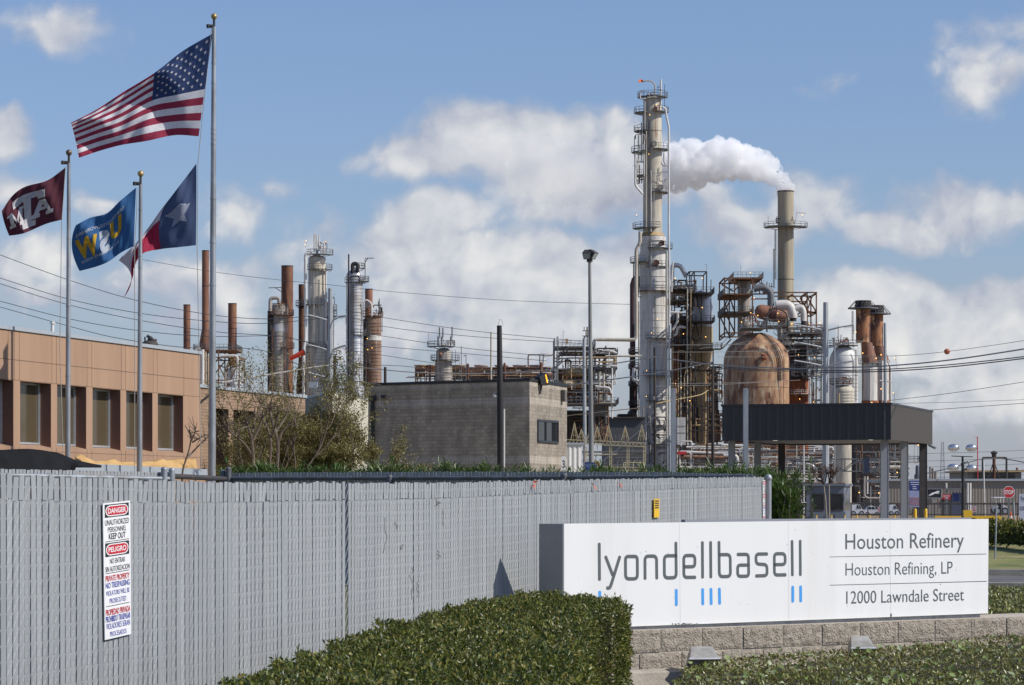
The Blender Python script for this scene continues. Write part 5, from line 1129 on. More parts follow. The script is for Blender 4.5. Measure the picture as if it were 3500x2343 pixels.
def clutter(t, x0, x1, y0, y1, Y, depth, n, seed, mats, rr=(.6, 1.8), vert=.5, name='pipe'):
    """runs of process piping inside a box; every run is a part of its own"""
    r = random.Random(seed)
    for i in range(n):
        m = mats[r.randrange(len(mats))]; d = r.uniform(0, depth); rad = r.uniform(*rr)
        if r.random() < vert:
            x = r.uniform(x0, x1); a = r.uniform(y0, y1); b = min(y1, a+r.uniform(.25, .9)*(y1-y0)); P = [(x, a, d), (x, b, d)]
            if r.random() < .6: P = [(x+r.uniform(-.12, .12)*(x1-x0)-3, a, d)]+P
            if r.random() < .5: P.append((x+r.uniform(-.2, .2)*(x1-x0)+4, b, d))
        else:
            y = r.uniform(y0, y1); a = r.uniform(x0, x1); b = min(x1, a+r.uniform(.3, .9)*(x1-x0)); P = [(a, y, d), (b, y, d)]
            if r.random() < .5: P.append((b, min(y1, y+r.uniform(4, 14)), d))
            if r.random() < .4: P.insert(0, (a, min(y1, y+r.uniform(4, 12)), d))
        pipe(t, P, Y, rad, m, name, n=7)
    k = Y/F
    for i in range(n//2):
        c = A(r.uniform(x0, x1), r.uniform(y0, y1), Y+r.uniform(-1, depth)); s_ = r.uniform(.8, 2.4)*k; vb = MB()
        if i % 3 == 0: vb.lathe(c, [(s_*.3, -s_), (s_*.9, -s_*.9), (s_*.9, -s_*.6), (s_*.4, -s_*.5), (s_*.4, s_*.5), (s_*.9, s_*.6), (s_*.9, s_)], 8)
        else: vb.obox(c, (s_*r.uniform(.4, 1), 0, 0), (0, s_, 0), (0, 0, s_*r.uniform(.4, 1.2)))
        vb.build('valve', mats[i % len(mats)], t)
WH, RU, GR, DK = m_whitepipe, m_rust, m_graysteel, m_darksteel

# ------------------------------------------------------------------ left cluster
YL = 420
def stack(label, x, y0, y1, hw, Y, flare=None, group='rusty smokestacks at the left of the plant', m=None, rings=()):
    t = unit('rusty_smokestack', label, 'smokestack', x, Y, group)
    P = [(y0, hw*.8), (y0, hw), (y1 if not flare else flare[0], hw)]
    P.append((flare[1], flare[2]) if flare else (y1+.1, hw))
    if flare: P.append((y1, flare[2]))
    shell(t, x, Y, P, m or m_rust2)
    hoops(t, x, Y, [y0+1.2]+list(rings), hw, DK, .9)
    return t
stack('short rusty smokestack, first from the left behind the office roof', 427.5, 697, 905, 8, YL, rings=(760, 778))
tB = stack('tallest thin rusty smokestack partly hidden by the tallest flagpole', 470, 573, 800, 8.2, YL-4, flare=(752, 785, 14), rings=(655, 735))
stack('short rusty smokestack just right of the tallest flagpole', 531.5, 694, 838, 9.8, YL, rings=(752, 826))
t = unit('steel_heater_frame', 'rusty steel frame and pipes holding the smokestack behind the flagpole', 'steel frame', 495, YL-6)
deck(t, 442, 541, 800, YL-10, 9, m_rustbeam)
steel(t, [((459, 800), (459, 930)), ((545, 815), (545, 930)), ((500, 800), (500, 930)), ((500, 835), (545, 930)), ((545, 830), (500, 930)), ((458, 818), (545, 818)), ((458, 870), (545, 870)), ((459, 870), (500, 820))], YL-10, 2.6, m_rustbeam, depth=9)
pipe(t, [(458, 798), (448, 798), (448, 816), (441, 816)], YL-12, 3, WH); pipe(t, [(505, 814), (543, 814), (543, 870)], YL-12, 3, WH)
pipe(t, [(463, 800), (463, 930)], YL-12, 4.5, WH); pipe(t, [(470, 805), (470, 930)], YL-12, 2, m_tan); pipe(t, [(476, 815), (476, 930)], YL-13, 2.2, m_tan); pipe(t, [(549, 828), (549, 930)], YL-12, 2.6, WH)
t = unit('silver_drum', 'small silver drum with a domed top under the short smokestack', 'drum', 535, YL-5)
shell(t, 535, YL-5, dome(838, 848, 13.5)+[(930, 13.5)], m_silver); hoops(t, 535, YL-5, range(852, 900, 7), 13.5, m_silver, .5)
pipe(t, [(520, 930), (520, 832), (531, 826)], YL-6, 2.2, m_browncol); platform(t, 535, YL-5, 836, 5, 13, -180, 40, m_rustbeam, m_rustbeam)

t = unit('distillation_column', 'short dirty column with a dark rusted left flank and an overhead pipe', 'column', 638, YL)
shell(t, 638, YL, dome(694, 706, 21)+[(745, 21), (745, 20.4), (930, 20.4)], m_graycol); hoops(t, 638, YL, range(722, 890, 9), 20.6, m_graycol, .4)
mb = MB(); k = YL/F; a = A(617.5, 712, YL+1); mb.tube([A(618, 712, YL-1.2), A(618, 930, YL-1.2)], 6.2*k, 12); mb.build('dark_duct', m_black, t, True)
shell(t, 638, YL, [(744, 20.9), (744, 21.3), (760, 21.3), (760, 20.9)], m_silver, 'bright_cladding_band')
pipe(t, [(638, 694), (638, 682), (618, 682), (618, 712)], YL-1.5, 4.2, m_graycol, bend=9); pipe(t, [(623, 930), (623, 770), (626, 750)], YL-2.6, 1.3, RU)
platform(t, 638, YL, 722, 20, 34, -130, 35, m_rustbeam, m_rustbeam); platform(t, 638, YL, 708, 8, 20, -180, 60, m_rustbeam, m_rustbeam); platform(t, 640, YL, 797, 20, 33, -75, 30, m_rustbeam, m_rustbeam)
steel(t, [((644, 700), (644, 658)), ((644, 658), (614, 659)), ((644, 668), (630, 659))], YL-1, 1.6, DK, 'davit')
clutter(t, 634, 660, 690, 706, YL-3, 3, 7, 3, [RU, RU, DK], (.4, 1)); ladder(t, 655, 725, 795, YL-2.2, m_rustbeam); ladder(t, 652, 800, 900, YL-2.2, m_rustbeam)
t = stack('broad rusty smokestack with a yellowed rim behind the short dirty column', 657, 608, 905, 13.5, YL+6, rings=(718, 830)); 
stack('slender orange rusty smokestack with a flared foot beside the white column', 690.5, 651, 910, 7.7, YL+4, flare=(826, 880, 13), m=m_rust, rings=(700, 745, 780, 800))
platform(t, 690.5, YL+4, 700, 8, 14, -180, 0, DK)

t = unit('distillation_column', 'tall pale column with white vent pipes on top, left of the silver one', 'column', 725, YL)
shell(t, 725, YL, dome(584, 592, 20)+[(788, 20.2), (796, 25.5), (940, 25.5)], m_cream); hoops(t, 725, YL, [800+8*i for i in range(14)], 25.6, m_graycol, .4)
platform(t, 730, YL, 618, 20, 30, -150, 25); platform(t, 732, YL, 584, 5, 30, -170, 20); platform(t, 722, YL, 699, 20, 33, -200, -50); platform(t, 726, YL, 796, 24, 27, -180, 0)
for x, y in ((719, 536), (724, 537), (730, 538)): pipe(t, [(x, y), (x, 575)], YL-1, 1.7, WH)
pipe(t, [(735, 584), (735, 556), (741, 556), (741, 580)], YL-1.5, 2, WH); pipe(t, [(716, 580), (698.5, 580), (698.5, 778), (694, 800), (694, 930)], YL-1.4, 3.4, WH, bend=8); pipe(t, [(745.5, 612), (745.5, 780), (751, 790), (751, 930)], YL-1, 2.2, WH)
pipe(t, [(718, 640), (718, 720)], YL-2, 1, WH); pipe(t, [(709, 700), (709, 660), (713, 655)], YL-2, .9, WH)
clutter(t, 722, 748, 552, 584, YL-2, 4, 12, 8, [GR, WH, DK, m_browncol], (.5, 1.2)); ladder(t, 729, 640, 790, YL-2.5); ladder(t, 715, 800, 910, YL-3)
mb = MB(); c = A(738, 600, YL-2); mb.lathe(c, [(1.2*k, -.3), (6*k, -.3), (6*k, .3), (1.2*k, .3)], 16, axis=Matrix.Rotation(R(90), 3, 'X')); mb.build('manway', m_graycol, t, True)
lamps(t, ((700, 551), (745, 553), (698, 560)), YL); lamps(t, ((721, 862),), YL, 1.2)
t = unit('distillation_column', 'slim rusty column half hidden behind the pale column and the power pole', 'column', 753, YL+8)
shell(t, 753, YL+8, dome(690, 696, 9)+[(940, 9)], m_browncol)
for y in (710, 724, 812, 828, 872): platform(t, 753, YL+8, y, 9, 18, -100, 30, DK)
clutter(t, 745, 765, 668, 696, YL+6, 3, 8, 5, [DK, RU], (.4, 1)); ladder(t, 762, 700, 880, YL+6)
t = unit('distillation_column', 'shiny silver column with a black curved pipe and davit on its domed top', 'column', 811, YL-2)
shell(t, 811, YL-2, dome(617, 632, 19.3)+[(875, 19.3), (884, 22), (945, 22)], m_silver); hoops(t, 811, YL-2, [640+7.5*i for i in range(32)], 19.4, m_silver, .35)
pipe(t, [(806, 625), (806, 603), (818, 603), (818, 622)], YL-3, 4.2, m_black, bend=9); pipe(t, [(797.5, 582), (797.5, 930)], YL-3.6, 1.7, m_black); pipe(t, [(800, 640), (803, 632), (822, 632), (822, 650)], YL-3.6, 1.3, m_black); pipe(t, [(803, 650), (803, 900)], YL-3.8, 1.4, m_black)
platform(t, 812, YL-2, 648, 19, 26, -150, -20, DK); platform(t, 826, YL-2, 645, 6, 18, -120, 40, DK); platform(t, 822, YL-2, 615, 4, 12, -180, 30, DK); platform(t, 816, YL-2, 768, 18, 22, -140, -20, DK)
steel(t, [((835, 640), (835, 592)), ((835, 591), (855, 591)), ((835, 600), (841, 592))], YL-3, 1.6, DK, 'davit'); steel(t, [((797.5, 582), (797.5, 610))], YL-3.6, 3, DK, 'lightning_rod'); ladder(t, 808, 650, 900, YL-4.6, DK)
pipe(t, [(788, 930), (788, 890), (805, 889)], YL-4, 2.4, m_black)
t = unit('distillation_column', 'brown stained column with a white band and rusty platforms, right of the silver one', 'column', 853, YL)
shell(t, 853, YL, dome(720, 728, 19)+[(940, 19.5)], m_browncol); shell(t, 853, YL, [(768, 19.6), (768, 20), (780, 20), (780, 19.6)], m_whitecol, 'white_band'); hoops(t, 853, YL, [740+8*i for i in range(20)], 19.4, m_browncol, .35)
mb = MB(); mb.tube([A(835, 730, YL-1), A(835, 940, YL-1)], 4.5*k, 10); mb.build('dark_duct', m_black, t, True)
platform(t, 852, YL, 725, 12, 24, -200, 25, m_rustbeam, m_rustbeam); platform(t, 850, YL, 770, 18, 31, -190, -95, DK); platform(t, 850, YL, 834, 18, 30, -190, -95, DK); platform(t, 834, YL, 706, 3, 12, -190, 0, DK)
pipe(t, [(850, 724), (850, 694), (838, 686), (833, 690)], YL-3, 2, WH, bend=8); pipe(t, [(868, 720), (866, 690)], YL-2, 1.6, DK); pipe(t, [(874, 704), (874, 760)], YL-2, .9, GR); pipe(t, [(867.5, 683), (867.5, 720)], YL-2, 1, DK)
clutter(t, 838, 872, 695, 722, YL-3, 4, 14, 11, [RU, DK, RU, m_browncol], (.5, 1.4)); clutter(t, 830, 842, 780, 930, YL-4, 2, 6, 12, [DK, RU], (.5, 1.2), vert=.8); ladder(t, 841, 730, 830, YL-3, DK)
lamps(t, ((841, 800), (851, 796), (840, 775)), YL)
stack('short red brown smokestack behind the brown stained column', 843.5, 661, 760, 8.8, YL+8, m=m_copper)
# windsock
t = unit('windsock', 'orange red windsock blowing to the left in front of the columns', 'windsock', 708, 400); k4 = 400/F
mb = MB(); mb.tube([A(709, 930, 400), A(708, 805, 400)], 1.1*k4, 6); mb.build('mast', RU, t)
mb = MB(); P = [A(697, 806, 400), A(688, 809.5, 400), A(678, 814, 400), A(668, 819, 400), A(663, 822, 400)]; mb.tube(P, [7*k4, 6*k4, 5.4*k4, 4.6*k4, 3.6*k4], 12, False); mb.build('sock', clothmat('windsock cloth', (.75, .09, .05)), t, True)
mb = MB(); mb.tube([A(697, 806, 400), A(708, 806, 400)], .5*k4, 4); mb.lathe(A(697, 806, 400), [(6.8*k4, -.5*k4), (7.4*k4, -.5*k4), (7.4*k4, .5*k4), (6.8*k4, .5*k4)], 14, axis=Matrix.Rotation(R(75), 3, 'Y')); mb.build('hoop', DK, t)
# steel power poles
def power_pole(label, x, y0, hw0, hw1, yb, Y, arms, al, ar, m):
    t = unit('steel_power_pole', label, 'power pole', x, Y, 'grey steel power poles'); k = Y/F
    mb = MB(); mb.tube([A(x, yb, Y), A(x, y0, Y)], [hw1*k*1.15, hw0*k*1.15], 8); mb.build('pole', m, t)
    for ya in arms:
        for sx, ln in ((-1, al), (1, ar)):
            mb = MB(); P = [A(x+sx*hw1*.6, ya, Y), A(x+sx*ln*.55, ya-8, Y-.5), A(x+sx*ln, ya-12 if sx > 0 else ya-13, Y-1)]; mb.tube(rpath(P, 12*k), [2.1*k]*2+[1.6*k]*(len(rpath(P, 12*k))-2), 6); o = mb.build('arm', m, t, True)
            mb = MB(); e = P[-1]; n = 9
            for i in range(n):
                mb.lathe(e+Vector((0, 0, -(2.2+2.1*i)*k)), [(.3*k, -.4*k), (2.1*k, -.3*k), (2.1*k, .1*k), (.3*k, .5*k)], 8)
            for i in range(6):
                p = P[1].lerp(P[2], .25+i*.12)+Vector((0, 0, -3*k)); mb.lathe(p, [(.3*k, -.4*k), (1.7*k, -.3*k), (1.7*k, .3*k), (.3*k, .5*k)], 7, axis=Matrix.Rotation(R(75), 3, 'Y'))
            mb.build('insulator', DK, o)
    return t
m_gpole = mat('pale grey steel pole', (.34, .36, .37), (.29, .3, .31), scale=.4, rough=.55, var=.05)
power_pole('grey steel power pole with six bent arms in front of the left columns', 755.5, 660, 4.6, 6.0, 905, 330, (866, 802, 734), 50, 36, m_gpole)
mb = MB(); k3 = 320/F; mb.tube([A(766, 930, 320), A(765.5, 817, 320)], [4.4*k3, 3.6*k3], 10)
setp(mb.build('wooden_utility_pole', m_wood, smooth=True), 'dark wooden utility pole at the foot of the left steel power pole', 'utility pole')

# ------------------------------------------------------------------ centre: short column, coolers, pipe racks
YC = 430; kc = YC/F
t = unit('process_column', 'squat grey column with a railed platform and three thin vents, behind the block building', 'column', 1014.5, YC)
shell(t, 1014.5, YC, dome(796, 806, 17)+[(824, 17), (826, 19), (960, 20.5)], m_graycol); hoops(t, 1014.5, YC, [834+6*i for i in range(16)], 19.8, m_graycol, .4)
platform(t, 1009, YC, 794, 4, 32, -210, 30); platform(t, 1018, YC, 825, 18, 33, -210, 30)
for x, y in ((1005, 749), (1013, 750), (1034, 748)): pipe(t, [(x, y), (x, 771), (x-3, 776), (x-3, 794)], YC-1.5, 1.6, GR); pipe(t, [(x-4, 768), (x-4, 790)], YC-1.8, .8, DK)
clutter(t, 1003, 1040, 776, 794, YC-2, 4, 12, 31, [GR, DK, m_tan], (.5, 1.2)); ladder(t, 1001, 800, 870, YC-4); steel(t, [((980, 778), (980, 765)), ((980, 764), (983, 766))], YC-2, .7, GR, 'whip')
mb = MB(); mb.ell(A(1007, 811, YC-1.4), 4.5*kc, .6, 4.5*kc, 10, 6); mb.build('rust_patch', m_copper, t); steel(t, [((1042, 800), (1042, 880)), ((1050, 822), (1050, 880)), ((1034, 800), (1034, 830))], YC-2, 1, GR, 'stair_frame')
t = unit('cooler_bank', 'long rusty bank of air coolers with pale fan rings above the block building roof', 'air cooler', 1120, YC+8)
deck(t, 948, 1260, 842, YC+10, 8, m_rustbeam, rail=False)
steel(t, [((950+22*i, 842), (950+22*i, 930)) for i in range(15)]+[((948, 862), (1260, 862)), ((948, 885), (1260, 885))], YC+8, 2.2, m_rustbeam, depth=8)
for i, (x, m) in enumerate(((962, m_tan), (986, m_tan), (1048, m_tan), (1100, m_whitecol), (1147, m_whitecol), (1189, m_whitecol), (1226, m_whitecol))):
    mb = MB(); z = A(0, 842, YC+10).z; mb.lathe((A(x, 0, YC+10).x, YC+14, 0), [(14*kc, z), (14*kc, z+5*kc), (17.5*kc, z+8*kc), (17.5*kc, z+9.4*kc), (15*kc, z+9.4*kc)], 20); mb.build('fan_ring', m, t, True)
for x0 in range(950, 1258, 26):
    mb = MB(); mb.box(A(x0, 0, YC+7).x, A(x0+22, 0, YC+7).x, YC+6.5, YC+8.5, A(0, 860, YC+7).z, A(0, 846, YC+7).z); mb.build('tube_bundle', m_rustbeam if (x0//26) % 3 else m_black, t)
clutter(t, 944, 1262, 840, 905, YC+2, 5, 90, 77, [RU, m_rustbeam, DK, m_tan, WH, m_black, RU], (.5, 2), vert=.45)
for x, y0, y1, hw in ((983, 834, 900, 2.6), (1154, 830, 870, 3), (1070, 832, 870, 3.2), (1238, 829, 868, 3.8)): 
    mb = MB(); mb.lathe((A(x, 0, YC).x, YC, 0), [(hw*kc, A(0, y1, YC).z), (hw*kc, A(0, y0+3, YC).z), (hw*.4*kc, A(0, y0, YC).z)], 12); mb.build('rusty_drum', RU if x != 983 else m_copper, t, True)
mb = MB(); mb.tube([A(1123, 900, YC-6), A(1123.5, 760, YC-6)], 2.3*kc, 10)
setp(mb.build('thin_vent_stack', m_cream, smooth=True), 'thin pale vent stack standing alone above the air coolers', 'vent stack')
for lb, x, y0, yl in (('thin grey lamp mast just right of the squat grey column', 1055, 792, 0), ('thin lamp mast with a side lamp left of the pale vent stack', 1066, 811, 813)):
    mb = MB(); mb.tube([A(x, 905, YC-8), A(x, y0, YC-8)], .9*kc, 6); 
    if yl: mb.beam(A(x, yl, YC-8), A(x-6, yl+2, YC-8), 1.6*kc)
    setp(mb.build('lamp_mast', GR), lb, 'lamp mast', 'lamp masts above the coolers')
t = unit('roof_pipes', 'white pipes with elbows running along the far side of the block building roof', 'pipes', 1100, 200); k2 = 200/F
for P in ([(1105, 900), (1105, 878), (1142, 880)], [(1175, 882), (1203, 885), (1203, 900)], [(1190, 900), (1190, 878), (1215, 879), (1215, 873)], [(1225, 900), (1225, 879), (1270, 882)]): pipe(t, P, 200, 2.2, WH, bend=4)
mb = MB(); mb.tube([A(1053.5, 900, 190), A(1053.5, 872, 190)], 1.6*190/F, 8); mb.ell(A(1053.5, 872, 190), 1.6*190/F, 1.6*190/F, .05, 8, 5); setp(mb.build('roof_vent', m_white), 'small white capped vent on the roof edge of the block building', 'vent')
mb = MB(); mb.tube([A(881, 880, 181), A(881, 840, 181)], 3.2*181/F, 8); setp(mb.build('roof_stub_pole', m_wood), 'short black pole stub behind the left end of the block building roof', 'pole')
# pipe rack structure left of the tall tower
YM = 440; km = YM/F
t = unit('pipe_rack', 'open steel pipe rack tower with drums and platforms left of the tallest column', 'pipe rack', 1335, YM)
cols = (1268, 1337, 1360, 1386, 1410)
steel(t, [((1268, 775), (1268, 1010)), ((1337, 770), (1337, 1010)), ((1360, 776), (1360, 1010)), ((1386, 792), (1386, 960)), ((1410, 808), (1410, 845)), ((1268, 794), (1360, 794)), ((1268, 820), (1410, 820)), ((1360, 800), (1412, 810)), ((1360, 842), (1411, 842)), ((1300, 796), (1285, 806)), ((1268, 842), (1287, 822)), ((1268, 870), (1360, 870)), ((1268, 940), (1386, 940)), ((1386, 865), (1411, 842))], YM, 2.4, GR, depth=10)
deck(t, 1268, 1362, 792, YM, 10); deck(t, 1360, 1413, 809, YM, 8); deck(t, 1298, 1415, 922, YM-4, 14); deck(t, 1362, 1412, 843, YM, 8, rail=False)
def drum(t, x0, x1, y0, y1, Y, m, dy=0, name='drum'):
    k = Y/F; a, b = A(x0, (y0+y1)/2, Y+dy), A(x1, (y0+y1)/2, Y+dy); r_ = (y1-y0)/2*k; L_ = (b-a).length; M_ = Matrix.Rotation(R(90), 3, 'Y'); mb = MB()
    mb.lathe(a, [(.02, 0), (r_*.6, r_*.12), (r_*.9, r_*.3), (r_, r_*.55), (r_, L_-r_*.55), (r_*.9, L_-r_*.3), (r_*.6, L_-r_*.12), (.02, L_)], 18, axis=M_); return mb.build(name, m, t, True, sharp=50)
drum(t, 1288, 1334, 842, 862, YM-2, m_tan, 3); drum(t, 1285, 1334, 868, 888, YM-2, m_tan, 2); drum(t, 1278, 1368, 804, 815, YM, m_graycol, 4); drum(t, 1216, 1248, 846, 866, YM, m_tan); drum(t, 1240, 1262, 848, 866, YM-3, m_copper)
for P, r_, m in (([(1255, 810), (1236, 810), (1236, 840)], 3, WH), ([(1195, 868), (1200, 853), (1228, 852), (1262, 850)], 2.2, WH), ([(1262, 812), (1244, 812), (1244, 833), (1232, 835)], 3.4, WH), ([(1268, 812), (1208, 812), (1208, 870)], 1.6, m_rustbeam), ([(1362, 777), (1452, 777)], 3.4, m_cream), ([(1385, 815), (1468, 815)], 2.3, m_cream), ([(1386, 836), (1411, 838)], 2.6, WH), ([(1371, 884), (1371, 854), (1374, 850)], 2.4, m_cream), ([(1381, 886), (1381, 855)], 2.6, m_cream), ([(1400, 842), (1400, 957)], 1.8, WH), ([(1362, 884), (1395, 888), (1397, 900)], 2.8, WH), ([(1391, 802), (1411, 808)], 2.4, WH)): pipe(t, P, YM-2, r_, m)
mb = MB(); mb.box(A(1365, 0, YM).x, A(1391, 0, YM).x, YM+2, YM+8, A(0, 921, YM).z, A(0, 897, YM).z); mb.build('cream_tank', m_cream, t)
mb = MB(); mb.box(A(1358, 0, YM).x, A(1390, 0, YM).x, YM+1, YM+9, A(0, 950, YM).z, A(0, 924, YM).z); mb.build('dark_hopper', m_graysteel, t)
clutter(t, 1264, 1408, 796, 880, YM-1, 9, 74, 13, [GR, m_tan, WH, DK, m_browncol, m_cream], (.6, 2.2)); clutter(t, 1262, 1398, 868, 925, YM-2, 9, 60, 14, [DK, RU, WH, GR, m_tan], (.6, 2.2)); clutter(t, 1298, 1392, 925, 1012, YM, 8, 46, 15, [DK, m_rustbeam, GR, m_black], (.6, 2))
mb = MB(); mb.box(A(1276, 0, YM+8).x, A(1358, 0, YM+8).x, YM+8, YM+9, A(0, 925, YM).z, A(0, 840, YM).z); mb.build('interior_backing', m_rustbeam, t)  # backing added to darken the rack's interior
mb = MB(); mb.box(A(1290, 0, YM+9).x, A(1385, 0, YM+9).x, YM+9, YM+15, A(0, 1010, YM).z, A(0, 935, YM).z); mb.build('dark_backing_box', m_black, t)  # second, darker backing added behind the lower rack for its dark interior
for x in (1340, 1346): pipe(t, [(x, 772), (x, 757), (x-4, 757), (x-4, 748)], YM-1, .9, DK)
pipe(t, [(1332, 769), (1350, 769)], YM-1, 1, DK); pipe(t, [(1332, 757), (1352, 757)], YM-1, .9, DK); pipe(t, [(1343, 790), (1343, 748)], YM-1, 1.5, DK); steel(t, [((1288, 786), (1288, 758)), ((1288, 757), (1291, 759))], YM-1, .7, GR, 'whip'); ladder(t, 1275, 770, 900, YM-1.5)
mb = MB(); mb.box(A(1293, 0, YM).x, A(1299, 0, YM).x, YM-1, YM-.5, A(0, 787, YM).z, A(0, 776, YM).z); mb.build('tag_board', m_tan, t)
mb = MB(); mb.tube([A(1338, 1090, 400), A(1336, 775, 400)], [4.2*400/F, 3.6*400/F], 8)
setp(mb.build('steel_column_pole', m_gpole), 'grey steel pole rising in front of the pipe rack beside the light pole', 'pole')
t = unit('control_house', 'dark low building with louvres behind the substation', 'building', 1440, 470); kk = 470/F
mb = MB(); mb.box(A(1385, 0, 470).x, A(1475, 0, 470).x, 470, 490, gz(470), A(0, 957, 470).z); mb.build('wall', mat('dark grey siding', (.075, .08, .085), rough=.8), t); mb = MB(); mb.box(A(1384, 0, 470).x, A(1476, 0, 470).x, 469.5, 491, A(0, 957, 470).z, A(0, 954, 470).z); mb.build('roof', DK, t)
# substation
m_ylat = mat('yellowed lattice steel', (.5, .43, .26), rough=.7, var=.15); YS = 340; kS = YS/F
t = unit('substation', 'yellowed steel lattice frame of an electrical substation below the tall tower', 'substation', 1390, YS)
def lattice(mb, p, q, w, n, th):
    p = Vector(p); q = Vector(q); d = (q-p); L_ = d.length; d.normalize(); u = Vector((0, 1, 0)); v = d.cross(u).normalized()
    C_ = [(-1, -1), (1, -1), (1, 1), (-1, 1)]
    for a, b in C_: mb.beam(p+(u*a+v*b)*w/2, q+(u*a+v*b)*w/2, th)
    for i in range(n):
        a0, a1 = p+d*L_*i/n, p+d*L_*(i+1)/n
        for j in range(4):
            c0, c1 = C_[j], C_[(j+1) % 4]
            if i % 2: c0, c1 = c1, c0
            mb.beam(a0+(u*c0[0]+v*c0[1])*w/2, a1+(u*c1[0]+v*c1[1])*w/2, th*.7)
mb = MB(); lattice(mb, A(1290, 1010, YS), A(1478, 1018, YS), 9*kS, 22, 1.3*kS); lattice(mb, A(1290, 1070, YS), A(1478, 1074, YS), 8*kS, 22, 1.3*kS)
for x in (1396.5, 1436.5, 1474, 1340): lattice(mb, A(x, 1022, YS), A(x, 1150, YS), 5*kS, 18, 1.1*kS)
mb.build('lattice_beams', m_ylat, t)
for x, y in ((1314, 967), (1330, 982), (1366, 975), (1392, 972), (1430, 975), (1468, 972), (1350, 985)):
    mb = MB()
    for dx, dz in ((-9, 0), (9, 0), (-3, 3), (4, 3)): mb.beam(A(x, y, YS), A(x+dx, 1008, YS+dz), 1.5*kS)
    for f_ in (.4, .7): mb.beam(A(x, y, YS).lerp(A(x-9, 1008, YS), f_), A(x, y, YS).lerp(A(x+9, 1008, YS), f_), .8*kS)
    mb.build('peak_frame', m_ylat, t)
r = random.Random(41)
for i in range(26):
    x = r.uniform(1300, 1474); mb = MB(); y = r.choice((1004, 1026, 1040, 1055, 1080)); p = A(x, y, YS+r.uniform(-3, 6))
    for j in range(6): mb.lathe(p+Vector((0, 0, j*1.6*kS)), [(.3*kS, -.4*kS), (1.2*kS, -.3*kS), (1.2*kS, .2*kS), (.3*kS, .6*kS)], 7)
    mb.tube([p-Vector((0, 0, 6*kS)), p+Vector((0, 0, 10*kS))], .3*kS, 4); mb.build('insulator', GR, t)
clutter(t, 1296, 1474, 1030, 1095, YS+4, 12, 46, 43, [GR, DK, m_ylat, GR], (.3, 1.2))
for x in range(1300, 1480, 30): pipe(t, [(x, 1012, 14), (x+28, 1020, 14)], YS, .4, GR, 'bus_wire')

# ------------------------------------------------------------------ the tallest column
YT = 500; kt = YT/F; xT = 1492.5
t = unit('tall_distillation_column', 'tallest cream and white column ringed with platforms at the middle of the plant', 'column', xT, YT)
shell(t, xT, YT, dome(221, 229, 21)+[(300, 21), (380, 21.4), (470, 21.8), (536, 22)], m_cream, n=36, name='upper_shell')
shell(t, 1493.5, YT, [(536, 21.5), (543, 29.4), (660, 30)], m_whitecol, 'middle_shell', 36); shell(t, 1493.5, YT, [(660, 29.6), (660, 30.2), (760, 30.2), (1100, 30.2), (1170, 30.2)], m_whitecol, 'lower_shell', 36)
hoops(t, 1493.5, YT, [552+9*i for i in range(0, 2)]+[634, 645, 655, 660]+[700+17*i for i in range(22)], 30.1, m_whitecol, .35); hoops(t, xT, YT, [258, 300, 345, 398, 450, 500], 21.5, m_cream, .35)
shell(t, xT, YT, [(533, 22.2), (533, 22.6), (541, 29.6), (541, 28)], m_tan, 'rusty_skirt', 36)
for y, x0, x1, a0, a1, hh in ((224, 1458, 1515, -200, 20, 13), (260, 1450, 1474, -230, -120, 13), (258, 1492, 1529, -75, 40, 13), (302, 1450, 1478, -225, -110, 13), (344, 1495, 1531, -90, 40, 13), (350, 1444, 1475, -230, -110, 13), (404, 1453, 1478, -225, -115, 13), (442, 1487, 1532, -95, 40, 13), (524, 1447, 1503, -210, -70, 13), (570, 1486, 1538, -110, 40, 13), (602, 1441, 1474, -225, -110, 13), (612, 1487, 1523, -115, -20, 13), (668, 1451, 1538, -200, 30, 13), (776, 1482, 1538, -115, 30, 13), (862, 1478, 1541, -120, 30, 13), (918, 1480, 1537, -115, 25, 12), (975, 1485, 1535, -110, 25, 12), (1018, 1482, 1531, -110, 25, 12)):
    xc = xT if y < 536 else 1493.5; r0 = 21 if y < 536 else 30
    r1 = max(x1-xc if a1 > 0 else 0, xc-x0 if a0 < -180 else 0, r0+6 if a1 <= 0 and a0 >= -180 else 0)
    o = platform(t, xc, YT, y, r0-1, r1, a0, a1, m_rustbeam if y == 668 else None, None, hh)
for P, r_, m in (([(1516, 246), (1523, 250), (1523, 262), (1529.5, 290), (1529.5, 560), (1530.5, 575), (1530.5, 1120)], 2.4, WH), ([(1523, 380), (1516, 378), (1513, 372)], 2.4, WH), ([(1519, 350), (1519, 372), (1527, 380)], 2.2, WH), ([(1524.5, 575), (1524.5, 1120)], 2.6, m_cream), ([(1539, 600), (1536, 640), (1536, 668)], 2, m_whitepipe),
        ([(1453, 352), (1453, 425), (1470, 444)], 2.6, WH), ([(1464, 530), (1464, 555), (1455, 572), (1455, 770), (1450, 778), (1365, 777)], 4.2, m_cream), ([(1449, 605), (1449, 660)], 1.3, m_browncol), ([(1460, 610), (1460, 668)], 1.5, DK), ([(1461, 1000), (1461, 690)], 1.6, m_graycol), ([(1450, 842), (1448, 870), (1462, 872)], 4, m_whitecol), ([(1478, 300), (1478, 520)], 1.3, m_cream), ([(1489, 390), (1489, 440), (1489, 530)], 1.1, WH), ([(1471, 930), (1471, 1100)], 2, m_graycol)): pipe(t, P, YT-3.2, r_, m, bend=7)
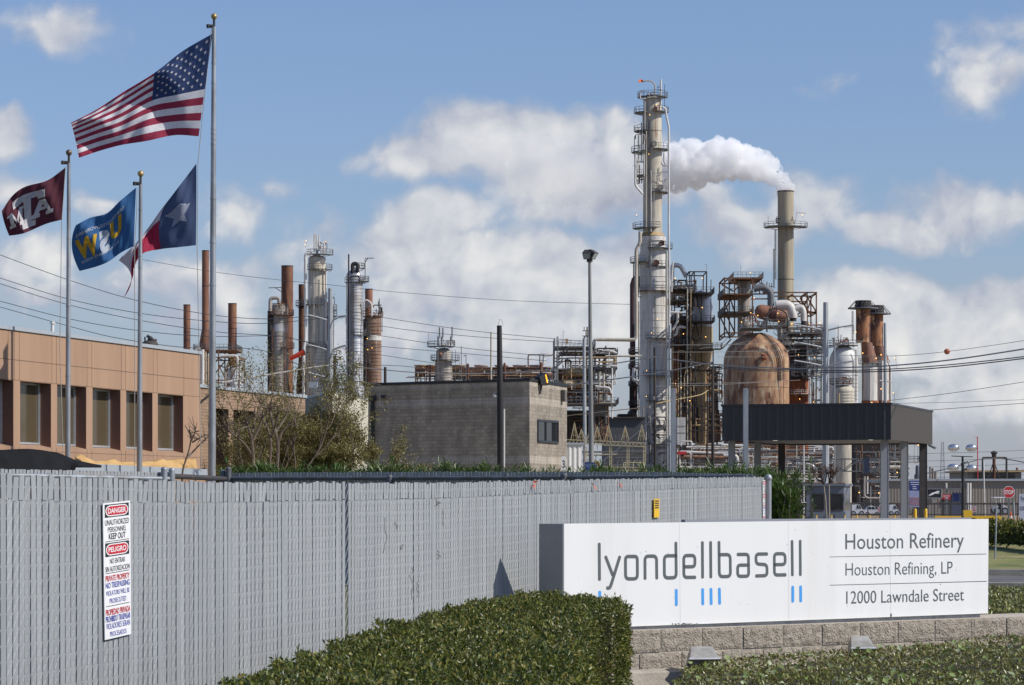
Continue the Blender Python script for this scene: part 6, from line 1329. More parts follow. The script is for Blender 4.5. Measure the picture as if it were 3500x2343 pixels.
pipe(t, [(1511.5, 240), (1511.5, 182)], YT-1, 2.2, WH); pipe(t, [(1497.5, 224), (1497.5, 193), (1488, 185), (1470, 186)], YT-1, 1.3, m_tan, bend=9); mb = MB(); mb.add([A(1470, 184, YT-1), A(1473, 189, YT-1), A(1462, 188, YT-1), A(1459, 190, YT-1), A(1461, 183, YT-1), A(1466, 181.5, YT-.6)], [(0, 1, 2, 3, 4, 5)]); mb.build('orange_streamer', m_ribbon, t)
steel(t, [((1505, 195), (1505, 225)), ((1503, 200), (1509, 200)), ((1520, 194), (1520, 250))], YT-2, 1, DK, 'rods'); clutter(t, 1462, 1514, 206, 226, YT-3, 5, 16, 51, [GR, RU, WH, DK], (.5, 1.3))
for x, y, Y_ in ((1495, 330, 1), (1510, 430, 1), (1513, 557, 1), (1501, 602, 1)):
    mb = MB(); mb.lathe(A(x, y, YT-(22 if y < 536 else 30)*kt), [(.5, -1.2), (4.6*kt, -1.2), (4.6*kt, .2), (5.6*kt, .2), (5.6*kt, .6), (.5, .6)], 16, axis=Matrix.Rotation(R(90), 3, 'X')); mb.build('manway', m_copper if y > 500 else m_graycol, t, True)
ladder(t, 1484, 232, 540, YT-23*kt-.6, None, 2.6); ladder(t, 1487, 545, 660, YT-31*kt-.6); ladder(t, 1499, 676, 775, YT-31*kt-.6); ladder(t, 1487, 780, 1010, YT-31*kt-.6)
for x, y0, y1 in ((1496, 386, 496), (1475, 232, 300), (1489, 555, 630)): pipe(t, [(x, y0), (x, y1)], YT-23*kt-.8, 1, WH)
clutter(t, 1448, 1475, 255, 420, YT-3, 4, 22, 52, [GR, DK, WH, m_cream], (.5, 1.5), vert=.7); clutter(t, 1500, 1528, 380, 440, YT-3, 2, 8, 53, [GR, WH], (.4, 1), vert=.8); clutter(t, 1474, 1522, 930, 1060, YT-5, 3, 26, 54, [m_graycol, DK, WH, GR], (.6, 1.8)); clutter(t, 1455, 1470, 545, 680, YT-3.5, 2, 10, 55, [GR, DK, m_cream], (.5, 1.3), vert=.8)
lamps(t, ((1456, 492), (1501, 240), (1486, 263), (1484, 353)), YT); lamps(t, ((1504, 730), (1490, 762), (1479, 848), (1478, 907)), YT, 1.0)
for x, y, w in ((1500, 250, 5), (1508, 247, 3)): mb = MB(); mb.box(A(x-w/2, 0, YT-2.4).x, A(x+w/2, 0, YT-2.4).x, YT-2.2, YT-1.5, A(0, y+5, YT-2).z, A(0, y-6, YT-2).z); mb.build('instrument_box', m_copper, t)
# dark duct behind on the left
t = unit('dark_riser_duct', 'dark maroon riser duct standing close behind the left flank of the tallest column', 'duct', 1447, YT+12)
mb = MB(); k = (YT+12)/F; p0, p1 = A(1447, 1150, YT+12), A(1447, 650, YT+12); mb.tube([p0, p1], 6.6*k, 10); mb.tube([A(1447, 652, YT+12), A(1450, 640, YT+12), A(1458, 630, YT+12)], [6.6*k, 6.2*k, 5.2*k], 10); mb.build('duct', m_maroon, t, True)
clutter(t, 1440, 1466, 800, 960, YT+10, 3, 22, 61, [m_black, DK, m_maroon, GR], (.7, 2), vert=.7)
for y in (805, 840, 880, 925): deck(t, 1440, 1466, y, YT+8, 5, DK, h=9)
mb = MB(); mb.box(A(1418, 0, YT).x, A(1462, 0, YT).x, YT+8, YT+16, A(0, 1060, YT).z, A(0, 944, YT).z); mb.ell(A(1444, 946, YT+8), 9*k, 3, 8*k, 12, 8); mb.build('dark_hopper', m_black, t)
# ------------------------------------------------------------------ unit right of the tallest column
YO = 515; ko = YO/F
t = unit('silver_tan_vessel', 'tall vessel, silver above and tan below, inside dark steel platforms', 'vessel', 1604, YO+6)
shell(t, 1604, YO+1, dome(664, 700, 25.5, 8)+[(748, 26)], m_silver, 'silver_head'); shell(t, 1604, YO+1, [(748, 25), (748, 26), (806, 26), (830, 22), (850, 12), (1150, 12)], m_tan, 'tan_body'); hoops(t, 1604, YO+1, (702, 748), 26, m_silver, .6)
t = unit('process_structure', 'tall dark steel structure crowded with pipes and platforms beside the tallest column', 'steel frame', 1590, YO)
steel(t, [((1543, 640), (1543, 1100)), ((1577, 622), (1577, 1100)), ((1604, 668), (1604, 1100)), ((1631, 800), (1631, 1100)), ((1576, 622), (1616, 622)), ((1616, 622), (1616, 668)), ((1588, 622), (1588, 668)), ((1543, 655), (1577, 655)), ((1543, 690), (1577, 690)), ((1543, 735), (1604, 735)), ((1543, 775), (1604, 775)), ((1543, 830), (1631, 830)), ((1543, 880), (1631, 880)), ((1543, 930), (1631, 930)), ((1543, 985), (1631, 985)), ((1588, 672), (1577, 730)), ((1592, 672), (1604, 730)), ((1590, 740), (1577, 795)), ((1592, 740), (1604, 795)), ((1604, 830), (1631, 880)), ((1577, 880), (1604, 830)), ((1543, 930), (1577, 880))], YO-4, 2.6, DK, depth=9)
for x0, x1, y in ((1575, 1634, 669), (1575, 1635, 734.5), (1577, 1630, 798), (1540, 1578, 660), (1535, 1565, 687), (1541, 1572, 730), (1535, 1566, 788)): deck(t, x0, x1, y, YO-7, 12, DK)
for P, r_, m in (([(1534, 715), (1561, 716)], 2.8, WH), ([(1550, 716), (1550, 735), (1545, 745), (1538, 755)], 3, WH), ([(1541, 768), (1548, 765), (1549, 752), (1556, 747), (1568, 750)], 3, WH), ([(1572, 660), (1572, 1080)], 1.3, m_cream), ([(1580, 660), (1580, 1080)], 1.2, m_tan), ([(1551, 1000), (1551, 802), (1569, 804), (1569, 850), (1565, 860), (1565, 920)], 1.5, m_tan), ([(1538, 795), (1538, 900)], 2.6, m_tan), ([(1545, 810), (1545, 950)], 1.6, m_orange), ([(1557, 830), (1557, 960)], 1.3, m_cream), ([(1590, 800), (1590, 1050)], 1.2, DK), ([(1626, 640), (1626, 800)], .9, DK)): pipe(t, P, YO-8, r_, m, bend=5)
mb = MB(); mb.tube(rpath([A(1537, 640, YO), A(1537, 607, YO), A(1556, 607, YO), A(1570, 634, YO)], 18*ko, 8), 5.4*ko, 14); mb.build('silver_elbow_duct', m_silver, t, True)
mb = MB(); mb.lathe((A(1538, 0, YO).x, YO-1, 0), [(9*ko, A(0, 690, YO).z), (9*ko, A(0, 668, YO).z), (7*ko, A(0, 662, YO).z), (2*ko, A(0, 658, YO).z)], 18); mb.build('tan_vessel', m_tan, t, True)
clutter(t, 1539, 1592, 640, 700, YO-4, 8, 60, 71, [DK, RU, m_tan, WH, GR, m_browncol], (.6, 2.2)); clutter(t, 1536, 1584, 700, 830, YO-3, 8, 84, 72, [DK, RU, m_browncol, m_tan, GR, m_black, m_orange], (.6, 2.2)); clutter(t, 1536, 1652, 830, 1010, YO-3, 8, 96, 73, [m_black, DK, m_black, RU, m_tan, m_rustbeam], (.6, 2.4), vert=.65)
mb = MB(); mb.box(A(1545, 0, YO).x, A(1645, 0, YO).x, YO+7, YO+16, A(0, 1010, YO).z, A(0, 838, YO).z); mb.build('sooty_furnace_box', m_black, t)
mb = MB(); mb.box(A(1545, 0, YO).x, A(1580, 0, YO).x, YO+5, YO+10, A(0, 850, YO).z, A(0, 735, YO).z); mb.build('interior_backing', m_rustbeam, t)  # backing added behind the pipes to darken the structure's interior
lamps(t, ((1544, 637), (1606, 637), (1606, 704), (1563, 764), (1614, 771), (1601, 835), (1545, 878), (1558, 887), (1578, 917)), YO-8, 1.2); steel(t, [((1616, 622), (1616, 605)), ((1616, 604), (1612, 606))], YO-6, .7, GR, 'whip')
steel(t, [((1545, 985), (1545, 1100)), ((1598, 930), (1598, 1100)), ((1618, 930), (1618, 1100)), ((1640, 850), (1640, 1100))], YO+2, 4, m_black, 'furnace_legs')
wb_ = A(1558.5, 987, 460); t = unit('white_panel_shed', 'tall pale panelled box on legs between the square posts and the dark frame', 'equipment box', 1559, 460); kq = 460/F
mb = MB(); mb.box(wb_.x-9.5*kq, wb_.x+9.5*kq, 460, 465, A(0, 1019, 460).z, A(0, 955, 460).z); mb.build('box_body', m_whitecol, t); mb = MB()
for x in (-8, 8): mb.beam((wb_.x+x*kq, 461, gz(460)), (wb_.x+x*kq, 461, A(0, 1019, 460).z), 2*kq)
mb.build('legs', DK, t); mb = MB()
for y in (975, 990): mb.beam(A(1549, y, 459.96), A(1568, y, 459.96), .6*kq)
mb.build('panel_seams', GR, t); pipe(t, [(1557, 1022), (1557, 1010), (1582, 1010), (1582, 1040)], 458, 1.8, WH, bend=3)
# ground level pipe runs between the columns and the canopy
YG = 445; kg = YG/F
t = unit('ground_pipe_run', 'bundle of white and rusty horizontal pipes at ground level right of the tall tower', 'pipes', 1600, YG)
for P, r_, m in (([(1570, 1023), (1660, 1023)], 2.6, WH), ([(1570, 1034), (1668, 1038)], 3, WH), ([(1553, 1045), (1662, 1047)], 4.4, m_browncol), ([(1545, 1068), (1580, 1070), (1580, 1078)], 2.8, WH), ([(1650, 1018), (1700, 1020)], 3, WH), ([(1640, 1034), (1740, 1034)], 2.4, m_silver), ([(1655, 1042), (1685, 1043), (1688, 1060), (1688, 1075)], 3.6, WH), ([(1690, 1030), (1700, 1024), (1700, 1080)], 3, WH)): pipe(t, P, YG, r_, m, bend=5)
clutter(t, 1545, 1760, 1015, 1090, YG-2, 10, 90, 81, [WH, GR, DK, m_browncol, RU, m_silver, m_tan, WH], (.5, 2.2))
mb = MB(); mb.box(A(1548, 0, YG).x, A(1567, 0, YG).x, YG-3, YG, A(0, 1040, YG).z, A(0, 1034, YG).z); mb.build('red_hydrant_box', m_red, t)
steel(t, [((x, 1020), (x, 1100)) for x in range(1560, 1760, 24)]+[((1550, 1052), (1760, 1056))], YG, 1.6, GR, depth=8)
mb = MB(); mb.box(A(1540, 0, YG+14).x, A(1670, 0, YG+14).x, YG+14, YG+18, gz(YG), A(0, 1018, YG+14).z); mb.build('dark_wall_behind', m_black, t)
# brown wooden poles
def wpole(label, x0, y0, x1, hw, Y, extras=()):
    t = unit('wooden_utility_pole', label, 'utility pole', x1, Y, 'wooden utility poles in front of the plant'); k = Y/F; mb = MB(); mb.tube([base(x1, Y), A(x0, y0, Y)], [hw*k*1.15, hw*k*.85], 10); mb.build('pole', m_wood, t, True)
    for x, y, w, h in extras:
        c = A(x, y, Y-.35); mb = MB(); mb.lathe(c, [(w*k*.3, -h*k), (w*k, -h*k*.9), (w*k, h*k*.8), (w*k*.5, h*k)], 10); mb.build('transformer', m_graysteel, t, True)
    return t
wpole('dark wooden utility pole in front of the tallest column', 1497, 795, 1498.5, 3.2, 230, ((1494, 911, 3.2, 4), (1505, 913, 3, 4.5)))
wpole('dark wooden utility pole at the left edge of the big rusty dome', 1629.5, 838, 1631, 3.8, 235)
wpole('slimmer brown wooden pole with a transformer left of the dome', 1619, 889, 1615, 2.4, 240, ((1619, 914, 3, 4.5), (1625, 914, 2.4, 4)))
# ------------------------------------------------------------------ big rusty dome reactor
YQ = 480; kq = YQ/F; xQ = 1730
t = unit('dome_reactor', 'huge rust streaked reactor vessel with a domed top and a stair curving over it', 'reactor vessel', xQ, YQ)
shell(t, xQ, YQ, dome(762, 830, 75, 12)+[(1150, 75)], m_dome, n=64)
def dpt(a, y, o=0):
    w = 75 if y >= 830 else 75*math.sqrt(max(0, 1-((830-y)/68)**2)); g = R(a); rr_ = (w+o)*kq
    return Vector((A(xQ, 0, YQ).x+rr_*math.cos(g), YQ+rr_*math.sin(g), EYE+(HY-y)*kq))
mb = MB(); ys_ = [763.5+i*(1100-763.5)/60 for i in range(61)]
ys_ = [y for y in ys_ if y > 772]; P0_ = [dpt(-40-8*max(0, (800-y)/30), y, .6) for y in ys_]; P1_ = [dpt(-12, y, .6) for y in ys_]
mb.add(P0_+P1_, [(i, i+1, len(ys_)+i+1, len(ys_)+i) for i in range(len(ys_)-1)]); mb.build('copper_side_band', m_copper, t, True)
mb = MB(); S_ = [y for y in [762.5+i*1.6 for i in range(70)] if y < 872]
aa = lambda y: -64+14*min(1, (y-762)/70)
for y in S_[::2]: mb.beam(dpt(aa(y)-4, y, 2.5), dpt(aa(y)+5, y, 2.5), .9*kq, 1.2*kq)
for da in (-4, 5): mb.tube([dpt(aa(y)+da, y, 3.2) for y in S_], .7*kq, 5, False); mb.tube([dpt(aa(y)+da, y, 9) for y in S_], .45*kq, 4, False)
mb.build('curved_stair', m_darksteel, t)
c = dpt(-82, 821, .5); mb = MB(); mb.lathe(c, [(.3, -1.0), (6.2*kq, -1.0), (6.2*kq, .3), (7*kq, .3), (7*kq, .8), (4*kq, 1.1), (.3, 1.2)], 18, axis=Matrix.Rotation(R(90), 3, 'X')); mb.build('manhole', m_orange, t, True)
for a, w in ((-28, 1.2), (-24, 1), (-20, .8)): mb = MB(); mb.tube([dpt(a, 800, 3), dpt(a, 1090, 3)], w*kq, 6); mb.build('pipe', m_copper if a != -24 else m_graysteel, t, True)
mb = MB(); mb.tube([dpt(-120+3*i, 888, .3) for i in range(40)], .35*kq, 4, False); mb.build('weld_seam', DK, t)
t = unit('regenerator_vessel', 'scorched maroon vessel with an orange rusted skirt right of the dome', 'vessel', 1826, YQ+10)
shell(t, 1826, YQ+10, dome(786, 800, 22)+[(868, 23)], m_maroon, 'maroon_shell'); shell(t, 1826, YQ+10, [(868, 22), (868, 23.5), (905, 23.5), (930, 23.5), (1150, 22)], m_orange, 'rusty_skirt')
platform(t, 1826, YQ+10, 903, 22, 44, -185, 10, m_whitecol, m_whitecol, 9); platform(t, 1826, YQ+10, 868, 22, 30, -150, 10, DK)
clutter(t, 1850, 1880, 860, 1000, YQ+4, 6, 22, 91, [GR, WH, DK, m_browncol], (.6, 2)); lamps(t, ((1826, 812), (1829, 913), (1861, 920), (1863, 818)), YQ-14)
ladder(t, 1858, 840, 990, YQ+2); ladder(t, 1877, 850, 990, YQ+4)
# rusty steel frame around the ducts
t = unit('reactor_duct_frame', 'rusty open steel frame with grey ducts above the big dome', 'steel frame', 1760, YQ+6)
steel(t, [((1657, 636), (1657, 770)), ((1680, 640), (1680, 765)), ((1721, 636), (1721, 765)), ((1657, 637), (1742, 637)), ((1657, 673), (1768, 673)), ((1657, 714), (1721, 714)), ((1657, 762), (1721, 762)), ((1657, 712), (1676, 675)), ((1680, 760), (1660, 718)), ((1680, 712), (1668, 678)), ((1663, 640), (1690, 655))], YQ+14, 3, m_rustbeam, depth=12)
steel(t, [((1768, 669.5), (1868, 669.5)), ((1846, 669), (1846, 760)), ((1867, 672), (1867, 780)), ((1812, 674), (1846, 712)), ((1842, 674), (1866, 712)), ((1846, 712), (1867, 716)), ((1858, 676), (1848, 706)), ((1830, 716), (1867, 716)), ((1800, 690), (1846, 690))], YQ+14, 3, m_rustbeam, 'outer_frame', depth=9)
deck(t, 1678, 1746, 635, YQ+14, 12, m_rustbeam); deck(t, 1655, 1722, 673, YQ+12, 14, m_rustbeam); deck(t, 1655, 1724, 714, YQ+12, 14, DK)
shell(t, 1702, YQ+20, [(645, 15), (645, 15.2), (770, 15.2)], m_graycol, 'inner_riser')
for P, r_, m, bn in (([(1724, 661), (1746, 656), (1763, 668), (1763, 700)], 8, m_graysteel, 16), ([(1774, 698), (1806, 696), (1814, 722), (1814, 728)], 10.5, m_whitecol, 18), ([(1814, 708), (1834, 702), (1838, 716), (1838, 735)], 7, m_whitecol, 12)): pipe(t, P, YQ+4, r_, m, 'duct', bend=bn, n=18)
for x, y, hw in ((1814, 725, 7.5), (1838, 733, 6)): shell(t, x, YQ+4, [(y, hw), (y+10, hw), (y+10, hw*.6)], m_black, 'duct_boot')
mb = MB(); M_ = Matrix.Rotation(R(62), 3, 'Y'); c = A(1753, 716, YQ+2); Rv = 17*kq
mb.lathe(c, [(.05, -28*kq), (Rv*.6, -25*kq), (Rv*.92, -18*kq), (Rv, -8*kq), (Rv, 24*kq), (Rv*.9, 30*kq), (Rv*.8, 46*kq)], 24, axis=Matrix.Rotation(R(12), 3, 'Y') @ Matrix.Rotation(R(90), 3, 'Y') @ Matrix.Rotation(0, 3, 'Z')); mb.build('copper_cyclone', m_copper, t, True)
mb = MB()
for dx in (6, 11, 16, 21): mb.lathe(c, [(Rv*1.0, dx*kq-1.2*kq), (Rv*1.12, dx*kq-1*kq), (Rv*1.12, dx*kq+1*kq), (Rv*1.0, dx*kq+1.2*kq)], 24, axis=Matrix.Rotation(R(12), 3, 'Y') @ Matrix.Rotation(R(90), 3, 'Y'))
mb.build('expansion_rings', m_maroon, t, True)
pipe(t, [(1754, 760), (1754, 722), (1764, 706), (1780, 706), (1800, 716), (1803, 760)], YQ-2, 1.8, DK, bend=14); pipe(t, [(1716, 735), (1716, 722), (1723, 718), (1728, 726), (1730, 740)], YQ-2, 2.4, m_copper, bend=6)
deck(t, 1698, 1752, 749, YQ-6, 10, GR); deck(t, 1752, 1806, 744, YQ, 10, GR); deck(t, 1806, 1880, 762, YQ+4, 12, GR); deck(t, 1790, 1884, 788, YQ+4, 12, GR); deck(t, 1800, 1882, 806, YQ+5, 10, GR); deck(t, 1806, 1880, 838, YQ+5, 10, GR)
mb = MB()
for (x0, y0), (x1, y1) in (((1754, 737), (1800, 772)), ((1770, 762), (1815, 800)), ((1850, 800), (1870, 850))):
    for d_ in (0, 2.2):
        mb.beam(A(x0, y0, YQ-8+d_), A(x1, y1, YQ-8+d_), 1.4*kq); mb.tube([A(x0, y0-11, YQ-8+d_), A(x1, y1-11, YQ-8+d_)], .45*kq, 4)
        for i in range(7): mb.tube([A(x0+(x1-x0)*i/6, y0+(y1-y0)*i/6, YQ-8+d_), A(x0+(x1-x0)*i/6, y0+(y1-y0)*i/6-11, YQ-8+d_)], .4*kq, 4)
    for i in range(16): mb.beam(A(x0+(x1-x0)*i/15, y0+(y1-y0)*i/15, YQ-8), A(x0+(x1-x0)*i/15, y0+(y1-y0)*i/15, YQ-5.8), .5*kq, .3*kq)
mb.build('stair_flights', GR, t)
clutter(t, 1698, 1752, 726, 748, YQ-4, 6, 22, 101, [RU, GR, m_copper, DK, WH], (.5, 1.6)); clutter(t, 1784, 1882, 738, 800, YQ+4, 8, 70, 102, [GR, GR, WH, DK, m_copper, m_browncol], (.5, 1.8), vert=.4); clutter(t, 1808, 1884, 796, 860, YQ+4, 5, 56, 103, [GR, DK, WH, GR], (.5, 1.5), vert=.4); clutter(t, 1722, 1768, 640, 672, YQ+10, 8, 16, 104, [RU, DK, m_graysteel], (.6, 1.8))
lamps(t, ((1716, 624), (1725, 682), (1717, 716), (1733, 722), (1779, 717), (1696, 737), (1811, 742), (1851, 741), (1875, 739), (1781, 736)), YQ-10, 1.1); steel(t, [((1694, 634), (1694, 608))], YQ+12, .6, GR, 'whip')
steel(t, [((1866, 770), (1866, 1000)), ((1879, 766), (1879, 1000)), ((1846, 770), (1846, 860)), ((1866, 850), (1879, 830)), ((1852, 862), (1880, 862))], YQ, 2, GR, 'right_legs', depth=8)
t = unit('walkway_bridge', 'grey steel walkway linking the dark frame to the dome reactor', 'walkway', 1645, YO-8); 
deck(t, 1630, 1652, 797, YO-8, 4); mb = MB()
for d_ in (0, 3): mb.beam(A(1652, 798, YO-8+d_), A(1672, 776, YO-8+d_), 3*ko); mb.tube([A(1652, 786, YO-8+d_), A(1672, 764, YO-8+d_)], .5*ko, 4)
mb.build('sloped_span', GR, t)
# ------------------------------------------------------------------ the smoking stack
t = unit('smokestack', 'tall pale smokestack with a railed platform, giving off white smoke', 'smokestack', 1797, YQ+30); YK = YQ+30
shell(t, 1797, YK, [(438, 16.6), (437, 18.3), (520, 18.3), (640, 18.6), (760, 18.8), (1150, 18.8)], m_stack, n=36); hoops(t, 1797, YK, (438.5, 640), 18.4, DK, .8)
shell(t, 1797, YK, [(437.2, 18.35), (437.2, 18.8), (440, 18.8), (440, 18.35)], m_rust, 'rusty_rim'); platform(t, 1797, YK, 521, 18, 50, -205, 25, GR, GR, 11); ladder(t, 1773.5, 526, 640, YK-1); ladder(t, 1770, 570, 660, YK-1.5)
steel(t, [((1819, 508), (1822, 487)), ((1822, 487), (1843, 488))], YK-2, 1, m_tan, 'davit_lamp_arm'); lamps(t, ((1835, 492),), YK-2, 1.1); clutter(t, 1774, 1784, 490, 512, YK-2, 2, 6, 111, [GR, DK], (.5, 1.2)); clutter(t, 1808, 1818, 494, 512, YK-2, 2, 5, 112, [GR, m_tan], (.5, 1.2)); steel(t, [((1757, 512), (1757, 495))], YK-2, .7, GR, 'whip')

# ------------------------------------------------------------------ right hand vessels and stacks
YR = 470; kr = YR/F
t = unit('white_tall_vessel', 'tall white vessel with a rust stained dome behind the right steel power pole', 'vessel', 1929.5, YR)
m_whiterust = mat('white vessel with stained head', (.6, .59, .56), (.3, .2, .13), (.45, .42, .38), scale=.25, stretch=(1, 1, .2), thr=(.56, .72), thr3=(.5, .7), rough=.5)
shell(t, 1929.5, YR, dome(790, 830, 33, 9)+[(1170, 33)], m_whiterust, n=40); hoops(t, 1929.5, YR, [850+9*i for i in range(30)], 33.1, m_whiterust, .3)
platform(t, 1926, YR, 792, 4, 36, -200, 20, DK); clutter(t, 1904, 1940, 772, 792, YR-3, 5, 20, 121, [DK, RU, GR, m_copper], (.5, 1.5)); ladder(t, 1957, 800, 920, YR-2); ladder(t, 1908, 780, 900, YR-6)
steel(t, [((1917, 790), (1917, 745)), ((1922, 780), (1924, 766))], YR-3, 1.4, RU, 'davit')
t = unit('small_front_vessel', 'small cream vessel with a domed head in front of the tall white one', 'vessel', 1928, YR-14)
shell(t, 1928, YR-14, dome(881, 893, 26)+[(1000, 26), (1170, 26)], m_cream, n=36); hoops(t, 1928, YR-14, [897+7*i for i in range(14)], 26.1, m_graycol, .35); platform(t, 1924, YR-14, 879, 6, 26, -200, 20, m_rustbeam, DK); clutter(t, 1905, 1945, 862, 880, YR-18, 4, 16, 122, [DK, RU, GR], (.5, 1.3)); pipe(t, [(1919, 900), (1919, 1000)], YR-19, 2, m_tan)
def crownstack(label, x, hw, y0, yr, rr0, y1, y2, xb0, xb1, Y, seed):
    t = unit('twin_rusty_stack', label, 'smokestack', x, Y, 'twin rusty heater stacks'); k = Y/F
    shell(t, x, Y, [(yr+1, hw), (y1, hw)], m_patchrust, 'rusty_barrel', 32); shell(t, x, Y, [(y0, hw*1.02), (y0+2, hw*1.08), (yr+2, hw*1.2)], m_black, 'black_crown', 24)
    mb = MB(); z = EYE+(HY-yr)*k; c = (A(x, 0, Y).x, Y, 0); mb.lathe(c, [(rr0*k*.72, z-1*k), (rr0*k, z-1*k), (rr0*k, z+1.4*k), (rr0*k*.72, z+1.4*k)], 28); mb.build('ring_platform', m_graysteel, t, True, sharp=30)
    mb = MB()
    for i in range(14):
        g = 2*math.pi*i/14; mb.beam((c[0]+hw*1.05*k*math.cos(g), Y+hw*1.05*k*math.sin(g), EYE+(HY-y0)*k), (c[0]+rr0*k*math.cos(g), Y+rr0*k*math.sin(g), z), .8*k)
    mb.build('stays', DK, t)
    xb = (xb0+xb1)/2; xc_ = x+(xb-x)*.5; mb = MB(); n = 24; vs = []
    for i, (yy, xx, w) in enumerate(((y1, xc_, hw*.8), (y1+3, xc_, hw*.82), (y2, xb, (xb1-xb0)/2))):
        for j in range(n): g = 2*math.pi*j/n; vs.append(Vector((A(xx, 0, Y).x+w*k*math.cos(g), Y+w*k*math.sin(g), EYE+(HY-yy)*k)))
    mb.add(vs, [(i*n+j, i*n+(j+1) % n, (i+1)*n+(j+1) % n, (i+1)*n+j) for i in range(2) for j in range(n)]); mb.build('rusty_cone', m_copper, t, True)
    shell(t, xb, Y, [(y2, (xb1-xb0)/2*.9), (y2, (xb1-xb0)/2), (918, (xb1-xb0)/2), (1170, (xb1-xb0)/2)], m_whitecol, 'white_base', 28); shell(t, xb, Y, [(917, (xb1-xb0)/2*1.02), (917, (xb1-xb0)/2*1.1), (935, (xb1-xb0)/2*1.1)], m_orange, 'rusty_foot', 24)
    for q in range(3): g = R(-165+q*70); mb = MB(); w = (xb1-xb0)/2*1.04*k; mb.tube([(A(xb, 0, Y).x+w*math.cos(g), Y+w*math.sin(g), EYE+(HY-y2)*k), (A(xb, 0, Y).x+w*math.cos(g), Y+w*math.sin(g), EYE+(HY-1000)*k)], 1.3*k, 6); mb.build('riser_pipe', WH if q % 2 else m_browncol, t, True)
    return t
t = crownstack('taller of two patchy rusted stacks with a black crown and ring platform', 1974, 16.4, 688, 706, 35, 784, 830, 1972, 2008, YR+10, 1); ladder(t, 1950, 712, 780, YR+6); ladder(t, 1966, 780, 900, YR+2, m_cream, cage=False, w=8); lamps(t, ((1957, 760), (1973, 808), (2004, 820), (2015, 812), (2015, 890), (1994, 921)), YR+2, 1.2); platform(t, 1990, YR+10, 832, 18, 26, -190, 10, GR)
t = crownstack('shorter of two patchy rusted stacks with a black crown and ring platform', 2005, 15, 699, 718.5, 33, 792, 826, 2000, 2034, YR+26, 2); pipe(t, [(2030, 826), (2037, 840), (2037, 935)], YR+20, 2, WH); pipe(t, [(2012, 871), (2041, 874)], YR+20, 1.6, WH); lamps(t, ((2046, 819), (2043, 899)), YR+15, 1.1); steel(t, [((2049, 815), (2050, 845)), ((2046, 815), (2049, 815)), ((2046, 900), (2046, 940))], YR+15, .6, GR, 'lamp_posts')
power_pole('pale grey steel power pole with six bent arms right of the dome', 1888.5, 692, 5.0, 7.2, 1104, 300, (838, 796, 756), 72, 64, m_gpole)
mb = MB(); mb.tube([base(2027, 320), A(2024, 739, 320)], [4.4*320/F, 3.2*320/F], 8); setp(mb.build('steel_pole', m_gpole), 'plain grey steel pole standing just right of the twin rusted stacks', 'pole')
mb = MB(); mb.tube([base(1909, 300), A(1909, 772, 300)], [1.4*300/F, 1.2*300/F], 6); setp(mb.build('thin_mast', m_gpole), 'very thin pale mast just right of the right power pole', 'mast')

# ------------------------------------------------------------------ process area seen under the canopy
YU = 400; ku = YU/F
t = unit('process_area', 'tangle of pipes, valves and racks seen under the canopy', 'process plant', 1850, YU)
clutter(t, 1690, 1905, 1018, 1105, YU, 14, 130, 131, [WH, GR, DK, m_browncol, RU, m_silver, WH, m_graycol], (.5, 2.0)); clutter(t, 1958, 2060, 1010, 1160, YU, 14, 100, 132, [GR, DK, WH, m_browncol, RU, GR, m_black], (.5, 2.0)); clutter(t, 1795, 1900, 1095, 1150, YU, 12, 40, 133, [GR, WH, DK, m_browncol], (.5, 1.8))
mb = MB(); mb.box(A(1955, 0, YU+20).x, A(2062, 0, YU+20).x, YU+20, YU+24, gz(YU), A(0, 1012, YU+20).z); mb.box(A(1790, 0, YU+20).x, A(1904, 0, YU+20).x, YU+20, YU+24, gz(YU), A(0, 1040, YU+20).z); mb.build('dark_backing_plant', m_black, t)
for P, r_, m in (([(1820, 1060), (1850, 1062), (1861, 1066), (1862, 1080)], 3.2, m_silver), ([(1790, 1090), (1870, 1090)], 1.6, m_cream), ([(1977, 1090), (1977, 1135), (1985, 1140), (2060, 1140)], 2.2, m_graycol), ([(1984, 1090), (1984, 1130)], 1.6, WH), ([(1838, 1012), (1838, 1190)], 1.3, WH), ([(1822, 1018), (1822, 1100)], 1.1, m_cream), ([(2034, 1069), (2080, 1070)], 4.5, m_cream)): pipe(t, P, YU-6, r_, m)
deck(t, 2035, 2112, 1056, YU-2, 6, m_cream); lamps(t, ((2092, 1016), (2100, 1018), (2010, 1128), (1965, 1127), (2052, 1081), (2088, 1097)), YU-8, 1.3); steel(t, [((2091, 1018), (2091, 1058)), ((2099, 1019), (2099, 1058)), ((2093, 1062), (2100, 1055))], YU-4, .6, GR, 'lamp_posts')
t = unit('pipe_bridge', 'grey steel truss pipe bridge crossing behind the guard canopy', 'pipe bridge', 1880, 330); kb = 330/F
steel(t, [((1796, 1050), (2050, 1050)), ((1796, 1078), (2050, 1078))]+[((1796+34*i, 1050), (1796+34*i, 1078)) for i in range(8)]+[((1796+34*i, 1050 if i % 2 else 1078), (1830+34*i, 1078 if i % 2 else 1050)) for i in range(7)], 330, 2.2, m_graysteel, depth=3)
mb = MB(); mb.box(A(1974, 0, 328).x, A(1986, 0, 328).x, 327, 329, A(0, 1083, 328).z, A(0, 1049, 328).z); mb.build('dark_blue_panel', mat('dark blue panel', (.02, .03, .06), rough=.4), t)
mb = MB(); mb.tube([A(1838.5, 1012, 300), Vector((A(1838.5, 0, 300).x, 300, gz(300)))], 1.4*300/F, 8); setp(mb.build('thin_white_pole', m_whitepipe), 'thin white pole under the canopy left of the guard house', 'pole')
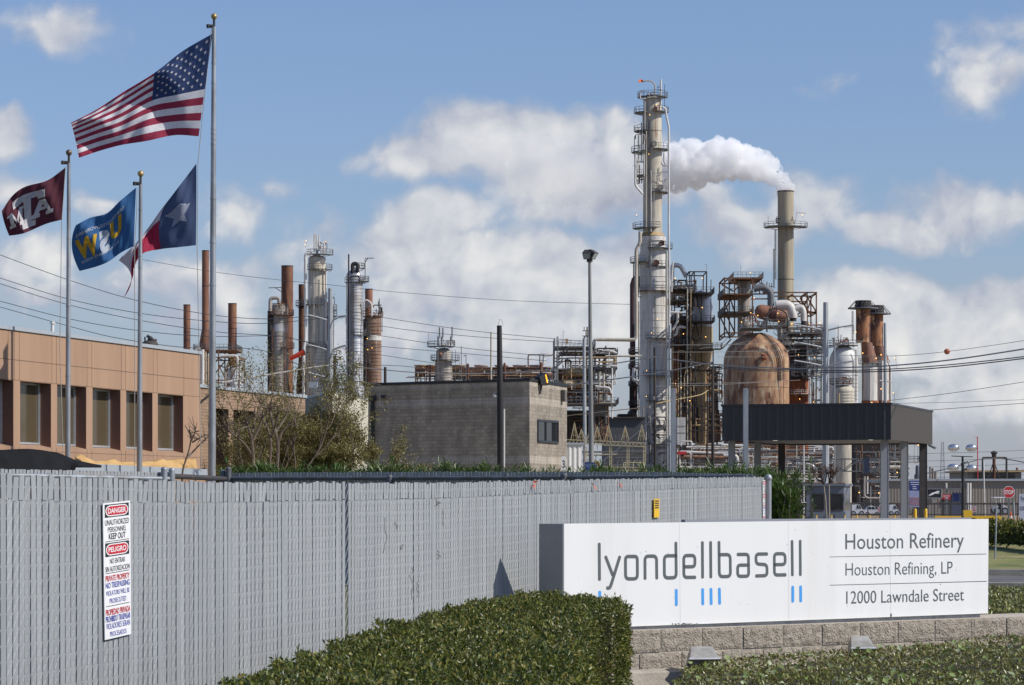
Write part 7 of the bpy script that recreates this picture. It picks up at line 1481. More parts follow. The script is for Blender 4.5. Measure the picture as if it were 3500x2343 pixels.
# ------------------------------------------------------------------ guard canopy and gate
m_canf = mat('charcoal ribbed metal', (.03, .03, .034), rough=.45, var=.06); m_canr = mat('sunlit ribbed metal', (.085, .076, .066), rough=.5, var=.06)  # side fascia lighter and browner: sunlight put into its colour, front kept dark
YN = 180; cz1 = EYE+219*YN/F; cz0 = EYE+138*YN/F
PL, PC, PR = Vector((A(1651.5, 0, 183.4).x, 183.4, 0)), Vector((A(2037.5, 0, YN).x, YN, 0)), Vector((A(2132, 0, 195.6).x, 195.6, 0)); PB = PL+PR-PC
t = thing('guard_canopy', 'dark ribbed metal canopy on grey columns over the plant gate', 'canopy', (PC.x, PC.y, 0))
def ribs(mb, p, q, z0, z1, pitch, depth):
    d = (q-p); L_ = d.length; d.normalize(); n = Vector((d.y, -d.x, 0)); n = -n if (n.y > 0 and abs(n.y) > .5) or n.x < -.5 else n; k = int(L_/pitch); vs = []
    for i in range(k):
        for f_, o in ((0, 0), (.12, depth), (.3, depth), (.42, 0)): a = p+d*(L_*(i+f_)/k)+n*o; vs += [(a.x, a.y, z0), (a.x, a.y, z1)]
    vs += [(q.x, q.y, z0), (q.x, q.y, z1)]; m = len(vs)//2; mb.add(vs, [(2*i, 2*i+2, 2*i+3, 2*i+1) for i in range(m-1)])
mb = MB(); ribs(mb, PL, PC, cz0, cz1, .55, .05); ribs(mb, PB, PL, cz0, cz1, .55, -.05); mb.build('front_fascia', m_canf, t)
mb = MB(); ribs(mb, PC, PR, cz0, cz1, .3, .05); ribs(mb, PR, PB, cz0, cz1, .3, -.05); mb.build('side_fascia', m_canr, t)
mb = MB(); up = Vector((0, 0, 1)); C4 = [PL, PC, PR, PB]
mb.add([p+up*(cz0+.1) for p in C4]+[p+up*(cz0+.25) for p in C4], [(3, 2, 1, 0), (4, 5, 6, 7)]); mb.build('soffit', mat('grey soffit', (.25, .25, .25), rough=.7), t)
mb = MB(); cc_ = sum(C4, Vector())/4; O4 = [p+(p-cc_).normalized()*.12 for p in C4]
mb.add([p+up*(cz1-.02) for p in O4]+[p+up*(cz1+.1) for p in O4], [(3, 2, 1, 0), (4, 5, 6, 7), (0, 1, 5, 4), (1, 2, 6, 5), (2, 3, 7, 6), (3, 0, 4, 7)]); mb.build('roof', m_canf, t)
mb = MB()
for f_, g in ((.28, .12), (.85, .12)): p = PL.lerp(PC, f_)+(PB-PL)*g; mb.lathe((p.x, p.y, cz0+.03), [(.14, 0), (.16, .04), (.16, .08)], 12)
mb.build('downlights', emat('downlight', (1, .95, .85), .8), t)
m_ccol = mat('grey steel column', (.25, .26, .28), rough=.5, var=.05)
for x, Y_, w, dk in ((2024, 181.4, 16, 0), (2069.5, 187.5, 15, 0), (2112.5, 194.5, 15, 1), (1674, 184.6, 14, 0), (1733, 191, 14, 0), (1788, 197, 13.5, 1)):
    p = A(x, 0, Y_); w_ = w*Y_/F/2; mb = MB(); h_ = cz0+.1
    for s_ in (-1, 1): mb.box(p.x+s_*w_-.02, p.x+s_*w_+.02, Y_, Y_+w_*2, gz(Y_), h_)
    mb.box(p.x-w_+.02, p.x+w_-.02, Y_+.02, Y_+.06, gz(Y_), h_); mb.build('column', m_ccol if not dk else m_darksteel, t)
mb = MB(); a = A(2124, 1019, 195); mb.tube([a, a+Vector((.12, -.1, -.05))], .06, 8); mb.tube([a+Vector((.1, -.1, -.03)), a+Vector((.42, -.35, -.2))], .09, 8); mb.build('security_camera', m_galv, t)
# guard house
m_gh = mat('blue grey painted steel', (.12, .135, .165), rough=.5, var=.05); YH = 168; t = thing('guard_house', 'small blue grey guard house with dark windows under the canopy', 'guard house', (A(1890, 0, YH).x, YH, 0)); kh = YH/F
a, b = A(1844, 1112, YH), A(1930, 1112, YH); h_ = a.z; D_ = 3.0; rx = A(1945, 0, YH+D_).x
Q = [Vector((a.x, YH, 0)), Vector((b.x, YH, 0)), Vector((rx, YH+D_, 0)), Vector((a.x+rx-b.x, YH+D_, 0))]
mb = MB(); mb.add(Q+[p+up*h_ for p in Q], [(0, 1, 5, 4), (1, 2, 6, 5), (2, 3, 7, 6), (3, 0, 4, 7), (4, 5, 6, 7)]); mb.build('wall', m_gh, t)
c_ = sum(Q, Vector())/4; Q2 = [c_+(p-c_)*1.12 for p in Q]; mb = MB(); mb.add([p+up*(h_+.002) for p in Q2]+[p+up*(h_+.14) for p in Q2], [(3, 2, 1, 0), (4, 5, 6, 7), (0, 1, 5, 4), (1, 2, 6, 5), (2, 3, 7, 6), (3, 0, 4, 7)]); mb.build('roof', m_gh, t)
for x0, x1 in ((1859, 1884.5), (1898, 1928)):
    p, q = A(x0, 1130, YH), A(x1, 1167, YH); mb = MB()
    for u, v in (((p.x, p.z), (q.x, p.z)), ((q.x, p.z), (q.x, q.z)), ((q.x, q.z), (p.x, q.z)), ((p.x, q.z), (p.x, p.z))): mb.beam((u[0], YH-.02, u[1]), (v[0], YH-.02, v[1]), .06, .05)
    w = mb.build('window', m_darksteel, t); mb = MB(); mb.add([(p.x, YH-.008, q.z), (q.x, YH-.008, q.z), (q.x, YH-.008, p.z), (p.x, YH-.008, p.z)], [(0, 1, 2, 3)]); mb.build('pane', m_glass, w)
p, q = Q[1].lerp(Q[2], .1), Q[1].lerp(Q[2], .93); n_ = Vector((Q[2]-Q[1]).yx.to_3d()); n_ = Vector(((Q[2]-Q[1]).y, -(Q[2]-Q[1]).x, 0)).normalized()*.01
mb = MB(); z0, z1 = A(0, 1167, YH).z, A(0, 1130, YH).z; mb.add([p+n_+up*z0, q+n_+up*z0, q+n_+up*z1, p+n_+up*z1], [(0, 1, 2, 3)]); mb.build('side_window', m_glass, t)
mb = MB(); mb.box(A(1858, 0, YH).x, A(1933, 0, YH).x, YH-.09, YH-.01, .02, A(0, 1172, YH).z-.0); mb.box(A(1909, 0, YH).x, A(1927, 0, YH).x, YH-.14, YH-.09, .1, A(0, 1172, YH).z-.1); mb.build('lower_panel', m_gh, t)
# bare young trees before the guard house
for lb, xb, xt, sd, col in (('slim bare young tree leaning before the guard house, with dark twiggy crown', 1893, 1884, 5, 0), ('slim straight bare young tree beside the leaning one at the guard house', 1897, 1896, 6, 0)):
    Yb = 150; b_ = Vector((A(xb, 0, Yb).x, Yb, 0)); tt = thing('bare_young_tree', lb, 'tree', b_, 'bare young trees at the guard house'); top = A(xt, 1108, Yb); kk = Yb/F; r = random.Random(sd)
    mb = MB(); mb.tube([b_, A((xb*.5+xt*.5), 1150, Yb), top], [2*kk, 1.6*kk, 1.4*kk], 8); mb.build('trunk', mat('pale bark', (.33, .27, .21), rough=.9), tt, True)
    mb = MB(); lm = MB()
    def gr(p, d, ln, lv):
        q = p+d*ln; mb.tube([p, (p+q)/2+rdir(r)*ln*.06, q], [.022*(lv+1)/3, .018*(lv+1)/3, .01*(lv+1)/3], 4, False)
        if lv:
            for k in range(3): gr(q if k < 2 else (p+q)/2, (d+rdir(r)*.55+Vector((0, 0, .15))).normalized(), ln*.66, lv-1)
        else: leaf(lm, q, rdir(r), rdir(r), .09, .04)
    for k in range(5): gr(top, Vector((r.gauss(0, .45), r.gauss(0, .4), 1)).normalized(), .45, 3)
    mb.build('branches', mat('dark twigs', (.07, .045, .035), rough=.9), tt); lm.build('dead_leaves', mat('dead leaves', (.13, .07, .05), rough=.9), tt)
# bollards
for i, (x, lb) in enumerate(((2093, 'yellow rounded bollard between two canopy columns'), (2117, 'yellow rounded bollard beside the rearmost right canopy column'))):
    Yb = 186-i*2; p = A(x, 1164, Yb); k = Yb/F; mb = MB(); mb.lathe((p.x, Yb, 0), [(3.8*k, gz(Yb)), (3.8*k, p.z-.12), (3.2*k, p.z-.04), (1.8*k, p.z), (.02, p.z+.01)], 16); setp(mb.build('bollard', m_yellow, smooth=True), lb, 'bollard', 'tall yellow bollards at the gate')
for i, (x, lb) in enumerate(((1836, 'short yellow topped post by the left corner of the guard house'), (1867.5, 'short yellow topped post under the left guard house window'), (1902, 'short yellow topped post under the right guard house window'), (1932, 'short yellow topped post at the right corner of the guard house'), (1960, 'short yellow topped post in front of the parked van'), (1989, 'short yellow topped post in front of the parked white car'), (2046.5, 'short yellow topped post between the two near canopy columns'))):
    Yb = 160; p = A(x, 1180, Yb); k = Yb/F; tt = thing('short_post', lb, 'bollard', (p.x, Yb, 0), 'short yellow topped posts'); mb = MB(); mb.tube([(p.x, Yb, 0), (p.x, Yb, p.z-.1)], 1.7*k, 10); mb.build('post', m_white, tt, True); mb = MB(); mb.lathe((p.x, Yb, 0), [(1.8*k, p.z-.11), (1.8*k, p.z), (.3*k, p.z+.03)], 10); mb.build('yellow_cap', m_yellow, tt, True)
# mesh fence with rails across the yard
m_mesh = mat('chain link mesh', (.3, .3, .3), rough=.6)
t = thing('yard_fence', 'low chain link fence with pipe rails across the yard behind the gate', 'fence', (A(2100, 0, 240).x, 240, gz(240))); Yf = 240; kf = Yf/F
mb = MB(); zt, zm, zb_ = A(0, 1151.5, Yf).z, A(0, 1177, Yf).z, gz(Yf)
for z, r_ in ((zt, .05), (zm, .05), (A(0, 1154, Yf).z, .03)): mb.tube([(A(1790, 0, Yf).x, Yf, z), (A(2330, 0, Yf).x, Yf, z)], r_, 6)
mb.build('rails', m_darksteel, t)
for x in range(1795, 2330, 38): mb = MB(); p = A(x, 0, Yf); mb.tube([(p.x, Yf, zb_), (p.x, Yf, zt)], .05, 6); mb.build('post', m_darksteel, t)
mb = MB(); x0, x1 = A(1790, 0, Yf).x, A(2330, 0, Yf).x; W_ = .28; H_ = zt-zb_; n = int((x1-x0)/W_)
for i in range(n):
    for s_ in (1, -1):
        a = x0+i*W_; b = a+s_*H_
        if b < x0 or b > x1: continue
        mb.tube([(a, Yf+.03*s_, zb_), (b, Yf+.03*s_, zt)], .008, 3, False)
mb.build('mesh', m_mesh, t)
# parked vehicles in the yard
m_vwhite = mat('white vehicle paint', (.62, .62, .62), rough=.3, var=.03); m_tyre = mat('tyre rubber', (.02, .02, .02), rough=.9)
def vehicle(name, label, cat, x0, x1, yt, yb, Y, kind, paint, group=None):
    k = Y/F; a, b = A(x0, yb, Y), A(x1, yt, Y); L_ = b.x-a.x; H_ = b.z-a.z; z0 = a.z; W_ = 1.8; t = thing(name, label, cat, ((a.x+b.x)/2, Y, z0), group)
    prof = {'van': [(0, .18), (0, .86), (.06, 1), (.55, 1), (.66, .97), (.84, .58), (1, .46), (1, .18)], 'car': [(0, .22), (0, .55), (.04, .62), (.16, .66), (.3, 1), (.6, 1), (.76, .66), (.97, .56), (1, .45), (1, .22)], 'cart': [(0, .2), (0, .45), (.25, .5), (.3, .35), (.6, .35), (.72, .55), (1, .45), (1, .2)]}[kind]
    mb = MB(); n = len(prof); vs = [(a.x+L_*u, Y, z0+H_*v) for u, v in prof]+[(a.x+L_*u, Y+W_, z0+H_*v) for u, v in prof]
    vs = [(x, y+(.12 if (z-z0) > .7*H_ and y == Y else -.12 if (z-z0) > .7*H_ else 0), z) for x, y, z in vs]
    mb.add(vs, [tuple(range(n))[::-1], tuple(range(n, 2*n))]+[(i, (i+1) % n, n+(i+1) % n, n+i) for i in range(n)]); mb.build('body', paint, t)
    if kind != 'cart':
        W = {'van': [[(.62, .6), (.62, .9), (.66, .93), (.8, .6)], [(.44, .6), (.44, .9), (.58, .9), (.58, .6)]], 'car': [[(.2, .67), (.31, .95), (.44, .95), (.44, .67)], [(.47, .67), (.47, .95), (.59, .95), (.72, .67)]]}[kind]
        for w in W: mb = MB(); q = [Vector((a.x+L_*u, Y-.02+(.1 if v > .8 else 0), z0+H_*v)) for u, v in w]; mb.add(q, [tuple(range(len(q)))]); mb.build('window', m_glass, t)
    for u in (.2, .8):
        wh = None
        for y_ in (Y-.03, Y+W_-.15):
            mb = MB(); r_ = H_*.21; mb.lathe((a.x+L_*u, y_, z0+r_), [(r_*.2, 0), (r_, 0), (r_, .2), (r_*.2, .2)], 14, axis=Matrix.Rotation(R(-90), 3, 'X')); o = mb.build('wheel', m_tyre, t, True)
            mb = MB(); mb.lathe((a.x+L_*u, y_-.01, z0+r_), [(.02, 0), (r_*.55, 0), (r_*.55, .1), (.02, .1)], 10, axis=Matrix.Rotation(R(-90), 3, 'X')); mb.build('rim', m_galv, o, True)
    mb = MB(); mb.box(a.x+L_-.02, a.x+L_+.02, Y+.1, Y+.4, z0+H_*.38, z0+H_*.46); mb.build('headlight', m_silver, t)
    if kind == 'cart':
        for u in (.1, .68): mb = MB(); mb.tube([(a.x+L_*u, Y+.1, z0+H_*.45), (a.x+L_*u, Y+.1, z0+H_*.95)], .03, 5); mb.tube([(a.x+L_*u, Y+W_-.1, z0+H_*.45), (a.x+L_*u, Y+W_-.1, z0+H_*.95)], .03, 5); mb.build('roof_post', m_white, t)
        mb = MB(); mb.box(a.x-.1, a.x+L_*.8, Y, Y+W_, z0+H_*.94, z0+H_); mb.build('roof', m_white, t); mb = MB(); mb.box(a.x+L_*.28, a.x+L_*.5, Y+.2, Y+W_-.2, z0+H_*.35, z0+H_*.62); mb.build('seat', m_darksteel, t)
    return t
Yv = 290
vehicle('parked_van', 'pale work van parked behind the fence, right of the guard house', 'van', 1946, 1977, 1153, 1180, Yv, 'van', m_vwhite, 'vehicles parked in the yard')
vehicle('parked_car', 'white sport utility car parked nose to tail with the van', 'car', 1977, 2013, 1158, 1180, Yv+2, 'car', m_vwhite, 'vehicles parked in the yard')
vehicle('parked_van', 'white van parked between the two near canopy columns', 'van', 2034, 2056, 1154, 1180, Yv, 'van', m_vwhite, 'vehicles parked in the yard')
vehicle('parked_van', 'maroon trailer van showing behind the near canopy column', 'van', 2052, 2076, 1153, 1178, Yv+6, 'van', m_maroon, 'vehicles parked in the yard')
vehicle('golf_cart', 'white golf cart parked behind the stop sign', 'golf cart', 2276, 2304, 1137, 1178, 260, 'cart', m_vwhite)
vehicle('parked_car', 'small dark cart parked behind the yellow bollards', 'car', 2090, 2112, 1160, 1180, Yv, 'car', m_darksteel, 'vehicles parked in the yard')
# warehouse with banner, black animal sign and red sign
m_wh = mat('brown grey corrugated wall', (.2, .175, .15), (.23, .2, .17), scale=.2, stretch=(1, 1, .2), rough=.7, var=.07); YW = 330; kw = YW/F
t = thing('warehouse', 'long low brown grey warehouse with a blue door behind the yard', 'building', (A(2200, 0, YW).x, YW, gz(YW)))
mb = MB(); corr_box(mb, Vector((A(2030, 0, YW).x, YW, 0)), Vector((1, 0, 0)), A(2600, 0, YW).x-A(2030, 0, YW).x, A(0, 1100, YW).z-gz(YW), gz(YW), .35, .02); mb.build('wall', m_wh, t)
mb = MB(); a = A(2029, 1098, YW); mb.box(a.x, A(2600, 0, YW).x, YW-.3, YW+20, a.z-.12, a.z+.12); mb.build('roof', m_coping, t)
mb = MB(); a, b = A(2180, 1147, YW-.4), A(2192, 1182, YW-.4); p0_ = A(2177, 1127, YW-.2); p1_ = A(2199, 1185, YW-.2); mb.box(p0_.x, p1_.x, YW-.25, YW-.1, p1_.z, p0_.z); dr = mb.build('door', mat('blue grey door', (.13, .15, .22), rough=.5), t); mb = MB(); q0, q1 = A(2181, 1130, YW-.3), A(2193, 1146, YW-.3); mb.box(q0.x, q1.x, YW-.32, YW-.26, q1.z, q0.z); mb.build('blue_notice', m_nblue, dr)
mb = MB()
for x in (2165, 2201): mb.beam(A(x, 1120, YW-1.5), A(x, 1185, YW-1.5), .22)
mb.beam(A(2163, 1120, YW-1.5), A(2203, 1120, YW-1.5), .3); mb.build('door_frame', m_graysteel, t)
for x in (2164, 2200, 2213, 2219): mb = MB(); mb.tube([A(x, 1105, YW-.6), A(x, 1119 if x < 2210 else 1185, YW-.6)], .14, 6); mb.build('downpipe', m_whitepipe, t)
pq = A(2099, 1099, 235); q2 = A(2119, 1158, 235)
t = thing('flag_banner', 'tall printed banner in blue, white and red leaning between canopy columns', 'banner', (A(2091, 0, 235).x, 235, gz(235))); x0, x1 = A(2079.5, 0, 235).x, A(2104, 0, 235).x
zz = [A(0, y, 235).z for y in (1100, 1122, 1124, 1138, 1158)]
mb = MB(); mb.box(x0, x1, 235, 235.06, A(0, 1160, 235).z, A(0, 1099, 235).z); mb.build('panel', mat('pale lavender print', (.32, .35, .52), (.45, .45, .55), scale=2, rough=.6), t)
mb = MB(); mb.box(x0+.02, x1-.02, 234.985, 234.995, zz[1], zz[0]); mb.build('blue_header', m_nblue, t)
mb = MB()
for i in range(6): z = zz[3]+(zz[4]-zz[3])*(i/6); mb.box(x0+.02, x1-.02, 234.985, 234.995, z-.06, z)
mb.build('red_stripes', mat('faded red print', (.45, .2, .2), rough=.6), t)
mb = MB()
for i, (u0, u1) in enumerate(((.1, .95), (.15, .98), (.3, .65), (.3, .7))): z = zz[0]-.1-.17*i; mb.box(x0+(x1-x0)*u0, x0+(x1-x0)*u1, 234.97, 234.98, z-.07, z)
mb.build('header_lettering', mat('white print', (.6, .62, .7), rough=.6), t)
# leaping animal sign
Yk = 300; t = thing('animal_sign', 'black rectangular sign with a white leaping big cat emblem', 'sign', (A(2137, 0, Yk).x, Yk, gz(Yk))); p, q = A(2120.5, 1119, Yk), A(2152.5, 1139, Yk)
mb = MB(); mb.box(p.x, q.x, Yk, Yk+.1, q.z, p.z); mb.build('panel', m_blackp, t); mb = MB()
for u, v in (((p.x, p.z), (q.x, p.z)), ((q.x, p.z), (q.x, q.z)), ((q.x, q.z), (p.x, q.z)), ((p.x, q.z), (p.x, p.z))): mb.beam((u[0], Yk-.02, u[1]), (v[0], Yk-.02, v[1]), .05, .05)
mb.build('rim', m_galv, t)
cat_ = [(.05, .74), (.2, .6), (.28, .5), (.36, .42), (.5, .36), (.62, .28), (.72, .22), (.86, .2), (.9, .3), (.86, .4), (.8, .4), (.76, .46), (.86, .5), (.85, .56), (.72, .52), (.6, .52), (.5, .56), (.42, .66), (.3, .7), (.2, .78), (.1, .82), (.22, .68)]
cat2 = [cat_[i] for i in range(len(cat_))]
mb = MB(); mb.add([(p.x+(q.x-p.x)*u, Yk-.012, p.z+(q.z-p.z)*v) for u, v in cat2], [tuple(range(len(cat2)))]); mb.build('cat_emblem', m_white, t)
mb = MB(); mb.tube([((p.x+q.x)/2, Yk+.05, gz(Yk)), ((p.x+q.x)/2, Yk+.05, q.z)], .05, 6); mb.build('post', m_galv, t)
Yk = 236; t = thing('red_sign', 'small red sign with two lines of white writing on a dark post', 'sign', (A(2156, 0, Yk).x, Yk, gz(Yk))); p, q = A(2155.5, 1131, Yk), A(2174, 1142.5, Yk)
mb = MB(); mb.box(p.x, q.x, Yk, Yk+.04, q.z, p.z); mb.build('panel', m_red, t); mb = MB()
for wd, v0, v1, u0, u1 in (('HELP POINT', .52, .78, .08, .92), ('HERE', .14, .42, .3, .7)): put_text(mb, wd, lambda s_, v: Vector((p.x+(q.x-p.x)*s_, Yk-.01, q.z+(p.z-q.z)*v)), u0, u1, v0, v1, bold=.02)
mb.build('lettering', m_white, t); mb = MB(); a = A(2157, 0, Yk); mb.box(a.x-.09, a.x+.09, Yk+.05, Yk+.2, gz(Yk), q.z+.1); mb.build('post', m_darksteel, t)
for x, y0, lb, Yk in ((2012, 1159, 'pale no parking board with red letters behind the near canopy column', 238), (2228, 1158, 'pale no parking board with red letters on the yard fence near the light tower', 238)):
    p, q = A(x-4.5, y0, Yk), A(x+4.5, y0+13, Yk); t = thing('parking_board', lb, 'sign', (A(x, 0, Yk).x, Yk, gz(Yk)), 'small boards on the yard fence'); mb = MB(); mb.box(p.x, q.x, Yk, Yk+.03, q.z, p.z); mb.build('panel', mat('faded pink board', (.5, .42, .45), rough=.6), t); mb = MB()
    for wd, v0, v1, u0, u1 in (('NO', .58, .86, .25, .75), ('PARKING', .18, .44, .08, .92)): put_text(mb, wd, lambda s_, v: Vector((p.x+(q.x-p.x)*s_, Yk-.01, q.z+(p.z-q.z)*v)), u0, u1, v0, v1, bold=.02)
    mb.build('lettering', m_redp, t); mb = MB(); mb.tube([(A(x, 0, Yk).x, Yk+.04, gz(Yk)), (A(x, 0, Yk).x, Yk+.04, q.z)], .03, 5); mb.build('post', m_darksteel, t)
# stop sign
Yk = 190; k = Yk/F; c = A(2307.2, 1126.3, Yk); t = thing('stop_sign', 'red octagonal STOP sign on a dark post by the hedge', 'stop sign', (c.x, Yk, gz(Yk)))
def octa(r_, y_): return [Vector((c.x+r_*math.cos(R(22.5+45*i)), y_, c.z+r_*math.sin(R(22.5+45*i)))) for i in range(8)]
mb = MB(); r_ = 14.6*k; P = octa(r_, Yk)+octa(r_, Yk+.02); mb.add(P, [tuple(range(8))[::-1], tuple(range(8, 16))]+[(i, (i+1) % 8, 8+(i+1) % 8, 8+i) for i in range(8)]); mb.build('white_border', m_white, t)
mb = MB(); mb.add(octa(r_*.92, Yk-.006), [tuple(range(8))]); mb.build('red_face', m_red, t); mb = MB(); put_text(mb, 'STOP', lambda s_, v: Vector((c.x+s_*r_*.74, Yk-.012, c.z+v*r_*.3)), -1, 1, -1, 1, bold=.03); mb.build('lettering', m_white, t)
mb = MB(); mb.box(c.x-2*k, c.x+2*k, Yk+.02, Yk+.1, gz(Yk), c.z); mb.build('post', m_graysteel, t)
# portable light tower with four reflector lamps
Yk = 175; k = Yk/F; t = thing('light_tower', 'portable light tower with four silver reflector lamps on a black mast', 'light tower', (A(2201, 0, Yk).x, Yk, 0))
m_refl = mat('polished reflector', (.75, .75, .75), rough=.22, metal=.9, var=.03)
mb = MB(); mb.tube([(A(2203, 0, Yk).x, Yk, .3), A(2202, 1060, Yk)], [4.2*k, 3.4*k], 8); mb.tube([A(2202, 1060, Yk), A(2201.5, 1045, Yk)], 2.6*k, 8); mb.beam(A(2176, 1043.5, Yk), A(2225, 1045.5, Yk), 2*k, 2*k); mb.ell(A(2201, 1062, Yk), 4*k, 4*k, 4*k, 8, 6); mb.tube([A(2203, 1060, Yk), A(2213, 1056, Yk), A(2216, 1064, Yk)], 1.2*k, 5); mb.build('mast', m_blackp, t, True)
for x, y in ((2181, 1024), (2221.5, 1024.5), (2180, 1069), (2222, 1071)):
    c = A(x, y, Yk); mb = MB(); M_ = Matrix.Rotation(R(90), 3, 'Y'); mb.lathe(c, [(.01, -12.6*k), (4.5*k, -11.4*k), (7*k, -7*k), (8.3*k, 0), (7.2*k, 6*k), (5*k, 10*k), (3*k, 11*k), (2.6*k, 12.6*k), (.01, 12.8*k)], 20, axis=M_); o = mb.build('reflector_lamp', m_refl, t, True)
    mb = MB(); P = [c+Vector((13*k*math.cos(g), -.02, 10*k*math.sin(g))) for g in [math.pi*(1+i/12) for i in range(13)]]; mb.tube(P, .35*k, 5, False); mb.ell(c+Vector((9*k, -4.5*k, 0)), 2.2*k, 1.2*k, 2.6*k, 8, 6); mb.build('lamp_yoke', m_darksteel, o)
mb = MB(); a = A(2213, 1178, Yk-.8); mb.box(a.x-.25, a.x+.25, a.y-.2, a.y+.3, a.z-.3, a.z+.28); mb.build('yellow_engine_cover', m_yellow, t)
mb = MB(); a0, a1 = A(2170, 1186, Yk-1), A(2230, 1200, Yk-1); mb.box(a0.x, a1.x, Yk-1, Yk+.6, .35, a0.z); mb.build('trailer_body', m_coping, t); mb = MB()
for x in (2180, 2220): mb.lathe((A(x, 0, Yk).x, Yk-1.1, .33), [(.1, 0), (.33, 0), (.33, .2), (.1, .2)], 14, axis=Matrix.Rotation(R(-90), 3, 'X'))
mb.build('wheels', m_tyre, t, True)
# yellow barrier rail and sundries
a0, a1 = A(2138, 1184, 192), A(2290, 1185, 192); t = thing('yellow_barrier', 'long yellow steel barrier rail low across the gate lane', 'barrier', ((a0.x+a1.x)/2, 192, gz(192))); mb = MB(); mb.box(a0.x, a1.x, 192, 192.2, a1.z-.22, a0.z+.1); mb.build('rail', m_yellow, t); mb = MB()
for f_ in (.1, .35, .62, .9): x = a0.x+(a1.x-a0.x)*f_; mb.box(x-.06, x+.06, 192.05, 192.15, gz(192), a1.z-.1)
mb.build('legs', m_darksteel, t)
m_sandy = mat('sand coloured concrete', (.5, .36, .22), rough=.9); mb = MB(); 
for x0, x1 in ((1945, 2085), (2240, 2345)): mb.box(A(x0, 0, 262).x, A(x1, 0, 262).x, 262, 262.4, gz(262), A(0, 1179.5, 262).z)
setp(mb.build('low_barrier_wall', m_sandy), 'low sand coloured concrete barrier behind the yard fence', 'barrier')
m_cone = mat('orange cone plastic', (.8, .13, .03), rough=.5)
for x, y0, y1, Yk, lb in ((2312, 1170, 1193, 188, 'orange traffic delineator beside the stop sign post'), (2336.5, 1160, 1186, 170, 'orange traffic cone with a white band at the right edge by the white board')):
    k = Yk/F; p = A(x, y0, Yk); z0 = A(0, y1, Yk).z; H_ = p.z-z0; t = thing('traffic_cone', lb, 'traffic cone', (p.x, Yk, z0), 'orange cones by the hedge'); mb = MB(); mb.lathe((p.x, Yk, z0), [(3.6*k, 0), (3.6*k, .05), (2.6*k, .06), (1.7*k, H_*.55), (.8*k, H_), (.1*k, H_)], 14); mb.build('cone', m_cone, t, True)
    mb = MB(); mb.lathe((p.x, Yk, z0), [(2.25*k, H_*.3), (1.8*k, H_*.52)], 14); mb.build('white_band', m_white, t)
Yk = 150; t = thing('white_board', 'white notice board with grey and black letters cut off by the right edge', 'sign', (A(2340, 0, Yk).x, Yk, 0)); p, q = A(2331, 1130, Yk), A(2372, 1190, Yk)
mb = MB(); mb.box(p.x, q.x, Yk, Yk+.05, q.z, p.z); mb.build('panel', mat('pale board', (.55, .56, .64), rough=.6, var=.03), t); mb = MB()
put_text(mb, 'CON', lambda s_, v: Vector((s_, Yk-.01, v)), A(2333, 0, Yk).x, A(2346, 0, Yk).x, A(0, 1167, Yk).z, A(0, 1159, Yk).z, 0, .02); put_text(mb, 'ly', lambda s_, v: Vector((s_, Yk-.01, v)), A(2335.5, 0, Yk).x, A(2344, 0, Yk).x, A(0, 1144.5, Yk).z, A(0, 1134, Yk).z, 1)
mb.build('lettering', [m_blackp, m_letter], t); mb = MB()
for x in (2334, 2369): mb.tube([(A(x, 0, Yk).x, Yk+.08, 0), (A(x, 0, Yk).x, Yk+.08, p.z)], .03, 6)
mb.build('legs', m_galv, t)
hedge('far_hedge', 'clipped hedge on the lawn at the right edge behind the sign', [(A(2262, 0, 82).x, 82), (A(2420, 0, 76).x, 76), (A(2420, 0, 76).x+.2, 79), (A(2262, 0, 82).x, 85)], .5, 1.72-(1198-HY)/F*80, 380, .13, m_hleaf, 17)
for x0, y0, x1, y1, Yk, lb in ((2279, 1155.7, 2276, 1274, 72, 'thin steel stake leaning in the lawn nearest the white sign'), (2318, 1147.5, 2323, 1255, 84, 'thin steel stake in the lawn by the right edge')):
    mb = MB(); k = Yk/F; mb.tube([A(x1, y1+4, Yk), A(x0, y0, Yk)], 2.1*k, 6); setp(mb.build('steel_stake', m_galv), lb, 'stake', 'steel stakes on the lawn')
    if x0 == 2279: pass
# far right skyline
t = thing('red_mast', 'thin red mast with a small head far behind the warehouse', 'mast', base(2236, 460)); k = 460/F; mb = MB(); mb.tube([base(2237, 460), A(2235.5, 1000, 460)], 1.2*k, 6); mb.beam(A(2230, 1000.5, 460), A(2237, 1000, 460), 1*k); mb.build('mast', m_red, t)
t = thing('lattice_tower', 'grey lattice flare tower far off on the horizon', 'lattice tower', base(2157, 900)); k = 900/F; mb = MB(); P0_, P1_ = [A(2150, 1165, 900), A(2163, 1165, 900)], [A(2153.5, 1011, 900), A(2158, 1011, 900)]
for D_ in (0, 1):
    for i in (0, 1): mb.beam(P0_[i]+Vector((0, D_*1.6, 0)), P1_[i]+Vector((0, D_*.6, 0)), .9*k)
N_ = 22
for i in range(N_):
    a0, a1 = P0_[0].lerp(P1_[0], i/N_), P0_[1].lerp(P1_[1], i/N_); b0, b1 = P0_[0].lerp(P1_[0], (i+1)/N_), P0_[1].lerp(P1_[1], (i+1)/N_); mb.beam(a0, b1 if i % 2 else a1, .55*k); mb.beam(b0, a1, .55*k)
mb.build('lattice', mat('hazed grey lattice', (.3, .32, .36), rough=.7), t)  # pale bluish grey puts the distance haze into the colour
t = thing('far_plant_building', 'far tan building with a dark window band above the warehouse roof', 'building', base(2250, 480)); k = 480/F
mb = MB(); a, b = A(2213, 1080, 480), A(2336, 1105, 480); mb.box(a.x, b.x, 480, 500, gz(480), a.z); mb.build('wall', m_graysteel, t); mb = MB(); mb.box(a.x-.6, b.x+1, 479, 501, a.z, a.z+4*k); mb.build('roof', m_tan, t); mb = MB()
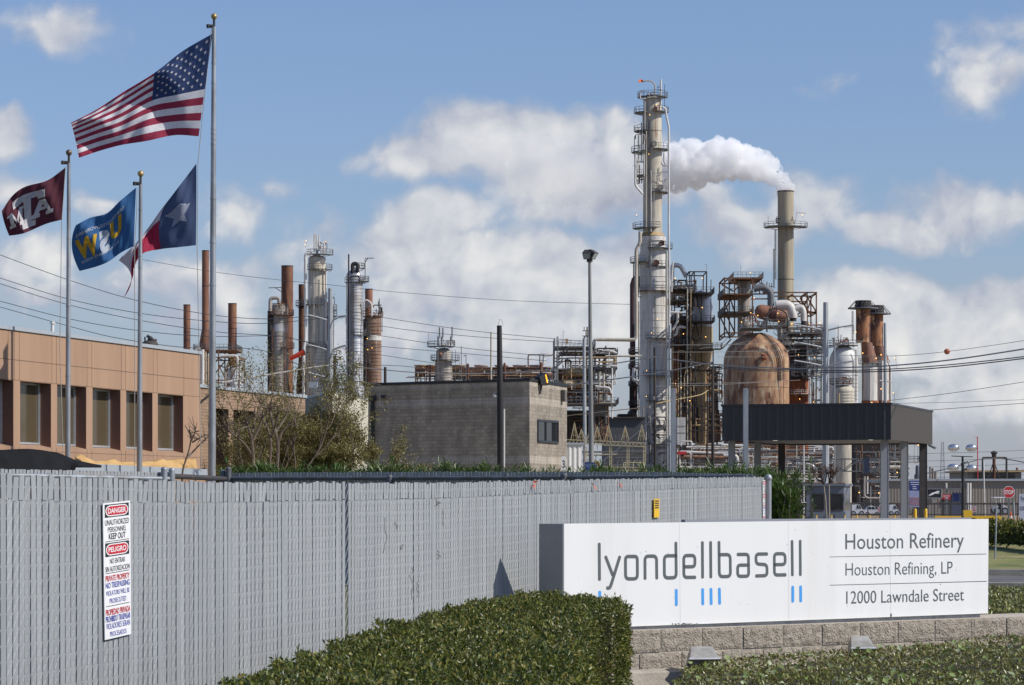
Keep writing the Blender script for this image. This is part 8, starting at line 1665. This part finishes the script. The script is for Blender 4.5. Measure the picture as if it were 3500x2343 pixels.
for i in range(14): mb.box(a.x+1+(b.x-a.x-2)*i/14, a.x+1+(b.x-a.x-2)*(i+.8)/14, 479.9, 479.97, A(0, 1095, 480).z, A(0, 1083, 480).z)
mb.build('window_band', m_glass, t)
mb = MB(); mb.box(A(2216, 0, 481).x, A(2225, 0, 481).x, 482, 486, A(0, 1082, 480).z, A(0, 1071, 480).z); mb.tube([A(2326, 1082, 480), A(2326, 1070, 480)], 2.5*k, 8); mb.build('roof_units', m_rust, t)
t = thing('covered_flare', 'rusty capped flue held by a dark pipe frame behind the warehouse', 'flue', base(2270, 400)); k = 400/F
pipe(t, [(2247.5, 1180), (2247.5, 1047.5), (2302, 1047.5), (2302, 1180)], 400, 2.4, m_darksteel, 'pipe_frame', bend=3); mb = MB(); c = A(2273.5, 0, 400); mb.lathe((c.x, 400, 0), [(3.6*k, gz(400)), (3.6*k, A(0, 1052, 400).z), (4.5*k, A(0, 1046, 400).z)], 14); mb.build('flue', m_rust, t, True)
mb = MB(); mb.lathe((c.x, 400, 0), [(5*k, A(0, 1047, 400).z), (5.5*k, A(0, 1040, 400).z), (8.5*k, A(0, 1035.5, 400).z), (3*k, A(0, 1032, 400).z), (.5*k, A(0, 1031, 400).z)], 16); mb.build('cap', m_darksteel, t, True); mb = MB()
for x in (2254, 2293): mb.beam(A(x, 1110, 400), A(2273, 1056, 400), 2*k)
mb.build('braces', m_darksteel, t)
for x, y0, lb in ((2250, 1040, 'pale thin pole in front of the dark pipe frame'),):
    mb = MB(); mb.tube([base(2253, 250), A(2249.5, 1052, 250)], 1.5*250/F, 6); setp(mb.build('pale_pole', m_whitepipe), lb, 'pole')
t = thing('far_tank_unit', 'dark vertical drum on a skid above the warehouse roof behind the canopy', 'drum', base(2110, 420)); k = 420/F; shell(t, 2099, 420, dome(1064, 1068, 5)+[(1086, 5.5), (1086, 8), (1110, 8)], mat('blue grey drum', (.12, .15, .18), rough=.5), 'drum')
t = thing('far_tank_unit', 'cluster of small grey tanks above the warehouse roof right of the canopy', 'tanks', base(2133, 430)); k = 430/F
for x, y, w in ((2128, 1068, 3), (2134, 1071, 3.2), (2140, 1080, 3.5)): shell(t, x, 430, [(y, w), (1110, w)], m_graycol, 'tank', 12)
t = thing('far_pipe_works', 'pale low pipes and vessels above the left end of the warehouse', 'pipes', base(2050, 410)); clutter(t, 2032, 2078, 1080, 1098, 410, 6, 14, 151, [WH, m_cream, m_copper, GR], (.8, 2.2)); clutter(t, 2032, 2078, 1016, 1060, 412, 6, 24, 152, [GR, m_cream, DK, m_copper, WH], (.6, 2.2))

# ------------------------------------------------------------------ wires
def wire(label, pts, Y, r_, m=None, group='overhead wires', name='overhead_wire', cat='wire'):
    """smooth hanging curve through px points; Y may vary along it"""
    k = len(pts); P = []
    Ys = Y if isinstance(Y, (list, tuple)) else [Y]*k
    for i in range(k-1):
        p0, p1, p2, p3 = pts[max(i-1, 0)], pts[i], pts[i+1], pts[min(i+2, k-1)]
        for j in range(8):
            t_ = j/8; h = p2[0]-p1[0]; m1 = (p2[1]-p0[1])/((p2[0]-p0[0]) or 1)*h; m2 = (p3[1]-p1[1])/((p3[0]-p1[0]) or 1)*h
            y = (2*t_**3-3*t_*t_+1)*p1[1]+(t_**3-2*t_*t_+t_)*m1+(-2*t_**3+3*t_*t_)*p2[1]+(t_**3-t_*t_)*m2; P.append(A(p1[0]+h*t_, y, Ys[i]+(Ys[i+1]-Ys[i])*t_))
    P.append(A(pts[-1][0], pts[-1][1], Ys[-1])); mb = MB(); mb.tube(P, r_*sum(Ys)/k/F, 5)
    return setp(mb.build(name, m or m_wire, smooth=True), label, cat, group)
L6 = [330]
wire('topmost of the sagging wires running from the left edge to the left power pole', [(-20, 576), (155, 640), (310, 687), (480, 720), (612, 730), (722, 722)], 330, .75)
wire('second sagging wire below the top one at the left of the flagpoles', [(-20, 630), (155, 684), (320, 717), (480, 735), (610, 740), (790, 722)], 330, .75)
wire('third sagging wire close under the second at the left of the flagpoles', [(-20, 643), (155, 697), (330, 735), (500, 760), (640, 770), (720, 786)], 330, .75)
wire('fourth sagging wire passing low over the office roof', [(-20, 684), (160, 730), (320, 757), (480, 770), (640, 770), (722, 788)], 330, .75)
wire('lowest sagging wire grazing the left end of the office roof', [(-20, 697), (160, 747), (260, 772), (420, 795), (600, 802), (722, 853)], 330, .75)
wire('thin high wire crossing behind the Texas flag towards the tall column', [(325, 594), (480, 621), (640, 641), (755, 652), (900, 668), (1171, 688), (1450, 697)], 360, .5)
for i, (a, b, lb) in enumerate((((790, 710, 878, 727, 1080, 757, 1330, 781), (0,), 'uppermost wire fanning right from the left power pole'), ((790, 722, 878, 747, 1080, 770, 1330, 786), (0,), 'second wire fanning right from the left power pole'), ((790, 756, 875, 769, 1050, 795, 1250, 815), (0,), 'third wire fanning right from the left power pole above the coolers'), ((790, 782, 875, 793, 1050, 808, 1250, 826), (0,), 'fourth wire fanning right from the left power pole above the coolers'), ((790, 800, 875, 813, 1000, 832, 1180, 858), (0,), 'fifth wire fanning right from the left power pole into the coolers'), ((790, 838, 880, 836, 960, 842, 1060, 862), (0,), 'lowest wire fanning right from the left power pole'))):
    wire(lb, [(a[2*j], a[2*j+1]) for j in range(len(a)//2)], 345, .6)
wire('pale thick cable swooping right from the office roof to the middle pole', [(505, 876), (640, 853), (752, 836), (803, 839), (946, 852), (1102, 855), (1356, 838), (1497, 817)], [105, 180, 318, 310, 290, 270, 245, 229], 1.35, m_wirel)
wire('pale thick cable dipping from the middle pole past the dome to the right edge', [(1497, 817), (1631, 834), (1805, 843.5), (1886, 842), (2027, 837.5), (2180, 823), (2380, 793)], [229, 225, 210, 205, 195, 180, 165], 1.5, m_wirel)
wire('black cable crossing behind the light pole to the dark wooden pole', [(1300, 882), (1371, 872), (1495, 855), (1570, 841), (1632, 828)], [195, 200, 212, 226, 234], 1.3)
wire('upper of two black cables rising to the right edge', [(1631, 838), (1750, 846), (1806, 845.5), (1896, 848), (2029, 845), (2180, 834), (2380, 812)], [234, 215, 205, 195, 185, 175, 160], 1.1)
wire('lower of two black cables rising to the right edge', [(1631, 842), (1750, 849), (1806, 849), (1896, 852), (2029, 849.5), (2180, 839), (2380, 816)], [234, 215, 205, 195, 185, 175, 160], 1.2)
wire('yellowed cable sagging behind the light pole to the tall tower pole', [(1297, 951), (1390, 941), (1472, 932), (1496, 926)], [300, 280, 250, 231], 1.0, m_wirey)
wire('yellowed cable from the middle pole to the slimmer brown pole', [(1498, 924), (1547, 914), (1603, 903), (1619, 893)], [231, 234, 238, 239], 1.1, m_wirey)
wire('thin dark guy cable slanting up to the middle wooden pole', [(1352, 1075), (1420, 1022), (1497, 955)], [200, 215, 229], 1.0)
wire('thin wire carrying the orange marker ball', [(1900, 812), (2029, 815), (2166, 804.5), (2380, 774)], [300, 310, 300, 280], .55)
wire('upper faint wire low at the right above the canopy roof', [(2030, 917), (2180, 899), (2380, 868)], [320, 310, 290], .6)
wire('middle faint wire low at the right above the canopy roof', [(2030, 923.5), (2200, 920), (2380, 913)], [325, 315, 300], .4)
wire('lowest faint wire low at the right above the canopy roof', [(2050, 944), (2200, 933), (2380, 920)], [320, 310, 290], .6)
wire('dark cable hanging between the far flare frame and the canopy', [(2110, 1085), (2180, 1069), (2247, 1050), (2302, 1051), (2380, 1066)], [300, 330, 396, 398, 380], 1.2)
wire('black cable lying along the block building roof towards the cream building', [(640, 912), (700, 898), (760, 884), (810, 874), (840, 876), (880, 882)], [142, 146, 150, 160, 170, 178], 1.2)
for i, (y0, y1, x0, x1) in enumerate(((790, 782, 1505, 1880), (806, 800, 1530, 1830), (817, 812, 1640, 1880), (878, 870, 1530, 1830), (884, 874, 1500, 1760), (798, 776, 1600, 1740))):
    wire('thin pale wire in front of the dome, number of the six crossing it by height'.replace('number of the six crossing it by height', ('top one right of the tall column', 'second from the top', 'third, ending at the power pole', 'lower one above the square post', 'lowest one', 'short slanting one'))[0:90] if False else 'thin pale wire in front of the dome, '+('highest long one', 'second from the top', 'third, ending at the power pole', 'fourth, low on the vessel', 'lowest one', 'short slanting one by the walkway')[i], [(x0, y0), ((x0+x1)/2, (y0+y1)/2+2), (x1, y1)], 280, .5, m_wirel)
for i, y in enumerate((1035, 1052, 1066, 1080, 1090)): wire('faint distant wire behind the light tower, '+('highest', 'second highest', 'middle', 'second lowest', 'lowest')[i]+' of five', [(2110, y+3), (2220, y), (2380, y-6)], 420, .4)
c = A(2166, 804.5, 300); mb = MB(); mb.ell(c, 7*300/F, 7*300/F, 6.7*300/F, 20, 12); setp(mb.build('marker_ball', mat('faded orange ball', (.42, .12, .06), rough=.6, var=.1), smooth=True), 'orange aviation marker ball hanging on a wire in the right sky', 'marker ball')

# ------------------------------------------------------------------ the plume
def plume(name, label, spine, Y, seed, dens_, n, vox, col, rag=1, aniso=.3):
    """cauliflower of puffs along a spine (x, y, radius), filled with an even white vapour"""
    r = random.Random(seed); mb = MB(); k = Y/F
    for i in range(n):
        u = r.random()**.9*(len(spine)-1); j = min(int(u), len(spine)-2); f_ = u-j; a, b = spine[j], spine[j+1]
        x, y, rad = [a[q]+(b[q]-a[q])*f_ for q in range(3)]
        d = rdir(r); rr_ = rad*r.uniform(.28, .55); off = rad-rr_
        c = A(x, y, Y)+Vector((d.x*off*k, d.y*off*k*.8, d.z*off*k)); mb.ell(c, rr_*k, rr_*k, rr_*k, 12, 8)
    for i in range(len(spine)*6):
        u = i/(len(spine)*6)*(len(spine)-1); j = min(int(u), len(spine)-2); f_ = u-j; a, b = spine[j], spine[j+1]; x, y, rad = [a[q]+(b[q]-a[q])*f_ for q in range(3)]
        mb.ell(A(x, y, Y), rad*.78*k, rad*.7*k, rad*.78*k, 14, 10)
    m = bpy.data.materials.new(name+' vapour'); m.use_nodes = True; nt = m.node_tree; nt.nodes.clear(); o_ = nt.nodes.new('ShaderNodeOutputMaterial'); v = nt.nodes.new('ShaderNodeVolumePrincipled')
    v.inputs['Color'].default_value = col+(1,); v.inputs['Density'].default_value = dens_; v.inputs['Anisotropy'].default_value = aniso; nt.links.new(v.outputs[0], o_.inputs['Volume'])
    o = mb.build(name, m); rm = o.modifiers.new('r', 'REMESH'); rm.mode = 'VOXEL'; rm.voxel_size = vox*k
    for q, (ns, st_) in enumerate(((34, 30), (13, 13))):
        tx = bpy.data.textures.new(name, 'CLOUDS'); tx.noise_scale = ns*k; tx.noise_depth = 2+2*q; dm = o.modifiers.new('d', 'DISPLACE'); dm.texture = tx; dm.strength = st_*k*rag; dm.mid_level = .5; dm.texture_coords = 'GLOBAL'
    setp(o, label, 'smoke', kind='stuff'); return o
plume('smoke', 'thick white smoke plume bending left from the pale smokestack', [(1797, 444, 15), (1794, 426, 19), (1783, 408, 25), (1764, 394, 32), (1735, 382, 40), (1700, 372, 48), (1660, 366, 55), (1615, 368, 60), (1565, 378, 60), (1520, 390, 55)], YK, 5, .85, 260, 1.7, (1, 1, 1), aniso=0)
plume('drifting_smoke', 'thinning white smoke drifting left behind the tallest column', [(1560, 392, 50), (1480, 400, 74), (1380, 408, 86), (1280, 392, 88), (1180, 368, 80), (1080, 350, 62), (980, 368, 42)], YK+2, 9, .06, 260, 4, (1, 1, 1), rag=1.6, aniso=0)
